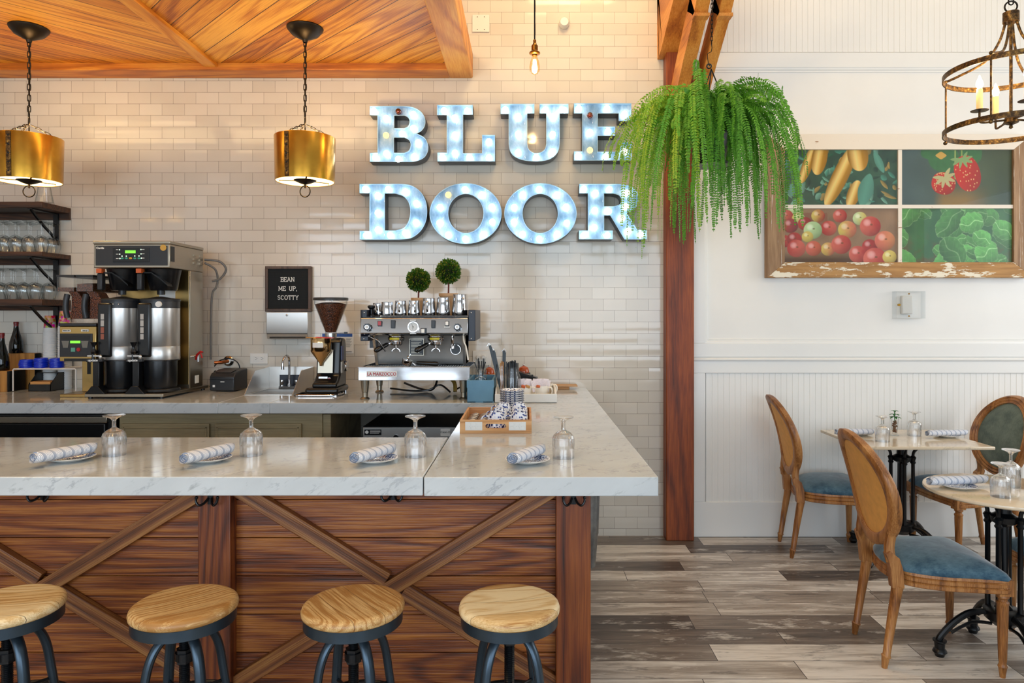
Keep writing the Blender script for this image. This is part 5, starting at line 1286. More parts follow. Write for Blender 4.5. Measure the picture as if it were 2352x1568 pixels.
# milk jugs
JG = [(870, 30, 696, 4.28, 250, 'small steel milk jug behind the first one at the left end of the machine top'), (889, 28.5, 693.5, 4.13, 175, 'steel milk jug with its handle to the left, beside the tamper'),
      (920, 29, 690.5, 4.16, 272, 'steel milk jug third from the left end, about as tall as the next'), (951, 28.5, 690, 4.16, 285, 'steel milk jug in front of the smaller topiary'),
      (985, 32, 684.8, 4.16, 268, 'medium steel milk jug in the middle of the row, right of the smaller topiary'), (1018, 32, 683, 4.16, 300, 'steel milk jug second from the right end of the machine top'), (1056, 36, 676, 4.16, 295, 'tallest steel milk jug at the right end of the machine top')]
for px, w, top, Y, ang, lab in JG:
    h = zz(top, Y) - 1.4945; r = w / FX * Y / 2
    t = thing('milk_jug', lab, 'jug', (zx(px, Y), Y, 1.4945), R(ang), 'steel milk jugs on the espresso machine')
    sp_ = lambda rr, z, a, h=h: rr * (1 + (0.13 * math.exp(-((a - PI) / 0.28) ** 2) if z > h * 0.86 else 0))
    m = MB(); m.lathe([(0, 0), (r * 0.98, 0), (r, 0.003), (r * 0.99, h * 0.3), (r * 0.90, h * 0.7), (r * 0.84, h * 0.88), (r * 0.87, h), (r * 0.84, h), (r * 0.81, h * 0.88), (r * 0.96, 0.01), (0, 0.006)], seg=36, mod=sp_); m.build('body', M['chrome'], t)
    m = MB(); m.tube(bez([(r * 0.88, 0, h * 0.86), (r * 1.25, 0, h * 0.84), (r * 1.42, 0, h * 0.72), (r * 1.35, 0, h * 0.35), (r * 1.18, 0, h * 0.22), (r * 0.98, 0, h * 0.24)], 6), 0.0052, 8, flat=0.5); m.build('handle', M['chrome'], t)
# topiaries
rs = random.Random(5)
for (px, py, rad, ptop, pw, Y, lab) in ((961, 643, 27, 684, 34, 4.36, 'smaller ball topiary in a tan pot behind the milk jugs, left of the taller one'), (1030, 623, 29, 673.5, 44, 4.36, 'taller ball topiary in a tan pot behind the milk jugs')):
    t = thing('ball_topiary', lab, 'plant', (zx(px, Y), Y, 1.486), 0, 'topiaries on the espresso machine'); zc = zz(py, Y) - 1.486; rr = rad / FX * Y; zp = zz(ptop, Y) - 1.486; pr = pw / FX * Y / 2
    m = MB(); m.lathe([(0, 0), (pr * 0.62, 0), (pr * 0.92, zp - 0.018), (pr, zp - 0.018), (pr * 1.02, zp), (pr * 0.9, zp), (pr * 0.88, zp - 0.01), (0, zp - 0.01)], seg=32); m.build('pot', M['terra'], t)
    m = MB(); m.tube([(0, 0, zp - 0.01), (0.002, 0, (zp + zc) / 2), (0, 0, zc)], 0.0055, 8); m.build('trunk', plain('red_trunk', '#6a3020', 0.7), t)
    V = []; F = []; C = []
    for k in range(1500):
        z = 1 - 2 * (k + 0.5) / 1500; a = k * 2.39996; s = math.sqrt(1 - z * z); d = Vector((s * math.cos(a), s * math.sin(a), z)); q = rr * rs.uniform(0.62, 0.92)
        p = d * q + Vector((0, 0, zc)); dd = (d + Vector((rs.uniform(-1, 1), rs.uniform(-1, 1), rs.uniform(-1, 1))) * 0.55).normalized(); sd = dd.cross(Vector((rs.uniform(-1, 1), rs.uniform(-1, 1), rs.uniform(-1, 1)))).normalized() * 0.0052; b = len(V); L = 0.0165
        V.extend([p, p + dd * L * .5 + sd, p + dd * L, p + dd * L * .5 - sd]); F.append((b, b + 1, b + 2, b + 3)); c = rs.random() ** 1.6; C.extend([c] * 4)
    me = bpy.data.meshes.new('leaf_ball'); me.from_pydata([tuple(v) for v in V], [], F); me.materials.append(M['box_leaf']); ca = me.color_attributes.new('Col', 'FLOAT_COLOR', 'POINT'); ca.data.foreach_set('color', np.repeat(np.array(C, dtype=np.float32), 4))
    o = bpy.data.objects.new('leaf_ball', me); COL.objects.link(o); o.parent = t
    m = MB(); m.sphere((0, 0, zc), rr * 0.72, 16, 12); m.build('leaf_core', plain('dark_leaf_core', '#0c1a06', 0.9), o)

# ================================================================ ESPRESSO GRINDER (middle of the counter)
GY = 4.42; GX = zx(760, GY)
t = thing('espresso_grinder', 'black coffee grinder with a large bean-filled cone hopper, right of the small sink', 'coffee grinder', (GX, GY, ZC)); O = Vector((0, 0, 0))
def gz(py, Y=GY): return zz(py, Y) - ZC
m = MB(); R1 = 0.104; m.lathe([(0, gz(683)), (R1 + 0.002, gz(683.5)), (R1 + 0.004, gz(685)), (R1 + 0.004, gz(689.5)), (0, gz(689.5))], seg=48); m.build('hopper_lid', M['dkplast'], t)
m = MB(); m.lathe([(R1 - 0.003, gz(690)), (R1 - 0.003, gz(698)), (0.036, gz(762)), (0.034, gz(766))], seg=48); hp = m.build('hopper', M['glass'], t)
m = MB(); m.lathe([(0, gz(694)), (0.05, gz(694.5)), (R1 - 0.007, gz(698.5)), (0.031, gz(763)), (0, gz(763))], seg=48); m.build('coffee_beans', M['beans'], hp)
m = MB(); m.lathe([(0.036, gz(772)), (0.036, gz(765)), (0.033, gz(765)), (0.033, gz(772))], seg=28, closed=True); m.lathe([(0, gz(780)), (0.034, gz(780)), (0.034, gz(772)), (0, gz(772))], seg=28); m.build('collar', M['steel'], t)
m = MB()
body = [(-0.16, 0.045), (0.07, 0.045), (0.075, 0.06), (0.07, 0.30), (0.055, 0.345), (-0.02, 0.35), (-0.05, 0.33), (-0.075, 0.12), (-0.12, 0.085), (-0.16, 0.075)]
m.prism([(y, z) for y, z in body], -0.072, 0.080, 'yz'); m.build('housing', M['blackp'], t, bevel=0.012, seg=3)
m = MB(); m.box(-0.108, 0.094, -0.185, 0.08, 0.012, 0.048); m.build('base', M['blackp'], t, bevel=0.014, seg=3)
for x in (-0.085, 0.075):
    for y in (-0.15, 0.06): m = MB(); m.cyl((x, y, 0), 0.012, 0.014, 16); m.build('foot', M['chrome'], t)
m = MB(); m.prism([(-0.083, 0.155), (-0.079, 0.30), (-0.0785, 0.30), (-0.082, 0.155)], -0.056, 0.036, 'yz')
m.M = None; fp = MB(); fp.cbox((-0.008, -0.087, 0.205), 0.092, 0.012, 0.145, (R(-5), 0, 0)); fp.build('front_plate', M['steel2'], t)
fx0 = -0.030
m = MB(); m.lathe([(0.060, gz(775, 4.31)), (0.063, gz(777, 4.31)), (0.063, gz(806, 4.31)), (0.060, gz(808, 4.31)), (0.010, gz(834, 4.31)), (0.009, gz(840, 4.31)), (0.006, gz(840, 4.31)), (0.008, gz(832, 4.31)), (0.057, gz(807, 4.31)), (0.057, gz(778, 4.31))], (fx0, -0.11, 0), 40, closed=True); fn = m.build('dosing_funnel', plain('warm_steel', '#c9a878', 0.15, 1.0), t)
m = MB(); vs = []
for k in range(10):
    a = R(-125 + 7 * k); vs += [(fx0 + 0.0634 * math.cos(a), -0.11 + 0.0634 * math.sin(a), gz(798, 4.25)), (fx0 + 0.0634 * math.cos(a), -0.11 + 0.0634 * math.sin(a), gz(787, 4.25))]
m.add(vs, [(2 * k, 2 * k + 2, 2 * k + 3, 2 * k + 1) for k in range(9)]); m.build('funnel_label', M['paper'], fn)
m = MB(); m.tube([(-0.11, -0.155, gz(775, 4.27)), (-0.05, -0.155, gz(775.5, 4.27))], 0.0035, 8); br = m.build('brush_handle', M['boxwood'], t); m = MB(); m.tube([(-0.05, -0.155, gz(775.3, 4.27)), (0.02, -0.155, gz(775.6, 4.27)), (0.065, -0.155, gz(775.5, 4.27))], [0.0055, 0.0055, 0.001], 10); m.build('red_brush_tip', M['red'], br)
m = MB(); m.box(0.0795, 0.082, -0.06, 0.0, 0.21, 0.30); m.build('blue_label', plain('label_blue', '#1b3a78', 0.4), t)
m = MB(); m.box(0.0795, 0.082, -0.062, -0.01, 0.13, 0.20); m.build('white_label', M['paper'], t)
m = MB(); m.lathe([(0, -0.006), (0.012, -0.006), (0.012, 0.01), (0, 0.01)], (0.018, -0.095, 0.095), 20, None, 'y'); k = m.build('start_button', M['chrome'], t); m = MB(); m.lathe([(0, -0.008), (0.007, -0.008), (0.007, 0.0), (0, 0)], (0.018, -0.096, 0.095), 16, None, 'y'); m.build('red_cap', M['red'], k)
m = MB(); m.sphere((-0.01, -0.092, 0.142), (0.006, 0.004, 0.006), 10, 8); m.cbox((-0.02, -0.1, 0.105), 0.055, 0.004, 0.012, (R(-10), 0, 0)); m.build('chrome_badge', M['chrome'], t)
m = MB(); m.lathe([(0, 0), (0.03, 0), (0.034, 0.006), (0.034, 0.02), (0, 0.022)], (0.085, 0.0, 0.17), 28, None, 'x'); m.build('side_dial', M['chrome'], t)
m = MB(); m.tube([(0.03, 0, gz(765)), (0.1, 0, gz(764))], 0.002, 6); m.box(0.085, 0.105, -0.006, 0.006, gz(767), gz(762)); m.build('slide_gate', M['iron'], t)
m = MB(); L = 0.115
pts = [(x, y, 0.008) for x, y in arc(L * 0.75, 0.045, 0.05, 0.05, 90, -60, 6)[:1] + [(0.12, 0.03), (0.12, -0.05), (0.10, -0.085), (0.06, -0.1), (-0.10, -0.1), (-0.135, -0.095), (-0.15, -0.06), (-0.12, 0.04)]]
m.tube(bez([Vector(p) for p in pts + [pts[0]]], 5)[:-1], 0.006, 8, True); m.box(-0.135, 0.11, -0.09, 0.04, 0.001, 0.005)
tg = thing('knock_tray', 'thin steel tray in front of the black cone-hopper grinder', 'tray', (GX - 0.02, 4.31, ZC)); m.build('tray_body', M['chrome'], tg)

# ================================================================ SINK
t = thing('hand_sink', 'small steel hand sink with upright side guards set into the worktop', 'sink', (-1.59, 4.5, ZC)); O = t.location.copy()
for x in (-1.74, -1.442):
    m = MB(O); m.prism([(4.285, ZC), (4.455, ZC + 0.137), (4.70, ZC + 0.143), (4.70, ZC)], x - 0.002, x + 0.002, 'yz'); m.build('side_guard', M['steel'], t, bevel=0.001)
m = MB(O); m.box(-1.742, -1.44, 4.700, 4.706, ZC, ZC + 0.145); m.build('back_guard', M['steel'], t)
m = MB(O); x0, x1, y0, y1, z0 = -1.715, -1.465, 4.325, 4.615, ZC - 0.055
m.box(x0, x1, y0, y1, z0 - 0.003, z0); m.box(x0 - 0.003, x0, y0, y1, z0, ZC + 0.002); m.box(x1, x1 + 0.003, y0, y1, z0, ZC + 0.002); m.box(x0, x1, y0 - 0.003, y0, z0, ZC + 0.002); m.box(x0, x1, y1, y1 + 0.003, z0, ZC + 0.002)
m.box(-1.737, x0, 4.29, 4.70, ZC + 0.0005, ZC + 0.003); m.box(x1, -1.445, 4.29, 4.70, ZC + 0.0005, ZC + 0.003); m.box(x0, x1, 4.29, y0, ZC + 0.0005, ZC + 0.003); m.box(x0, x1, y1, 4.70, ZC + 0.0005, ZC + 0.003)
m.build('basin', M['steel'], t)
m = MB(O); m.box(-1.665, -1.53, 4.692, 4.698, ZC + 0.005, ZC + 0.09); m.build('dark_backplate', M['navy'], t)
m = MB(O); m.box(-1.52, -1.475, 4.694, 4.699, ZC + 0.075, ZC + 0.125); m.build('notice_sticker', M['paper'], t)
fc = MB(O); fxx = zx(664.5, 4.63); fc.box(fxx - 0.06, fxx + 0.055, 4.6, 4.66, ZC + 0.003, ZC + 0.022); fc.cyl((fxx, 4.63, ZC + 0.02), 0.013, 0.018, 18)
fc.tube(bez([(fxx, 4.63, ZC + 0.03), (fxx, 4.63, ZC + 0.16), (fxx, 4.625, ZC + 0.205), (fxx - 0.004, 4.59, ZC + 0.225), (fxx - 0.01, 4.545, ZC + 0.2), (fxx - 0.011, 4.535, ZC + 0.15)], 8), 0.0075, 12); fc.cyl((fxx - 0.011, 4.535, ZC + 0.138), 0.0105, 0.022, 14)
for s in (-1, 1): fc.lathe([(0, 0.02), (0.013, 0.02), (0.011, 0.035), (0.0145, 0.045), (0.0125, 0.062), (0, 0.064)], (fxx + s * 0.048, 4.63, ZC), 12)
fc.build('faucet', M['chrome'], t)

# ================================================================ WALL FITTINGS
t = thing('letter_board', 'black felt letter board in a brown wooden frame reading BEAN ME UP, SCOTTY', 'sign', (zx(662, 4.69), 4.69, zz(716, 4.69))); O = t.location.copy()
Yq = 4.685; a, b, c, d = zx(608.5, Yq), zx(714, Yq), zz(715.5, Yq), zz(611, Yq)
m = MB(O); w = 0.019
m.box(a, b, Yq, WY - 0.002, c, c + w); m.box(a, b, Yq, WY - 0.002, d - w, d); m.box(a, a + w, Yq, WY - 0.002, c + w, d - w); m.box(b - w, b, Yq, WY - 0.002, c + w, d - w); m.build('frame', M['darkwood'], t, bevel=0.002)
m = MB(O); m.box(a + w, b - w, Yq + 0.012, Yq + 0.02, c + w, d - w); z = c + w + 0.002
while z < d - w - 0.004: m.box(a + w, b - w, Yq + 0.008, Yq + 0.0125, z, z + 0.0038); z += 0.0058
m.build('felt_panel', M['slate'], t, smooth=False)
def A(cx, cy, rx, ry, a0, a1, n=10): return arc(cx, cy, rx, ry, a0, a1, n)
GL = {  # strokes in a unit-high cell; the second list holds serif centres
 'B': (0.72, [[(0.1, 0), (0.1, 1)], [(0.1, 1)] + A(0.4, 0.76, 0.24, 0.24, 90, -90) + [(0.1, 0.52)], [(0.1, 0.52)] + A(0.42, 0.26, 0.27, 0.26, 90, -90) + [(0.1, 0)]], [(0.05, 0), (0.05, 1)]),
 'E': (0.68, [[(0.1, 0), (0.1, 1)], [(0.1, 1), (0.62, 1), (0.62, 0.82)], [(0.1, 0.5), (0.48, 0.5)], [(0.1, 0), (0.65, 0), (0.65, 0.2)]], [(0.05, 0), (0.05, 1)]),
 'A': (0.86, [[(0.08, 0), (0.43, 1), (0.78, 0)], [(0.2, 0.33), (0.66, 0.33)]], [(0.08, 0), (0.78, 0), (0.38, 1)]),
 'N': (0.86, [[(0.14, 0), (0.14, 1), (0.72, 0), (0.72, 1)]], [(0.12, 0), (0.08, 1), (0.72, 1)]),
 'M': (1.0, [[(0.12, 0), (0.14, 1), (0.5, 0.25), (0.86, 1), (0.88, 0)]], [(0.12, 0), (0.88, 0), (0.1, 1), (0.9, 1)]),
 'U': (0.84, [[(0.14, 1), (0.14, 0.3)] + A(0.42, 0.3, 0.28, 0.3, 180, 360) + [(0.7, 1)]], [(0.14, 1), (0.7, 1)]),
 'P': (0.7, [[(0.12, 0), (0.12, 1)], [(0.12, 1)] + A(0.4, 0.74, 0.25, 0.26, 90, -90) + [(0.12, 0.48)]], [(0.12, 0), (0.06, 1)]),
 ',': (0.3, [[(0.12, 0.08), (0.1, -0.15)]], []),
 'S': (0.66, [A(0.33, 0.75, 0.24, 0.25, 20, 270) + A(0.33, 0.26, 0.26, 0.25, 90, -160)], []),
 'C': (0.8, [A(0.42, 0.5, 0.34, 0.5, 45, 315, 16)], [(0.66, 0.85)]),
 'O': (0.88, [A(0.44, 0.5, 0.36, 0.5, 0, 360, 20)], []),
 'T': (0.76, [[(0.38, 0), (0.38, 1)], [(0.05, 0.82), (0.05, 1), (0.71, 1), (0.71, 0.82)]], [(0.38, 0)]),
 'Y': (0.8, [[(0.4, 0), (0.4, 0.45), (0.08, 1)], [(0.4, 0.45), (0.72, 1)]], [(0.4, 0), (0.08, 1), (0.72, 1)]),
 ' ': (0.62, [], [])}
def slab(mb, txt, cx, y, cz, h, w=0.13):
    y0_ = y; n_ = 0
    tot = sum(GL[ch][0] + 0.1 for ch in txt) * h; x = cx - tot / 2
    for ch in txt:
        wd_, st_, sf = GL[ch]
        for s in st_:
            for p, q in zip(s[:-1], s[1:]):
                n_ += 1; y = y0_ - 0.00013 * (n_ % 9)
                P0 = Vector((x + p[0] * h, y, cz - h / 2 + p[1] * h)); P1 = Vector((x + q[0] * h, y, cz - h / 2 + q[1] * h))
                dd = (P1 - P0).normalized() * w * h * 0.4; mb.beam(P0 - dd, P1 + dd, 0.003, w * h, Vector((0, 0, 1)) if abs(dd.z) < 0.9 * dd.length else Vector((1, 0, 0)))
        for sx_, sz_ in sf:
            y = y0_ - 0.0014
            mb.box(x + (sx_ - 0.13) * h, x + (sx_ + 0.13) * h, y - 0.0015, y + 0.0015, cz - h / 2 + sz_ * h - w * h * 0.4, cz - h / 2 + sz_ * h + w * h * 0.4)
        x += (wd_ + 0.1) * h
m = MB(O)
for s, px, py in (('BEAN', 660.5, 641.5), ('ME UP,', 661, 662.5), ('SCOTTY', 661.5, 683)): slab(m, s, zx(px, Yq), Yq + 0.006, zz(py, Yq), 0.0272)
m.build('white_letters', M['whitep'], t, smooth=False)
t = thing('towel_dispenser', 'steel paper towel dispenser on the tiled wall under the letter board', 'dispenser', (zx(660, 4.68), 4.68, zz(778, 4.68))); O = t.location.copy()
Yd = 4.64; a, b = zx(611.5, Yd), zx(707, Yd); c, d = zz(778, Yd), zz(716.6, Yd)
m = MB(O); m.prism([(WY - 0.002, c - 0.002), (Yd + 0.016, c), (Yd + 0.003, c + 0.03), (Yd, c + 0.04), (Yd, d), (WY - 0.002, d)], a, b, 'yz'); m.build('body', M['steel'], t, bevel=0.003)
m = MB(O); m.box(a + 0.004, b - 0.004, Yd - 0.003, Yd, c + 0.032, c + 0.036); m.box(a + 0.02, b - 0.02, Yd + 0.006, Yd + 0.02, c + 0.004, c + 0.012); m.build('dispensing_slot', M['bronze'], t)
m = MB(O); m.sphere((zx(659, Yd), Yd, d - 0.02), (0.008, 0.004, 0.008), 14, 8); m.build('lock', M['chrome'], t)
def outlet(px, py, w, h, label, gang=1):
    t = thing('wall_outlet', label, 'outlet', (zx(px, 4.72), 4.72, zz(py, 4.72)))
    m = MB(); m.box(-w / 2, w / 2, -0.004, 0.001, -h / 2, h / 2); m.build('cover_plate', M['whitep'], t, bevel=0.0015); return t
t = outlet(595, 823, 0.12, 0.072, 'white horizontal double outlet on the tiles between the printer and the sink')
m = MB(); m.box(-0.035, 0.035, -0.0065, -0.003, -0.017, 0.017); r_ = m.build('receptacle', M['whitep'], t, bevel=0.001)
m = MB()
for s in (-1, 1):
    for dz in (-0.006, 0.006): m.box(s * 0.02 - 0.005, s * 0.02 + 0.005, -0.0072, -0.006, dz - 0.001, dz + 0.001)
    m.box(s * 0.02 + 0.007, s * 0.02 + 0.010, -0.0072, -0.006, -0.002, 0.002)
m.build('slots', M['iron'], r_)
t = outlet(1107, 822, 0.125, 0.10, 'white outlet plate with two plugs behind the blue wooden box')
m = MB(); m.cyl((-0.022, -0.03, 0.006), 0.014, 0.03, 14, 'y'); m.cyl((0.015, -0.04, 0.008), 0.013, 0.038, 14, 'y'); m.build('plugs', M['whitep'], t)
m = MB(); m.tube(bez([(-0.022, -0.03, 0.0), (-0.022, -0.04, -0.04), (-0.02, -0.04, -0.11)], 6), 0.0035); m.tube(bez([(0.015, -0.04, 0.0), (0.014, -0.045, -0.05), (0.01, -0.04, -0.11)], 6), 0.0035); m.build('cords', M['dkplast'], t)
t = thing('junction_cover', 'square blank white cover plate on the tiles near the wooden ceiling corner', 'wall plate', (zx(1104.5, 4.72), 4.72, zz(54, 4.72)))
m = MB(); m.box(-0.058, 0.058, -0.004, 0.001, -0.058, 0.058); m.build('plate', M['whitep'], t, bevel=0.001)
m = MB()
for x in (-0.024, 0.024):
    for z in (-0.043, 0.043): m.sphere((x, -0.0045, z), (0.003, 0.0015, 0.003), 8, 6)
m.build('screws', M['bronze'], t)
t = thing('wall_sensor', 'small round white sensor high on the tiled wall, right of the bare bulb', 'sensor', (zx(1296, 4.70), 4.70, zz(52, 4.70)))
m = MB(); m.lathe([(0, -0.022), (0.026, -0.022), (0.032, -0.014), (0.036, 0.02), (0, 0.02)], (0, 0, 0), 32, None, 'y'); m.build('body', M['whitep'], t)
t = thing('instruction_sheet', 'white instruction sheet with a blue header taped to the tiles behind the black grinder', 'poster', (zx(777, 4.72), 4.722, zz(811, 4.72))); O = t.location.copy()
m = MB(O); a, b, c, d = zx(740, 4.72), zx(812, 4.72), zz(811, 4.72), zz(766, 4.72); m.box(a, b, 4.7205, 4.7225, c, d); m.build('sheet', M['paper'], t, smooth=False)
m = MB(O); m.box(a, b - 0.008, 4.7195, 4.7205, d - 0.021, d); m.build('blue_header', plain('header_blue', '#1d4fa0', 0.5), t, smooth=False)
m = MB(O)
for k in range(9): m.box(b - 0.05, b - 0.012 - 0.006 * (k % 3), 4.7195, 4.7205, d - 0.034 - k * 0.007, d - 0.0325 - k * 0.007)
m.box(b - 0.06, b - 0.012, 4.7195, 4.7205, c + 0.008, c + 0.012); m.build('print', M['dkplast'], t, smooth=False)
m = MB(O)
for k in range(2): m.cbox((b - 0.063, 4.7198, d - 0.045 - k * 0.03), 0.014, 0.001, 0.018)
m.build('illustrations', plain('print_orange', '#c9804a', 0.6), t, smooth=False)
# thermostat under a clear guard
t = thing('thermostat', 'thermostat inside a clear plastic guard on the white wall below the framed picture', 'thermostat', (zx(2089, 4.68), 4.716, zz(700, 4.68))); W_, H_ = 0.098, 0.091
m = MB(); m.box(-0.045, 0.028, -0.028, 0.0, -0.062, 0.062); m.build('thermostat_body', M['whitep'], t, bevel=0.008, seg=3)
m = MB(); m.box(-W_, W_, -0.055, -0.052, -H_, H_); m.box(-W_, -W_ + 0.003, -0.052, 0, -H_, H_); m.box(W_ - 0.003, W_, -0.052, 0, -H_, H_); m.box(-W_, W_, -0.052, 0, H_ - 0.003, H_); m.box(-W_, W_, -0.052, 0, -H_, -H_ + 0.003); m.build('clear_guard', M['acrylic'], t, smooth=False)
m = MB(); m.torus((0, -0.056, 0), 0.001, 0.0001); m = MB()
for z in (-0.075, 0.075): m.sphere((0, -0.03, z), 0.006, 10, 8)
m.cyl((-W_ + 0.015, -0.066, 0.0), 0.008, 0.014, 14, 'y'); m.build('brass_fittings', M['brass'], t)

# ================================================================ COFFEE BREWER (left)
bx0, bx1 = -2.568, -2.117; YBf, YBr = 4.13, 4.558
t = thing('coffee_brewer', 'large steel twin coffee brewer with a dark control panel above two dispensers', 'coffee machine', (-2.34, 4.35, ZC)); O = t.location.copy()
m = MB(O); m.box(bx0, bx1, YBf, YBr, 1.776, 1.918); m.build('hood', M['steel2'], t, bevel=0.004)
m = MB(O); m.box(bx0 - 0.003, bx1 + 0.003, YBf - 0.004, YBr, 1.918, 1.936); m.build('top_cover', M['steel2'], t, bevel=0.003)
m = MB(O); m.box(bx0 + 0.012, bx1 - 0.012, YBf - 0.002, YBf, 1.79, 1.908); pn_ = m.build('panel_face', M['dkplast'], t, bevel=0.001)
def Q(u, v): return 210 + u / 7.84, 540 + v / 7.84
def cb(u0, u1, v0, v1, name, mat, par, d=0.004, bev=0.0):
    p0, p1 = Q(u0, v0), Q(u1, v1); m = MB(O); m.box(zx(p0[0], YBf), zx(p1[0], YBf), YBf - d, YBf - 0.001, zz(p1[1], YBf), zz(p0[1], YBf)); return m.build(name, mat, par, smooth=False, bevel=bev)
kp = cb(395, 1050, 225, 485, 'keypad', M['blackp'], pn_, 0.006, 0.001)
cb(620, 805, 275, 325, 'display', M['green_led'], kp, 0.008)
m = MB(O); m2 = MB(O); m3 = MB(O)
def dot(mb, u, v, r, d=0.008, s=1.0):
    p = Q(u, v); mb.sphere((zx(p[0], YBf), YBf - d + 0.001, zz(p[1], YBf)), (r * s, 0.0015, r), 10, 6)
for u, v in ((520, 264), (522, 343), (563, 378), (640, 378), (792, 375), (868, 375), (903, 260), (905, 338), (525, 421), (910, 414)): dot(m, u, v, 0.0035)
m.build('indicator_lights', M['led'], kp)
for u in (567, 640, 792, 868): dot(m2, u, 418, 0.0055, s=1.6)
m2.build('teal_keys', plain('teal_key', '#3a9a80', 0.4), kp); dot(m3, 715, 416, 0.006, s=1.6); m3.build('yellow_key', plain('yellow_key', '#d8a020', 0.4), kp)
m = MB(O)
for v in (262, 343, 421): m.box(zx(Q(455, 0)[0], YBf), zx(Q(500, 0)[0], YBf), YBf - 0.0075, YBf - 0.006, zz(Q(0, v + 5)[1], YBf), zz(Q(0, v - 5)[1], YBf))
for v in (258, 336, 414): m.box(zx(Q(922, 0)[0], YBf), zx(Q(965, 0)[0], YBf), YBf - 0.0075, YBf - 0.006, zz(Q(0, v + 5)[1], YBf), zz(Q(0, v - 5)[1], YBf))
m.build('key_labels', M['paper'], kp)
p = Q(150, 232); text_mb('Curtis', (zx(p[0], YBf) + 0.004, YBf - 0.0028, zz(p[1], YBf)), 0.016, O, 0.0005, 0.0006, sx=1.15).build('brand_lettering', M['paper'], pn_, smooth=False)
m = MB(O); p = Q(1298, 225); m.lathe([(0, 0), (0.0185, 0), (0.0185, 0.002), (0, 0.002)], (zx(p[0], YBf), YBf - 0.004, zz(p[1], YBf)), 28, None, 'y'); m.build('gold_seal', plain('gold_seal', '#c99a3c', 0.4), pn_)
m = MB(O); m.box(bx1, bx1 + 0.0015, YBf + 0.01, YBf + 0.055, 1.815, 1.905); m.build('side_label', M['iron'], t)
m = MB(O)
for y in (4.42, 4.50):
    for z in (1.875, 1.85, 1.825): m.prism([(y, z - 0.003), (y + 0.035, z - 0.003), (y + 0.035, z + 0.003), (y, z + 0.006)], bx1, bx1 + 0.006, 'yz')
m.build('vent_louvres', M['steel2'], t)
m = MB(O); m.box(bx0 + 0.01, bx1 - 0.003, 4.385, YBr, ZC + 0.03, 1.776); m.build('tower', M['steel2'], t, bevel=0.003)
m = MB(O); m.box(bx0 + 0.02, bx1 - 0.012, 4.382, 4.3855, 1.06, 1.774); m.build('tower_front', M['gold'], t)
m = MB(O); m.box(bx1 - 0.0032, bx1 - 0.001, 4.45, 4.50, 1.06, 1.11); m.build('rating_label', M['paper'], t)
m = MB(O); m.prism([(-2.60, 4.095), (-2.137, 4.095), (-2.137, 4.10), (-2.11, 4.62), (-2.60, 4.62)], ZC + 0.012, ZC + 0.03, 'xy'); m.build('base_plate', M['steel2'], t, bevel=0.002)
for x, y in ((-2.16, 4.12), (-2.58, 4.12), (-2.13, 4.58), (-2.58, 4.58)): m = MB(O); m.cyl((x, y, ZC), 0.012, 0.014, 14); m.build('foot', M['iron'], t)
m = MB(O); m.tube([(-2.12, 4.42, 1.235), (-2.085, 4.42, 1.235)], 0.006, 10); m.cyl((-2.085, 4.42, 1.20), 0.008, 0.05, 12); tp = m.build('hot_water_tap', M['chrome'], t)
m = MB(O); m.tube([(-2.10, 4.42, 1.215), (-2.085, 4.405, 1.245), (-2.06, 4.40, 1.265), (-2.045, 4.40, 1.262)], [0.006, 0.008, 0.008, 0.005], 8); m.tube([(-2.062, 4.40, 1.26), (-2.05, 4.40, 1.225)], 0.005, 8); m.build('red_lever', M['red'], tp)
for x in (-2.45, -2.215):
    m = MB(O); m.lathe([(0, 1.645), (0.072, 1.645), (0.078, 1.655), (0.097, 1.762), (0.10, 1.772), (0, 1.772)], (x, 4.25, 0), 40); bc = m.build('brew_basket', M['blackp'], t)
    m = MB(O); m.prism([(x - 0.085, 1.745), (x - 0.02, 1.745), (x + 0.03, 1.71), (x + 0.075, 1.672), (x + 0.078, 1.668), (x + 0.075, 1.68), (x + 0.03, 1.72), (x - 0.02, 1.752), (x - 0.08, 1.752)], 4.145, 4.20, 'xz'); m.build('drip_lip', M['iron'], bc)
    m = MB(O); m.box(x - 0.1, x - 0.070, 4.13, 4.17, 1.645, 1.745); m.build('handle', M['dkplast'], bc, bevel=0.006)
    m = MB(O); m.box(x - 0.102, x - 0.070, 4.126, 4.165, 1.745, 1.772); m.build('orange_tab', M['orange'], bc, bevel=0.002)
    m = MB(O); m.cyl((x, 4.22, 1.62), 0.022, 0.03, 16); m.build('drip_nozzle', M['iron'], bc)
m = MB(O); m.box(-2.31, -2.21, 4.378, 4.382, 1.60, 1.66); m.build('notice_sticker', M['paper'], t)
m = MB(O); m.tube(bez([(-2.115, 4.57, 1.86), (-2.03, 4.60, 1.85), (-1.995, 4.62, 1.80), (-2.03, 4.62, 1.74), (-2.08, 4.60, 1.72)], 7), 0.008); m.tube(bez([(-2.115, 4.57, 1.84), (-2.06, 4.60, 1.80), (-2.05, 4.62, 1.74), (-2.06, 4.62, 1.68), (-2.09, 4.62, 1.6), (-2.10, 4.63, 1.2)], 7), 0.007); m.build('hoses', plain('grey_hose', '#6a6865', 0.5), t)
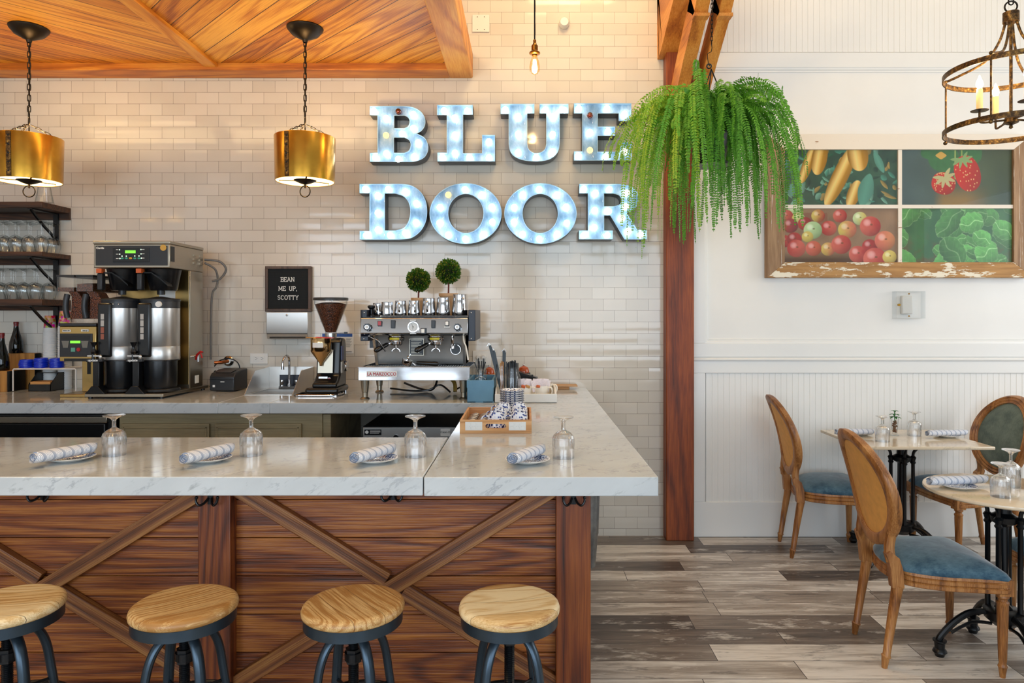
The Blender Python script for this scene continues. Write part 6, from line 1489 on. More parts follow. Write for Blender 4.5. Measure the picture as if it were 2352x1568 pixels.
def server(x, label, dialtype):
    t = thing('coffee_dispenser', label, 'coffee dispenser', (x, 4.225, ZC + 0.03), 0, 'insulated dispensers under the coffee brewer')
    r = 0.108; z0 = 0.196
    m = MB(); m.lathe([(0, z0), (r, z0), (r + 0.001, z0 + 0.004), (r, z0 + 0.078), (r - 0.001, z0 + 0.08), (r, z0 + 0.082), (r, 0.505), (0, 0.505)], seg=56); m.build('steel_body', M['steel'], t)
    m = MB(); m.lathe([(0, 0.506), (r + 0.001, 0.506), (r, 0.545), (r + 0.003, 0.546), (r + 0.004, 0.556), (r - 0.004, 0.562), (0.06, 0.566), (0.02, 0.575), (0, 0.576)], seg=56); m.build('lid', M['dkplast'], t)
    m = MB(); m.lathe([(0, 0.025), (0.088, 0.025), (0.092, 0.04), (0.094, 0.19), (r + 0.001, z0 - 0.008), (r + 0.001, z0), (0, z0)], seg=48); m.lathe([(0, 0.0), (0.105, 0.0), (0.112, 0.008), (0.108, 0.022), (0.09, 0.03), (0, 0.03)], seg=40)
    m.box(-0.10, -0.062, -0.125, -0.08, 0.02, 0.19); m.prism([(-0.14, 0.0), (-0.02, 0.0), (-0.04, 0.02), (-0.06, 0.045), (-0.10, 0.045), (-0.12, 0.02)], -0.14, -0.05, 'xz'); m.build('base_stand', M['blackp'], t, bevel=0.002)
    m = MB(); m.box(-0.075, 0.005, -0.125, -0.09, 0.215, 0.535); m.build('gauge_column', M['blackp'], t, bevel=0.012, seg=3)
    m = MB()
    for k, (a, b) in enumerate(((0.30, 0.332), (0.337, 0.372), (0.377, 0.412), (0.417, 0.45))): m.mi = 1 if (k < 2 and not dialtype) else 0; m.box(-0.052, -0.033, -0.1275, -0.124, a + 0.02, b + 0.02)
    m.build('sight_glass', [plain('gauge_white', '#b8b4ae', 0.4), plain('gauge_rust', '#9a5844', 0.5)], t)
    m = MB(); m.lathe([(0, 0), (0.012, 0), (0.016, 0.012), (0.010, 0.03), (0.009, 0.045), (0.018, 0.065), (0.019, 0.07), (0, 0.072)], (-0.082, -0.145, 0.235), 16); m.tube([(-0.082, -0.12, 0.245), (-0.082, -0.15, 0.245)], 0.011, 10); m.cyl((-0.082, -0.15, 0.205), 0.008, 0.03, 12); m.build('faucet', M['blackp'], t)
    m = MB(); m.cbox((-0.075, -0.147, 0.225), 0.075, 0.02, 0.009); m.sphere((-0.04, -0.15, 0.218), (0.01, 0.008, 0.014), 12, 8); m.build('faucet_collar', M['steel'], t)
    m = MB(); m.box(-0.125, -0.03, -0.152, -0.125, 0.188, 0.208); bg_ = m.build('badge_holder', M['dkplast'], t, bevel=0.004)
    text_mb('update', (-0.082, -0.1535, 0.1985), 0.019, (0, 0, 0), 0.0004, 0.0006, sx=1.1).build('badge_text', M['paper'], bg_, smooth=False)
    m = MB(); dx = 0.045
    if dialtype: m.lathe([(0, -0.008), (0.017, -0.008), (0.0175, 0.004), (0, 0.004)], (dx, -0.104, 0.527), 28, None, 'y'); m.build('round_dial', M['paper'], t)
    else:
        for s in (-1, 1): m.sphere((dx - 0.02 + s * 0.016, -0.108, 0.527), (0.004, 0.003, 0.004), 8, 6)
        m.build('lid_screws', M['chrome'], t)
    return t
server(-2.455, 'steel and black coffee dispenser under the brewer, on the left', False)
server(-2.222, 'steel and black coffee dispenser with a white round dial under the brewer', True)

# ================================================================ TWIN BEAN GRINDER (far left)
t = thing('twin_bean_grinder', 'gold toned twin coffee grinder with two clear bean hoppers left of the brewer', 'coffee grinder', (-2.70, 4.4, ZC)); O = t.location.copy()
gy = 4.2; gx0, gx1 = zx(136.5, gy), zx(221, gy); g0, g1 = zz(829.5, gy), zz(749, gy)
m = MB(O); m.box(gx0, gx1, gy, 4.58, g0, g1); m.build('housing', M['gold'], t, bevel=0.004)
m = MB(O); m.box(gx0 - 0.004, gx1 + 0.002, gy - 0.006, 4.58, g1, g1 + 0.018); m.build('top_tray', M['dkplast'], t, bevel=0.003)
def G(u, v, s=5.226): return zx(130 + u / s, gy), zz(620 + v / s, gy)
def gp(u0, u1, v0, v1, name, mat, par, d=0.003, bev=0.0):
    a = G(u0, v1); b = G(u1, v0); m = MB(O); m.box(a[0], b[0], gy - d, gy - 0.0005, a[1], b[1]); return m.build(name, mat, par, smooth=False, bevel=bev)
pf = gp(40, 432, 762, 1040, 'panel_face', M['dkplast'], t, 0.004, 0.002)
gp(55, 402, 784, 835, 'panel_window', M['blackp'], pf, 0.005); gp(170, 290, 848, 878, 'display', M['green_led'], pf, 0.0055)
q = gp(178, 228, 930, 980, 'green_button', plain('teal_button', '#5fa08a', 0.4), pf, 0.006, 0.001); m = MB(O)
a = G(270, 953); m.lathe([(0, -0.004), (0.0115, -0.004), (0.0115, 0.002), (0, 0.002)], (a[0], gy - 0.004, a[1]), 20, None, 'y'); m.build('red_button', M['red'], pf)
for u in (115, 347): 
    a, b = G(u - 48, 850), G(u + 42, 850); c1, c2 = G(u - 28, 932), G(u + 28, 932); m = MB(O); m.prism([a, b, c2, c1], gy - 0.006, gy - 0.003, 'xz'); m.build('cup_shaped_keys', plain('key_grey', '#77736a', 0.5), pf)
for u, s in ((122, 'REGULAR'), (346, 'DECAF')):
    q = gp(u - 50, u + 50 - (10 if s == 'DECAF' else 0), 715 if s == 'REGULAR' else 712, 742 if s == 'REGULAR' else 738, 'name_sticker', M['paper'], t, 0.002); a = G(u, 728); text_mb(s, (a[0] - 0.001, gy - 0.0026, a[1]), 0.0095, O, 0.0003, 0.0004).build('sticker_text', M['iron'], q, smooth=False)
gp(95, 385, 1060, 1095, 'chute_shadow_gap', M['blackp'], t, 0.004)  # solid black strip laid on as the shadow of the chute gap
m = MB(O); nx0, nx1 = zx(188.5, 4.3), zx(208.5, 4.3); m.box(nx0 + 0.0, nx1 + 0.03, 4.3, 4.5, ZC + 0.02, g0); m.build('neck', M['gold'], t, bevel=0.003)
m = MB(O); m.box(nx1 - 0.02, nx1 - 0.0, 4.296, 4.30, g0 - 0.085, g0 - 0.01); m.build('hinge_plate', M['iron'], t)
m = MB(O); m.box(nx1 + 0.01, nx1 + 0.13, 4.46, 4.47, ZC + 0.02, g0); bp_ = m.build('rear_panel', M['gold'], t)
m = MB(O); m.box(nx1 + 0.05, nx1 + 0.115, 4.456, 4.46, zz(872, 4.46), zz(857, 4.46)); m.build('warning_text_block', M['iron'], bp_); m = MB(O); m.box(nx1 + 0.05, nx1 + 0.115, 4.456, 4.46, zz(857, 4.46), zz(853, 4.46)); m.build('red_warning_strip', M['red'], bp_)
m = MB(O); m.box(zx(137, 4.18), zx(200, 4.18) + 0.02, 4.18, 4.5, ZC, ZC + 0.018); m.build('base_plate', M['gold'], t, bevel=0.003)
for k, (u0, u1, bt) in enumerate(((8, 214, 198), (240, 440, 160))):
    x0 = G(u0, 0)[0]; x1 = G(u1, 0)[0]; zb_, ztp = G(0, 255)[1], G(0, 82)[1]; yb0, yb1 = gy - 0.005, 4.57
    m = MB(O); m.box(x0, x1, yb0, yb0 + 0.003, zb_, ztp); m.box(x0, x1, yb1 - 0.003, yb1, zb_, ztp); m.box(x0, x0 + 0.003, yb0, yb1, zb_, ztp); m.box(x1 - 0.003, x1, yb0, yb1, zb_, ztp); hp = m.build('hopper', M['acrylic'], t, smooth=False)
    m = MB(O); m.box(x0 - 0.002, x1 + 0.002, yb0 - 0.002, yb1 + 0.002, ztp, ztp + 0.012); m.build('hopper_lid', M['dkplast'], hp, bevel=0.002)
    zl = G(0, bt + 10)[1]; m = MB(O); m.prism([(yb0 + 0.004, zb_), (yb0 + 0.004, zl), (yb0 + 0.1, zl + (0.01 if k else 0.004)), (yb1 - 0.004, zl + (0.012 if k else 0.005)), (yb1 - 0.004, zb_)], x0 + 0.004, x1 - 0.004, 'yz'); m.build('coffee_beans', M['beans'], hp)
    c0 = G(160 + 224 * k, 0)[0]; c1 = G(298 + 224 * k, 0)[0]; zc0, zc1 = G(0, 585)[1], G(0, 258)[1]
    m = MB(O); m.prism([(c0, zc0), (c1, zc0), (c1 + 0.002, zc1 - 0.05), (c1 - 0.02, zc1 - 0.01), (c1 - 0.035, zc1), (c0 - 0.015, zc1), (c0 + 0.005, zc1 - 0.03)], gy + 0.01, gy + 0.10, 'xz'); m.build('bean_chute', M['beans'], t)
    h0 = G(92 + 224 * k, 0)[0]; h1 = G(160 + 224 * k, 0)[0]; m = MB(O); hz0, hz1 = G(0, 575)[1], G(0, 290)[1]
    m.tube(bez([((h0 + h1) / 2 + 0.003, gy, hz0), ((h0 + h1) / 2 - 0.004, gy - 0.005, hz0 + (hz1 - hz0) * 0.35), ((h0 + h1) / 2 - 0.003, gy - 0.005, hz0 + (hz1 - hz0) * 0.7), ((h0 + h1) / 2 + 0.002, gy, hz1)], 6), 0.0165, 14); m.build('grip', M['dkplast'], t)
    m = MB(O); a = G(20 + 224 * k, 0)[0]; b = G(218 + 224 * k, 0)[0]; m.box(a, b, gy - 0.002, gy + 0.09, G(0, 655)[1], G(0, 592)[1]); m.build('clear_base', M['acrylic'], t, bevel=0.002)

# ================================================================ SHELVES WITH GLASSES
SXR = -3.091
GLv = []
for zt_, zb_, zl_, lab in ((2.219, 2.181, 2.138, 'upper'), (1.901, 1.872, 1.834, 'middle'), (1.597, 1.558, 1.527, 'lower')):
    t = thing('wall_shelf', {'upper': 'dark wooden wall shelf, topmost of three, holding a single glass', 'middle': 'dark wooden wall shelf holding upside down wine glasses, middle of three', 'lower': 'dark wooden wall shelf holding upside down wine glasses, lowest of three'}[lab], 'shelf', (-3.6, 4.58, zb_), 0, 'wooden wall shelves'); O = t.location.copy()
    m = MB(O); m.box(-4.4, SXR, 4.44, WY - 0.02, zb_, zt_); m.build('board', M['shelfwood'], t, bevel=0.003)
    m = MB(O); m.box(-4.4, SXR, WY - 0.02, WY - 0.002, zl_, zt_); m.build('back_ledger', M['shelfwood'], t)
    m = MB(O); bxk = -3.175
    pts = bez([Vector((bxk, 4.46, zb_ - 0.008)), Vector((bxk, 4.50, zb_ - 0.04)), Vector((bxk, 4.58, zb_ - 0.10)), Vector((bxk, 4.665, zb_ - 0.155)), Vector((bxk, 4.70, zb_ - 0.20))], 6)
    m.tube(pts, 0.009, 4); m.box(bxk - 0.016, bxk + 0.016, WY - 0.032, WY - 0.02, zb_ - 0.215, zb_ - 0.001); m.box(bxk - 0.014, bxk + 0.014, 4.45, WY - 0.02, zb_ - 0.008, zb_ - 0.001)
    m.build('iron_bracket', M['iron'], t)
def wine():
    m = MB(); m.lathe([(0.030, 0), (0.034, 0.02), (0.040, 0.045), (0.042, 0.062), (0.036, 0.088), (0.022, 0.104), (0.006, 0.112), (0.004, 0.125), (0.0035, 0.165), (0.005, 0.185), (0.012, 0.193), (0.033, 0.199), (0.034, 0.201), (0, 0.2)], seg=28)
    m.lathe([(0.030, 0), (0.0385, 0.045), (0.0405, 0.062), (0.034, 0.086), (0, 0.104)], seg=20)
    return m.build('wine_glass', M['glass'])
w0 = None
rs = random.Random(2)
for zz_, lab, nx, xr in ((1.901, 'middle', 7, -3.14), (1.597, 'lower', 6, -3.17)):
    for r_ in range(3):
        for k in range(nx):
            x = xr - 0.076 * k + (0.03 if r_ == 1 else 0) - (0.02 if r_ == 2 else 0); y = 4.50 + 0.078 * r_ if r_ else 4.495
            if zz_ > 1.8 and r_ == 0 and k == 0: x = -3.135
            if w0 is None: w0 = o = wine()
            else: o = w0.copy(); COL.objects.link(o)
            o.location = (min(x, -3.13) + rs.uniform(-.006, .006) - 0.004, y, zz_ + 0.0005)
            tag(o, ('upside down stemmed glass at the right end of the front row, %s shelf' if (k == 0 and r_ == 0) else 'upside down stemmed glass among the rows on the %s wall shelf') % lab, 'glass', 'glasses on the %s shelf' % lab)
t = thing('clear_carafe', 'clear tapered glass standing on the top shelf, partly behind the left lamp ring', 'glass', (zx(102, 4.6), 4.6, 2.2195))
m = MB(); m.lathe([(0, 0.002), (0.056, 0.0), (0.058, 0.004), (0.054, 0.02), (0.040, 0.09), (0.036, 0.12), (0.034, 0.12), (0.050, 0.02), (0, 0.006)], seg=32); m.build('body', M['glass'], t)

# lower left: bottles, boxes, cups, lids
def bottle(loc, label, s=1.0):
    t = thing('wine_bottle', label, 'bottle', loc, 0, 'wine bottles on wooden boxes')
    m = MB(); m.lathe([(0, 0), (0.041, 0), (0.0435, 0.006), (0.0435, 0.05), (0.040, 0.085), (0.029, 0.13), (0.018, 0.175), (0.0145, 0.215), (0.0145, 0.23), (0, 0.23)], seg=32); m.build('glass_body', plain('dark_bottle', '#0a0c0a', 0.06), t)
    m = MB(); m.lathe([(0.0152, 0.185), (0.0152, 0.222), (0.0168, 0.224), (0.0168, 0.238), (0.015, 0.242), (0, 0.242)], seg=24); m.build('foil_cap', M['sealred'], t)
    return t
m = MB(); yb_ = 4.50; bx_a, bx_b = zx(15.5, 4.56), zx(80, 4.56)
def wbox(x0, x1, y0, y1, z1, label):
    t = thing('wooden_box', label, 'box', ((x0 + x1) / 2, (y0 + y1) / 2, ZC), 0, 'wooden bottle boxes'); O = t.location.copy()
    m = MB(O); m.box(x0, x1, y0, y1, ZC, z1); m.build('box_body', M['boxwood'], t, bevel=0.002); m = MB(O); m.box(x1 + 0.0002, x1 + 0.004, y0 + 0.002, y1, ZC, z1 - 0.002); m.build('dark_side', M['iron'], t); return t
wbox(-3.52, zx(16, 4.46), 4.46, 4.62, zz(852, 4.46), 'wooden box at the left edge with a red-capped bottle on it')
wbox(zx(17, 4.64), zx(79, 4.64), 4.64, 4.70, zz(811, 4.64), 'taller wooden box behind, carrying the higher wine bottle')
bottle((zx(4, 4.52), 4.52, zz(852, 4.46) + 0.001), 'dark wine bottle cut by the left edge of the photo, on the lower wooden box')
bt2 = bottle((zx(38.5, 4.67), 4.665, zz(811, 4.64) + 0.001), 'dark wine bottle with a dark red cap on the taller wooden box'); bt2.scale = (0.95, 0.95, 0.86)
t = thing('wire_riser', 'white wire riser shelf on the counter carrying blue cup lids', 'rack', (-3.1, 4.55, ZC)); O = t.location.copy()
xa_, xb_ = zx(30, 4.49), zx(174.5, 4.49); zr = 1.149
m = MB(O); m.tube([(xa_, 4.49, ZC + 0.004), (xa_, 4.49, zr - 0.006), (xa_ + 0.006, 4.49, zr), (xb_ - 0.006, 4.49, zr), (xb_, 4.49, zr - 0.006), (xb_, 4.49, ZC + 0.004)], 0.0045, 8)
m.tube([(xa_, 4.66, ZC + 0.004), (xa_, 4.66, zr - 0.006), (xa_ + 0.006, 4.66, zr), (xb_ - 0.006, 4.66, zr), (xb_, 4.66, zr - 0.006), (xb_, 4.66, ZC + 0.004)], 0.0045, 8); m.build('frame', M['wirewhite'], t)
m = MB(O)
for k in range(22): x = xa_ + 0.01 + (xb_ - xa_ - 0.02) * k / 21; m.tube([(x, 4.49, zr + 0.002), (x, 4.66, zr + 0.002)], 0.0018, 5)
m.build('shelf_wires', M['wirewhite'], t)
def lid(loc):
    m = MB(); m.lathe([(0, 0.008), (0.033, 0.008), (0.036, 0.0125), (0.039, 0.012), (0.0405, 0.004), (0.044, 0.003), (0.044, 0.0), (0.040, 0.0), (0.036, 0.004), (0, 0.004)], seg=32); o = m.build('cup_lid', M['blue']); o.location = loc; return o
l0 = None
for (px, n, lab) in ((61, 5, 'left'), (95, 6, 'middle'), (131, 6, 'right')):
    for k in range(n):
        z = zr + 0.005 + k * 0.0095; x = zx(px, 4.56) + rs.uniform(-.003, .003)
        if l0 is None: l0 = o = lid((x, 4.56, z))
        else: o = l0.copy(); COL.objects.link(o); o.location = (x, 4.56, z)
        o.rotation_euler = (R(rs.uniform(-2, 2)), R(rs.uniform(-3, 3)), 0)
        tag(o, ('topmost blue cup lid of the %s stack on the white wire riser' if k == n - 1 else 'blue plastic cup lid under others in the %s stack on the white wire riser') % lab, 'lid', 'blue lids, %s stack' % lab)
t = thing('napkin_caddy', 'black open-front box with a folded kraft bag under the white wire riser', 'box', (-2.98, 4.6, ZC)); O = t.location.copy()
xa2, xb2 = zx(65, 4.50), zx(116, 4.50)
m = MB(O); m.box(xa2, xb2, 4.50, 4.503, ZC, ZC + 0.045); m.box(xa2, xb2, 4.50, 4.68, ZC, ZC + 0.003); 
for x in (xa2, xb2 - 0.003): m.prism([(4.50, ZC), (4.50, ZC + 0.045), (4.58, ZC + 0.115), (4.68, ZC + 0.115), (4.68, ZC)], x, x + 0.003, 'yz')
m.box(xa2, xb2, 4.677, 4.68, ZC, ZC + 0.115); m.box(xa2, xb2, 4.58, 4.68, ZC + 0.112, ZC + 0.115); m.build('caddy_body', M['blackp'], t, smooth=False)
tag(MB().box(xa2 + 0.008, xb2 - 0.006, 4.505, 4.62, ZC + 0.0035, ZC + 0.062).build('kraft_napkins', M['kraft'], bevel=0.002), 'folded brown kraft napkins in the black box on the counter', 'napkins', kind='stuff')
def cup():
    t = thing('paper_cup', '', 'paper cup')
    m = MB(); m.lathe([(0, 0.112), (0.029, 0.112), (0.030, 0.116), (0.0365, 0.035), (0.035, 0.035), (0.029, 0.11)], seg=32); m.build('printed_wall', M['cupprint'], t)
    m = MB(); m.lathe([(0.0366, 0.035), (0.0405, 0.006), (0.042, 0.004), (0.042, 0.0), (0.0395, 0.0), (0.035, 0.035)], seg=32); m.build('white_rim', M['opaque_white'], t); return t
c0 = cup(); first_c = True
for px, Y, ztop, lab in ((115, 4.67, zz(724.5, 4.67), 'left'), (149, 4.67, zz(714.5, 4.67), 'right, partly behind the twin grinder')):
    n = int((ztop - 0.116 - ZC) / 0.0115)
    for k in range(n + 1):
        z = ZC + k * (ztop - 0.116 - ZC) / n
        lb = 'colourful printed paper cup in the tall nested stack, %s' % lab; gp_ = 'nested cups, %s stack' % lab.split(',')[0]
        if k == n: lb = 'topmost printed paper cup of the nested stack, %s' % lab
        if first_c: c0.location = (zx(px, Y), Y, z); tag(c0, lb, None, gp_); first_c = False
        else: dup(c0, (zx(px, Y), Y, z), label=lb, group=gp_)

# printer and cables
t = thing('receipt_printer', 'black receipt printer on the counter between the brewer and the small sink', 'printer', (-1.95, 4.56, ZC)); O = Vector((0, 0, 0)); t.rotation_euler = (0, 0, R(-5))
m = MB(); m.prism([(-0.09, 0.006), (-0.09, 0.095), (-0.07, 0.118), (0.01, 0.135), (0.09, 0.14), (0.09, 0.006)], -0.082, 0.082, 'yz'); m.build('casing', M['dkplast'], t, bevel=0.006)
m = MB(); m.prism([(-0.068, 0.1185), (0.0, 0.133), (0.0, 0.137), (-0.07, 0.123)], -0.05, 0.05, 'yz'); m.box(-0.082, 0.082, -0.0915, -0.089, 0.078, 0.081); m.build('paper_cover', M['blackp'], t)
m = MB(); m.box(-0.008, 0.018, -0.092, -0.090, 0.062, 0.067); m.box(-0.06, -0.045, -0.092, -0.090, 0.03, 0.044); m.build('front_marks', M['paper'], t)
m = MB(); m.tube(bez([(-2.09, 4.66, ZC + 0.15), (-2.05, 4.66, ZC + 0.19), (-1.98, 4.66, ZC + 0.2), (-1.93, 4.67, ZC + 0.16), (-1.92, 4.68, ZC + 0.05)], 7), 0.004); m.tube(bez([(-2.10, 4.62, ZC + 0.02), (-2.06, 4.6, ZC + 0.06), (-2.07, 4.63, ZC + 0.12), (-2.09, 4.62, ZC + 0.06), (-2.05, 4.62, ZC + 0.01)], 7), 0.006)
tag(m.build('power_cable', M['iron']), 'tangled black power cables between the brewer and the receipt printer', 'cable')
t = thing('pipe_stub', 'short copper coloured pipe stub with a round chrome flange on the tiles behind the printer', 'pipe', (-2.02, 4.715, 1.185))
m = MB(); m.lathe([(0, -0.012), (0.02, -0.012), (0.035, 0.0), (0.035, 0.006), (0, 0.006)], (0, 0, 0), 28, None, 'y'); m.build('flange', M['chrome'], t); m = MB(); m.tube([(0, -0.01, 0), (-0.02, -0.06, -0.005), (-0.06, -0.08, -0.006)], 0.011, 12); m.build('stub', plain('copper', '#a8643c', 0.3, 1.0), t)

# ================================================================ END OF THE PENINSULA
t = thing('blue_wooden_box', 'blue painted open wooden box holding a jar, at the inner corner of the counters', 'box', (-0.26, 4.09, ZC)); O = t.location.copy()
ax, bx = -0.335, -0.186; y0, y1 = 3.915, 4.27; zt_ = 1.131
m = MB(O)
poly = [(ax, ZC), (ax + 0.048, ZC), (ax + 0.05, ZC + 0.008), (ax + 0.088, ZC + 0.008), (ax + 0.09, ZC), (bx - 0.004, ZC), (bx - 0.004, zt_ - 0.045), (bx + 0.002, zt_ - 0.04), (bx + 0.002, zt_), (ax - 0.003, zt_), (ax - 0.003, zt_ - 0.04), (ax, zt_ - 0.045)]
m.prism(poly, y0, y0 + 0.012, 'xz'); m.build('front_board', M['bluebox'], t, bevel=0.0015)
m = MB(O); m.box(ax, ax + 0.01, y0 + 0.012, y1, ZC + 0.004, zt_); m.box(bx - 0.012, bx - 0.002, y0 + 0.012, y1, ZC + 0.004, zt_); m.box(ax, bx - 0.002, y1, y1 + 0.01, ZC, zt_); m.box(ax, bx, y0, y1, ZC + 0.001, ZC + 0.008); m.build('side_boards', M['bluebox'], t, bevel=0.0015)
def jar(loc, r, h, label):
    t = thing('glass_jar', label, 'jar', loc)
    m = MB(); m.lathe([(0, 0.003), (r, 0.0), (r + 0.002, 0.006), (r + 0.002, h * 0.66), (r * 0.98, h * 0.74), (r * 0.80, h * 0.83), (r * 0.80, h * 0.86), (r * 0.86, h * 0.87), (r * 0.86, h * 0.89), (r * 0.80, h * 0.90), (r * 0.86, h * 0.92), (r * 0.86, h * 0.94), (r * 0.81, h * 0.95), (r * 0.83, h), (r * 0.80, h), (r * 0.78, h * 0.84), (r * 0.95, h * 0.7), (r * 0.95, 0.01), (0, 0.008)], seg=36); m.build('jar_glass', M['glass'], t); return t
jb = jar((-0.268, 4.06, ZC + 0.009), 0.036, 0.172, 'clear jar of black spoons standing in the blue wooden box')
for k, (dx, dz, px2) in enumerate(((-0.03, 0.0, 0), (-0.008, 0.005, 0), (0.004, 0.006, 0), (0.014, 0.004, 0), (0.022, 0.0, 0))):
    t = thing('bar_spoon', 'dark bar spoon handle sticking up from the jar in the blue box', 'spoon', (-0.268, 4.06, ZC + 0.02), 0, 'bar spoons in the blue box jar')
    m = MB(); m.tube([(-dx * 0.5, 0.005 * (k - 2), 0.0), (dx * 0.6, 0.003 * (k - 2), 0.15), (dx * 1.2, 0.003 * (k - 2), 0.20 + dz)], [0.002, 0.002, 0.004], 8); m.build('handle', M['iron'], t); m = MB(); m.sphere((-dx * 0.5, 0.005 * (k - 2), 0.0), (0.008, 0.004, 0.012), 10, 8); m.build('bowl', M['chrome'], t)
t = thing('strainer', 'round wire strainer lying in the front of the blue wooden box', 'strainer', (-0.262, 3.95, 1.118)); m = MB(); m.torus((0, 0, 0), 0.033, 0.003, (0, 1, 0.5), 30, 8)
for k in range(10): m.torus((-0.025 + 0.0056 * k, 0, 0), 0.005, 0.0012, (1, 0.3, 0), 12, 5)
m.build('wire_coil', M['chrome'], t)
# white tray
t = thing('white_tray', 'white wooden tray holding mugs and jars at the wall end of the peninsula', 'tray', (-0.01, 4.11, ZC)); O = t.location.copy()
ax, bx = -0.180, 0.169; m = MB(O); m.box(ax, bx, 3.915, 3.927, ZC, ZC + 0.05); m.box(ax, bx, 4.298, 4.31, ZC, ZC + 0.05); m.box(ax, ax + 0.012, 3.927, 4.298, ZC, ZC + 0.05); m.box(bx - 0.012, bx, 3.927, 4.298, ZC, ZC + 0.05)
m.box(ax, bx, 3.915, 4.31, ZC, ZC + 0.006); m.prism([(3.94, ZC + 0.05), (4.29, ZC + 0.05), (4.24, ZC + 0.075), (4.0, ZC + 0.075)], bx - 0.012, bx, 'yz'); m.prism([(3.94, ZC + 0.05), (4.29, ZC + 0.05), (4.24, ZC + 0.075), (4.0, ZC + 0.075)], ax, ax + 0.012, 'yz'); m.build('tray_box', M['whitep'], t, bevel=0.002)
js = jar((-0.084, 4.0, ZC + 0.0065), 0.047, 0.19, 'clear jar packed with black straws at the wall end of the peninsula')
m = MB(); rs = random.Random(9)
for k in range(46):
    a = rs.random() * 6.28; q = 0.030 * math.sqrt(rs.random()); m.tube([(-0.084 + q * math.cos(a), 4.0 + q * math.sin(a), ZC + 0.018), (-0.084 + q * math.cos(a) * 1.1, 4.0 + q * math.sin(a) * 1.1, ZC + 0.225 + rs.uniform(-.008, .008))], 0.0032, 6)
tag(m.build('black_straws', M['iron']), 'dense bunch of black straws standing in a clear jar', 'straws', kind='stuff')
j2 = jar((-0.145, 4.06, ZC + 0.0065), 0.040, 0.20, 'clear jar holding tongs and wooden sticks, left of the straw jar')
for k, (dx, L, mt) in enumerate(((0.0, 0.21, 'boxwood'), (0.008, 0.205, 'boxwood'), (-0.006, 0.20, 'kraft'))):
    t = thing('wooden_stick', 'wooden stirring stick in the jar left of the straws', 'stick', (-0.145 + dx, 4.06, ZC + 0.015), 0, 'stirring sticks in the jar'); m = MB(); m.cbox((0, 0.003 * k, L / 2), 0.009, 0.003, L); m.build('stick', M[mt], t)
for k, (dx, L) in enumerate(((-0.055, 0.30), (-0.04, 0.27), (0.004, 0.27))):
    t = thing('serving_tongs', ['dark tongs leaning to the left out of the jar, outermost', 'dark tongs leaning out of the jar next to the wall, inner pair', 'green handled tongs standing upright in the jar'][k], 'tongs', (-0.14, 4.07, ZC + 0.015)); m = MB()
    m.beam((0.0, 0, 0), (dx * 1.4, 0.02, L), 0.016, 0.003, (0, 1, 0)); m.beam((0.004, -0.006, 0), (dx * 1.4 + 0.006, 0.008, L - 0.01), 0.014, 0.003, (0, 1, 0)); m.build('blades', plain('tongs_grey', '#23282a', 0.35, 0.4), t)
    m = MB(); m.tube([(dx * 1.5 - 0.012, 0.02, L - 0.005), (dx * 1.5, 0.02, L + 0.012), (dx * 1.5 + 0.014, 0.02, L - 0.005)], 0.0015, 6); m.build('wire_loop', M['chrome'], t)
def mug(loc, label):
    t = thing('cream_mug', label, 'mug', loc, 0, 'cream mugs of sugar packets'); m = MB(); m.lathe([(0, 0.004), (0.030, 0), (0.034, 0.006), (0.038, 0.055), (0.038, 0.08), (0.035, 0.08), (0.035, 0.05), (0.03, 0.01), (0, 0.01)], seg=32); m.build('mug_body', M['cream'], t)
    m = MB(); m.tube(bez([(0.036, -0.005, 0.068), (0.056, -0.008, 0.068), (0.062, -0.01, 0.045), (0.052, -0.008, 0.024), (0.034, -0.005, 0.02)], 6), 0.005, 8); m.build('handle', M['cream'], t); return t
m1 = mug((-0.01, 4.02, ZC + 0.0065), 'cream mug of sugar packets in the white tray, next to the straw jar'); m2_ = dup(m1, (0.085, 4.02, ZC + 0.0065), label='cream mug of sugar packets at the right end of the white tray'); dup(m1, (0.118, 4.17, ZC + 0.0065), label='cream mug in the rear right corner of the white tray')
pk = None
for cxm, who in ((-0.02, 'left'), (0.08, 'right')):
    for k in range(9):
        a = rs.uniform(-1, 1); x = cxm - 0.03 + 0.0075 * k; lean = (k - 4) * 0.045
        if pk is None:
            m = MB(); m.box(-0.016, 0.016, -0.0012, 0.0012, 0, 0.068); pk = o = m.build('sugar_packet', M['packet'], bevel=0.0008)
        else: o = pk.copy(); COL.objects.link(o)
        o.location = (x, 4.02 + 0.006 * (k % 3 - 1), ZC + 0.05 + 0.008 * (k % 2)); o.rotation_euler = (0.05 * a, lean, R(20 * a)); tag(o, 'pale sugar packet standing in the %s cream mug' % who, 'sugar packet', 'sugar packets in the %s mug' % who)
for k, (x, y, c) in enumerate(((-0.02, 3.99, 0), (0.005, 3.99, 1), (0.03, 4.09, 0), (0.05, 4.08, 1), (0.065, 3.99, 0))):
    m = MB(); m.cbox((x, y, ZC + 0.084 + 0.018 * (y > 4.05)), 0.024, 0.022, 0.014, (0.2, 0.3, 0.4 * k)); tag(m.build('creamer_cup', M['orange'] if c == 0 else M['kraft'], bevel=0.003), 'small orange and brown packet among the sugar packets at the counter end', 'packet', 'orange packets in the white tray')
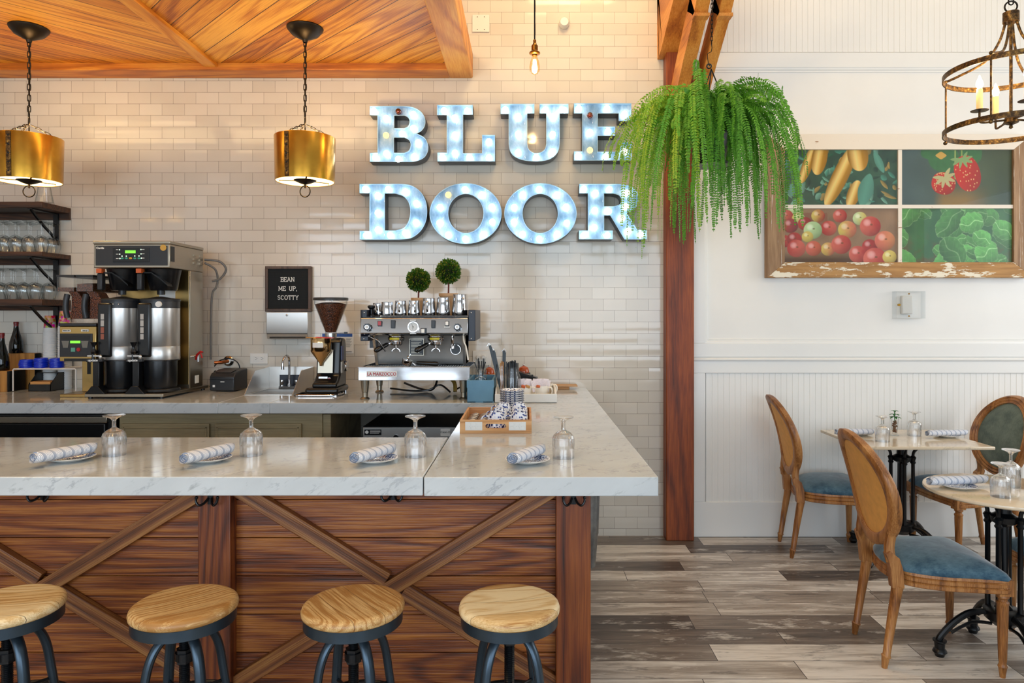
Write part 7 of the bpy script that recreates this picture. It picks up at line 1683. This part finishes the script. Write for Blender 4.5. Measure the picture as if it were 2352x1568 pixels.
for k, (px, py, rr, Y, lab) in enumerate(((1124, 851, 0.032, 4.40, 'amber glass bowl upturned behind the blue box'), (1203, 848, 0.036, 4.52, 'amber brown glass bowl on the dark stand behind the sugar mugs'))):
    zb_ = zz(py, Y) - 0.02; t = thing('amber_bowl', lab, 'bowl', (zx(px, Y), Y, zb_)); m = MB(); m.lathe([(rr, 0), (rr, 0.01), (rr * 0.8, 0.032), (rr * 0.3, 0.042), (0, 0.043)], seg=28); m.build('bowl', plain('amber_ceramic', '#a8481a', 0.1), t)
    m = MB(); m.sphere((0, 0, 0.048), 0.007, 12, 8); m.build('knob', M['chrome'], t)
    m = MB(); m.box(-rr * 1.2, rr * 1.2 , -0.05, 0.05, ZC - zb_ + (0.0 if 1 else 0), -0.001); m.build('stand', M['dkplast'] if k else M['terra'], t, bevel=0.004)
m = MB(); m.prism([(-0.05, zz(852, 4.42)), (0.07, zz(866, 4.42)), (0.07, zz(868, 4.42) - 0.002), (-0.05, zz(860, 4.42))], 4.36, 4.46, 'xz'); m.box(-0.03, 0.04, 4.38, 4.44, ZC, zz(860, 4.42)); tag(m.build('dark_stand', M['iron'], bevel=0.002), 'dark slanted holder behind the straw jar and sugar mugs', 'holder')
m = MB(); m.box(0.165, 0.335, 4.58, 4.70, ZC + 0.022, ZC + 0.028); tag(m.build('menu_board', M['terra'], bevel=0.001), 'flat brown board, top one of two at the wall end of the peninsula', 'board')
m = MB(); m.box(0.17, 0.28, 4.60, 4.70, ZC + 0.0005, ZC + 0.0215); tag(m.build('menu_board', M['traywood'], bevel=0.001), 'smaller brown board under the top one at the wall end of the peninsula', 'board')
# saucer stack
s0 = None
for k in range(9):
    if s0 is None:
        s0 = thing('saucer', 'blue patterned saucer in the tall stack behind the cups', 'saucer', (-0.0765, 3.62, ZC + 0.001), 0, 'stacked patterned saucers')
        m = MB(); m.lathe([(0, 0), (0.034, 0), (0.038, 0.003), (0.060, 0.011), (0.0645, 0.0155), (0.0635, 0.0165), (0.04, 0.006), (0, 0.004)], seg=44); m.build('saucer_dish', M['floral'], s0)
    else: dup(s0, (-0.0765 + rs.uniform(-.001, .001), 3.62, ZC + 0.001 + k * 0.0112), label='topmost blue patterned saucer of the stack behind the cups' if k == 8 else None)
# wooden tray with cups
t = thing('wooden_tray', 'wooden tray with a handle slot holding upturned patterned cups on the peninsula', 'tray', (-0.13, 3.11, ZC - 0.001)); O = t.location.copy(); Z0 = ZC - 0.001
ax, bx, y0, y1, zt_ = -0.280, 0.020, 2.91, 3.31, Z0 + 0.057
hole = [(-0.130 + (0.034 * (1 if math.cos(a) > 0 else -1)) * 1.0 + 0.0095 * math.cos(a), Z0 + 0.031 + 0.0095 * math.sin(a)) for a in [2 * PI * k / 24 + 0.01 for k in range(24)]]
for yy, nm in ((y0 + 0.005, 'front_board'), (y1 - 0.005, 'rear_board')):
    vs, fs = flatmesh('curve', [[(ax, Z0), (bx, Z0), (bx, zt_), (ax, zt_)], hole], 0.005); m = MB(O); m.add([(x, yy + y, z) for x, y, z in vs], fs); m.build(nm, M['traywood'], t, smooth=False)
m = MB(O); m.box(ax, ax + 0.009, y0 + 0.01, y1 - 0.01, Z0, zt_); m.box(bx - 0.009, bx, y0 + 0.01, y1 - 0.01, Z0, zt_); m.box(ax, bx, y0 + 0.01, y1 - 0.01, Z0, Z0 + 0.006); m.build('side_boards', M['traywood'], t, bevel=0.001)
for a, b in ((-0.257, -0.186), (-0.075, -0.004)):
    m = MB(O); m.box(a, b, y0 - 0.0015, y0 + 0.001, Z0 + 0.014, Z0 + 0.049)
    for i in range(3):
        for j in range(2): m.lathe([(0, 0.0), (0.0085, 0), (0.0085, 0.002), (0.006, 0.003), (0, 0.0015)], (a + 0.013 + 0.0225 * i, y0 - 0.004, Z0 + 0.0235 + 0.0165 * j), 14, None, 'y')
    m.build('white_relief_tile', M['whitep'], t)
def tcup(loc, rz, label):
    t = thing('patterned_cup', label, 'cup', loc, rz, 'blue leaf patterned cups in the tray'); m = MB(); m.lathe([(0.044, 0.0), (0.0445, 0.004), (0.042, 0.03), (0.036, 0.055), (0.027, 0.068), (0.0255, 0.074), (0.022, 0.074), (0.021, 0.07), (0, 0.07)], seg=36); m.build('cup_body', M['floral'], t)
    m = MB(); m.tube(bez([(-0.040, 0, 0.02), (-0.062, 0, 0.022), (-0.066, 0, 0.040), (-0.055, 0, 0.055), (-0.035, 0, 0.055)], 6), 0.0042, 8); m.build('handle', M['floral'], t); return t
cp = None
for i, (x, y, z, lab) in enumerate(((-0.133, 3.00, 0.0065, 'front upside down blue leaf cup, left column of the tray'), (-0.033, 3.00, 0.0065, 'front upside down blue leaf cup, right column of the tray'), (-0.122, 3.10, 0.0065, 'second upside down blue leaf cup in the left column of the tray'),
                                   (-0.034, 3.105, 0.0065, 'second upside down blue leaf cup in the right column of the tray'), (-0.108, 3.205, 0.0165, 'rear upside down blue leaf cup of the left column'), (-0.036, 3.21, 0.0165, 'rear upside down blue leaf cup of the right column'))):
    if cp is None: cp = tcup((x, y, Z0 + z), R(20), lab)
    else: dup(cp, (x, y, Z0 + z), R((20, 5, -25, 0, -30, -10)[i]), lab)
tcup_ = None
for c in range(2):
    for k in range(7):
        if tcup_ is None:
            tcup_ = thing('metal_clip', '', 'metal clip'); m = MB(); m.torus((0, 0, 0), 0.021, 0.0028, (0, 0.75, 0.55), 24, 6); m.sphere((0, 0, -0.001), (0.019, 0.006, 0.009), 16, 8); m.build('metal_body', M['steel'], tcup_); r = tcup_
        else: r = dup(tcup_)
        r.location = (-0.246 + c * 0.046 + 0.001 * k, 2.94 + k * 0.048, Z0 + 0.030); r.rotation_euler = (R(20), 0, R(12))
        tag(r, 'oval metal piece in the %s row at the left side of the cup tray' % ('left' if c == 0 else 'right'), None, 'oval metal pieces, %s row' % ('left' if c == 0 else 'right'))

# ================================================================ FRAMED WINDOW PICTURE
YF = 4.655
t = thing('framed_picture', 'old window frame with four produce photographs hung on the white wall', 'picture', (zx(2070, 4.69), 4.69, zz(637, 4.69))); O = t.location.copy()
oL, oR = zx(1763, YF), zx(2372, YF); oB, oT = zz(637, YF), zz(308, YF); iL, iR, iB, iT = zx(1803, YF), zx(2329, YF), zz(602, YF), zz(343, YF)
yw = WY - 0.022
for nm, poly, mt in (('top_board', [(oL, oT), (oR, oT), (iR, iT), (iL, iT)], 'peel_top'), ('bottom_board', [(oL, oB), (oR, oB), (iR, iB), (iL, iB)], 'peel_bot'), ('left_board', [(oL, oB), (iL, iB), (iL, iT), (oL, oT)], 'peel_side'), ('right_board', [(oR, oB), (iR, iB), (iR, iT), (oR, oT)], 'peel_side')):
    m = MB(O); m.prism(poly, YF, yw + 0.016, 'xz'); m.build(nm, M[mt], t, bevel=0.002)
mx0, mx1, mz0, mz1 = zx(2064.5, YF), zx(2073.5, YF), zz(478, YF), zz(469.5, YF)
m = MB(O); m.box(mx0, mx1, YF + 0.008, YF + 0.03, iB, iT); m.build('upright_bar', M['peel_top'], t, bevel=0.001)
m = MB(O); m.box(iL, mx0, YF + 0.008, YF + 0.03, mz0, mz1); m.box(mx1, iR, YF + 0.008, YF + 0.03, mz0, mz1); m.build('cross_bar', M['peel_top'], t, bevel=0.001)
def paint(kind, W, H):
    """a small printed photograph, W x H points; returns (H, W, 3) linear colour. u, v run over the pane in the units of its print"""
    rsn = np.random.RandomState({'pepper': 1, 'berry': 2, 'apple': 3, 'lettuce': 4}[kind])
    yy, xx = np.mgrid[0:H, 0:W].astype(float); u = xx / W * 860; v = yy / H * 415
    def nz(s, seed, o=4):
        out = np.zeros((H, W)); amp = 1; tot = 0; r2 = np.random.RandomState(seed)
        for _ in range(o):
            g = r2.rand(int(415 / s) + 3, int(860 / s) + 3); a = u / s; b = v / s; i = b.astype(int); j = a.astype(int); fa = a - j; fb = b - i; fa = fa * fa * (3 - 2 * fa); fb = fb * fb * (3 - 2 * fb)
            out += amp * ((g[i, j] * (1 - fa) + g[i, j + 1] * fa) * (1 - fb) + (g[i + 1, j] * (1 - fa) + g[i + 1, j + 1] * fa) * fb); tot += amp; amp *= 0.5; s = max(s * 0.5, 4)
        return out / tot
    img = np.zeros((H, W, 3))
    def c(h): return np.array(hexc(h))
    def put(mask, col, soft=None):
        k = np.clip(mask, 0, 1)[..., None]; img[:] = img * (1 - k) + col * k
    def ell(cx, cy, rx, ry, ang=0.0, p=2.0):
        a = math.radians(ang); du = (u - cx) * math.cos(a) + (v - cy) * math.sin(a); dv = -(u - cx) * math.sin(a) + (v - cy) * math.cos(a)
        return 1 - (np.abs(du / rx) ** p + np.abs(dv / ry) ** p), du / rx, dv / ry
    sh = lambda d, k=14: np.clip(d * k, 0, 1)
    if kind == 'pepper':
        n = nz(60, 5); img[:] = c('#1e3a34') * (1 - n[..., None]) + c('#3f6a50') * n[..., None]
        for k in range(120):
            cx, cy = rsn.rand() * 860, rsn.rand() * 415; d, a, b = ell(cx, cy, rsn.uniform(14, 55), rsn.uniform(8, 24), rsn.rand() * 180, 1.6)
            col = [c('#4f9a84'), c('#2e6b50'), c('#7fb8a0'), c('#23493c'), c('#b89a50')][rsn.randint(5)]; put(sh(d) * 0.9, col * (0.8 + 0.4 * np.clip(b, -1, 1)[..., None]))
        for (cx, cy, rx, ry, an) in ((180, 110, 40, 150, 20), (430, 190, 62, 260, 26), (270, 60, 60, 130, 10), (530, 330, 50, 110, 20), (560, 40, 80, 120, -10)):
            d, a, b = ell(cx, cy, rx, ry, an); put(sh(d), c('#d89a1c') * (1 - 0.5 * np.clip(np.abs(a), 0, 1))[..., None] + c('#fff2b0') * (0.55 * np.clip(1 - np.abs(a + 0.2) * 1.6, 0, 1))[..., None])
        for (cx, cy, rx, ry, an) in ((620, 300, 60, 130, 15), (720, 90, 30, 90, -25), (60, 300, 30, 50, 0)):
            d, a, b = ell(cx, cy, rx, ry, an, 1.6); put(sh(d), c('#5fa08c') * (1.05 - 0.35 * np.clip(np.abs(a), 0, 1))[..., None])
    elif kind == 'berry':
        n = nz(160, 8); g = np.clip(u / 860, 0, 1); img[:] = c('#4a5f60') * (1 - g)[..., None] + c('#4c5a30') * g[..., None]; img *= (0.7 + 0.6 * n)[..., None]
        put(np.clip((v - 250) / 120, 0, 1) * np.clip((u - 250) / 80, 0, 1) * np.clip((700 - u) / 200, 0, 1) * 0.85, c('#a07a3c')); put(np.clip((u - 640) / 120, 0, 1) * 0.8 * n, c('#12321c'))
        for (cx, cy, rx, ry, an) in ((330, 60, 120, 110, 20), (540, 20, 90, 90, 0), (240, 20, 90, 50, 0)):
            d, a, b = ell(cx, cy, rx, ry, an, 2.4); put(sh(d, 8), c('#3f7a46') * (0.7 + 0.5 * nz(22, 9))[..., None])
        put(sh(1 - np.abs(u - 420) / 7) * (v < 220), c('#9ab060')); put(sh(1 - np.abs(u - 470) / 6) * (v < 80), c('#9ab060'))
        for (cx, cy, rx, ry, an) in ((330, 250, 95, 85, 12), (515, 175, 100, 140, -18)):
            d, a, b = ell(cx, cy, rx, ry, an, 2.2); put(sh(d), c('#d0281c') * (1.05 - 0.5 * np.clip(a * 0.5 + b * 0.5 + 0.2, 0, 1))[..., None])
            for k in range(46):
                sx_, sy_ = cx + rsn.uniform(-rx, rx), cy + rsn.uniform(-ry, ry); d2, _, _ = ell(sx_, sy_, 4.5, 6); put(sh(d2, 3) * (d > 0.08), c('#f0c080'))
        for k in range(7):
            an = -60 + k * 40; d, a, b = ell(335 + 45 * math.cos(R(an)), 205 + 40 * math.sin(R(an)), 45, 14, an, 1.6); put(sh(d), c('#c9c088'))
            d, a, b = ell(470 + 45 * math.cos(R(an)), 70 + 26 * math.sin(R(an)), 45, 12, an, 1.6); put(sh(d), c('#8fb070'))
        d, a, b = ell(310, 40, 45, 30, 0, 1.2); put(sh(d), c('#e0b050'))
    elif kind == 'apple':
        n = nz(90, 4); img[:] = c('#9c7a5c') * (0.7 + 0.6 * n)[..., None]; put(np.clip((v - 330) / 60, 0, 1), c('#5a3a20')); put(sh(1 - np.abs(v - 90) / 60) * (u < 330) * 0.5, c('#8a4030'))
        Y_, R_, G_, P_ = '#d9c060', '#b8322c', '#c6d8a0', '#d86a58'
        A_ = [(75, 15, 55, G_, G_), (20, 60, 55, P_, R_), (110, 75, 50, Y_, G_), (160, 115, 55, R_, '#8a1f24'), (260, 55, 53, Y_, R_), (425, 55, 55, P_, R_), (575, 75, 55, G_, Y_), (50, 130, 60, R_, '#8a2a3a'), (340, 150, 62, R_, P_), (480, 160, 72, Y_, P_), (655, 135, 82, P_, R_), (220, 165, 72, G_, '#a8c890'),
              (10, 250, 50, R_, R_), (80, 235, 58, '#9a2420', R_), (180, 215, 45, Y_, Y_), (650, 290, 60, R_, '#9a2420'), (335, 310, 55, Y_, P_), (560, 350, 70, P_, R_), (225, 305, 62, P_, '#c86040'), (95, 305, 72, R_, P_), (435, 275, 78, P_, R_), (765, 245, 80, P_, '#d88a58'), (690, 385, 92, P_, R_), (800, 370, 55, Y_, Y_)]
        for cx, cy, r_, c1, c2 in A_:
            d, a, b = ell(cx, cy, r_, r_ * 0.96); k = np.clip(0.5 + 0.6 * a + 0.5 * (nz(30, int(cx) + 3) - 0.5), 0, 1)[..., None]
            col = c(c1) * (1 - k) + c(c2) * k; col = col * (1.15 - 0.6 * np.clip(a * 0.3 + b * 0.6 + 0.35 * (a * a + b * b), 0, 1))[..., None] + 0.35 * np.clip(1 - ((a + .3) ** 2 + (b + .35) ** 2) * 6, 0, 1)[..., None]
            put(sh(d, 8), col); d3, _, _ = ell(cx + r_ * 0.1, cy - r_ * 0.15, r_ * 0.13, r_ * 0.09); put(sh(d3, 4) * 0.7, c('#6a4a20'))
    else:
        n = nz(150, 3, 4); img[:] = c('#1d4a28') * (1 - n)[..., None] + c('#4c8a48') * n[..., None]; put(np.clip((v - 170) / 100, 0, 1) * np.clip(nz(70, 12) * 3 - 1.3, 0, 1) * 0.8, c('#6a4a22'))
        for k in range(26):
            cx, cy, rx, ry = rsn.uniform(-20, 880), rsn.uniform(-20, 430), rsn.uniform(60, 150), rsn.uniform(45, 95); an = rsn.uniform(-50, 50)
            d, a, b = ell(cx, cy, rx, ry, an); d = d + 0.55 * (nz(26, 40 + k, 3) - 0.5); L = rsn.uniform(0.55, 1.15) * (1.15 if cx > 250 else 0.9)
            vein = np.clip(1 - np.abs(b + 0.15 * np.sin(a * 5)) * 14, 0, 1) * 0.35 + np.clip(1 - np.abs(np.sin(a * 7 + np.abs(b) * 4)) * 6, 0, 1) * 0.12
            col = (c('#5fa850') * (0.55 + 0.55 * np.clip(0.5 - b * 0.6, 0, 1))[..., None] + c('#d8f0c0') * vein[..., None]) * L
            put(sh(d, 9), col * (0.8 + 0.45 * nz(18, 80 + k, 2))[..., None]); put(np.clip(1 - np.abs(d - 0.05) * 16, 0, 1) * 0.35, c('#b8e0a0'))
    return np.clip(img, 0, 1)
for nm, kind, (a, b, c, d) in (('pepper_photograph', 'pepper', (iL, mx0, mz1, iT)), ('strawberry_photograph', 'berry', (mx1, iR, mz1, iT)), ('apple_photograph', 'apple', (iL, mx0, iB, mz0)), ('lettuce_photograph', 'lettuce', (mx1, iR, iB, mz0))):
    W_, H_ = 330, 160; img = paint(kind, W_, H_); yq = YF + 0.022
    gx, gz_ = np.meshgrid(np.linspace(a, b, W_), np.linspace(d, c, H_)); co = np.stack([gx - O.x, np.full_like(gx, yq - O.y), gz_ - O.z], -1).reshape(-1, 3)
    i0 = (np.arange(H_ - 1)[:, None] * W_ + np.arange(W_ - 1)[None, :]).reshape(-1); fa = np.stack([i0, i0 + W_, i0 + W_ + 1, i0 + 1], -1)
    me = bpy.data.meshes.new(nm); me.from_pydata(co.tolist(), [], fa.tolist()); me.materials.append(M['picture']); ca = me.color_attributes.new('Col', 'FLOAT_COLOR', 'POINT')
    ca.data.foreach_set('color', np.concatenate([img.reshape(-1, 3), np.ones((W_ * H_, 1))], 1).astype(np.float32).reshape(-1)); o = bpy.data.objects.new(nm, me); COL.objects.link(o); o.parent = t
    m = MB(O); m.box(a, b, YF + 0.014, YF + 0.017, c, d); m.build('window_pane', M['glass'], t, smooth=False)
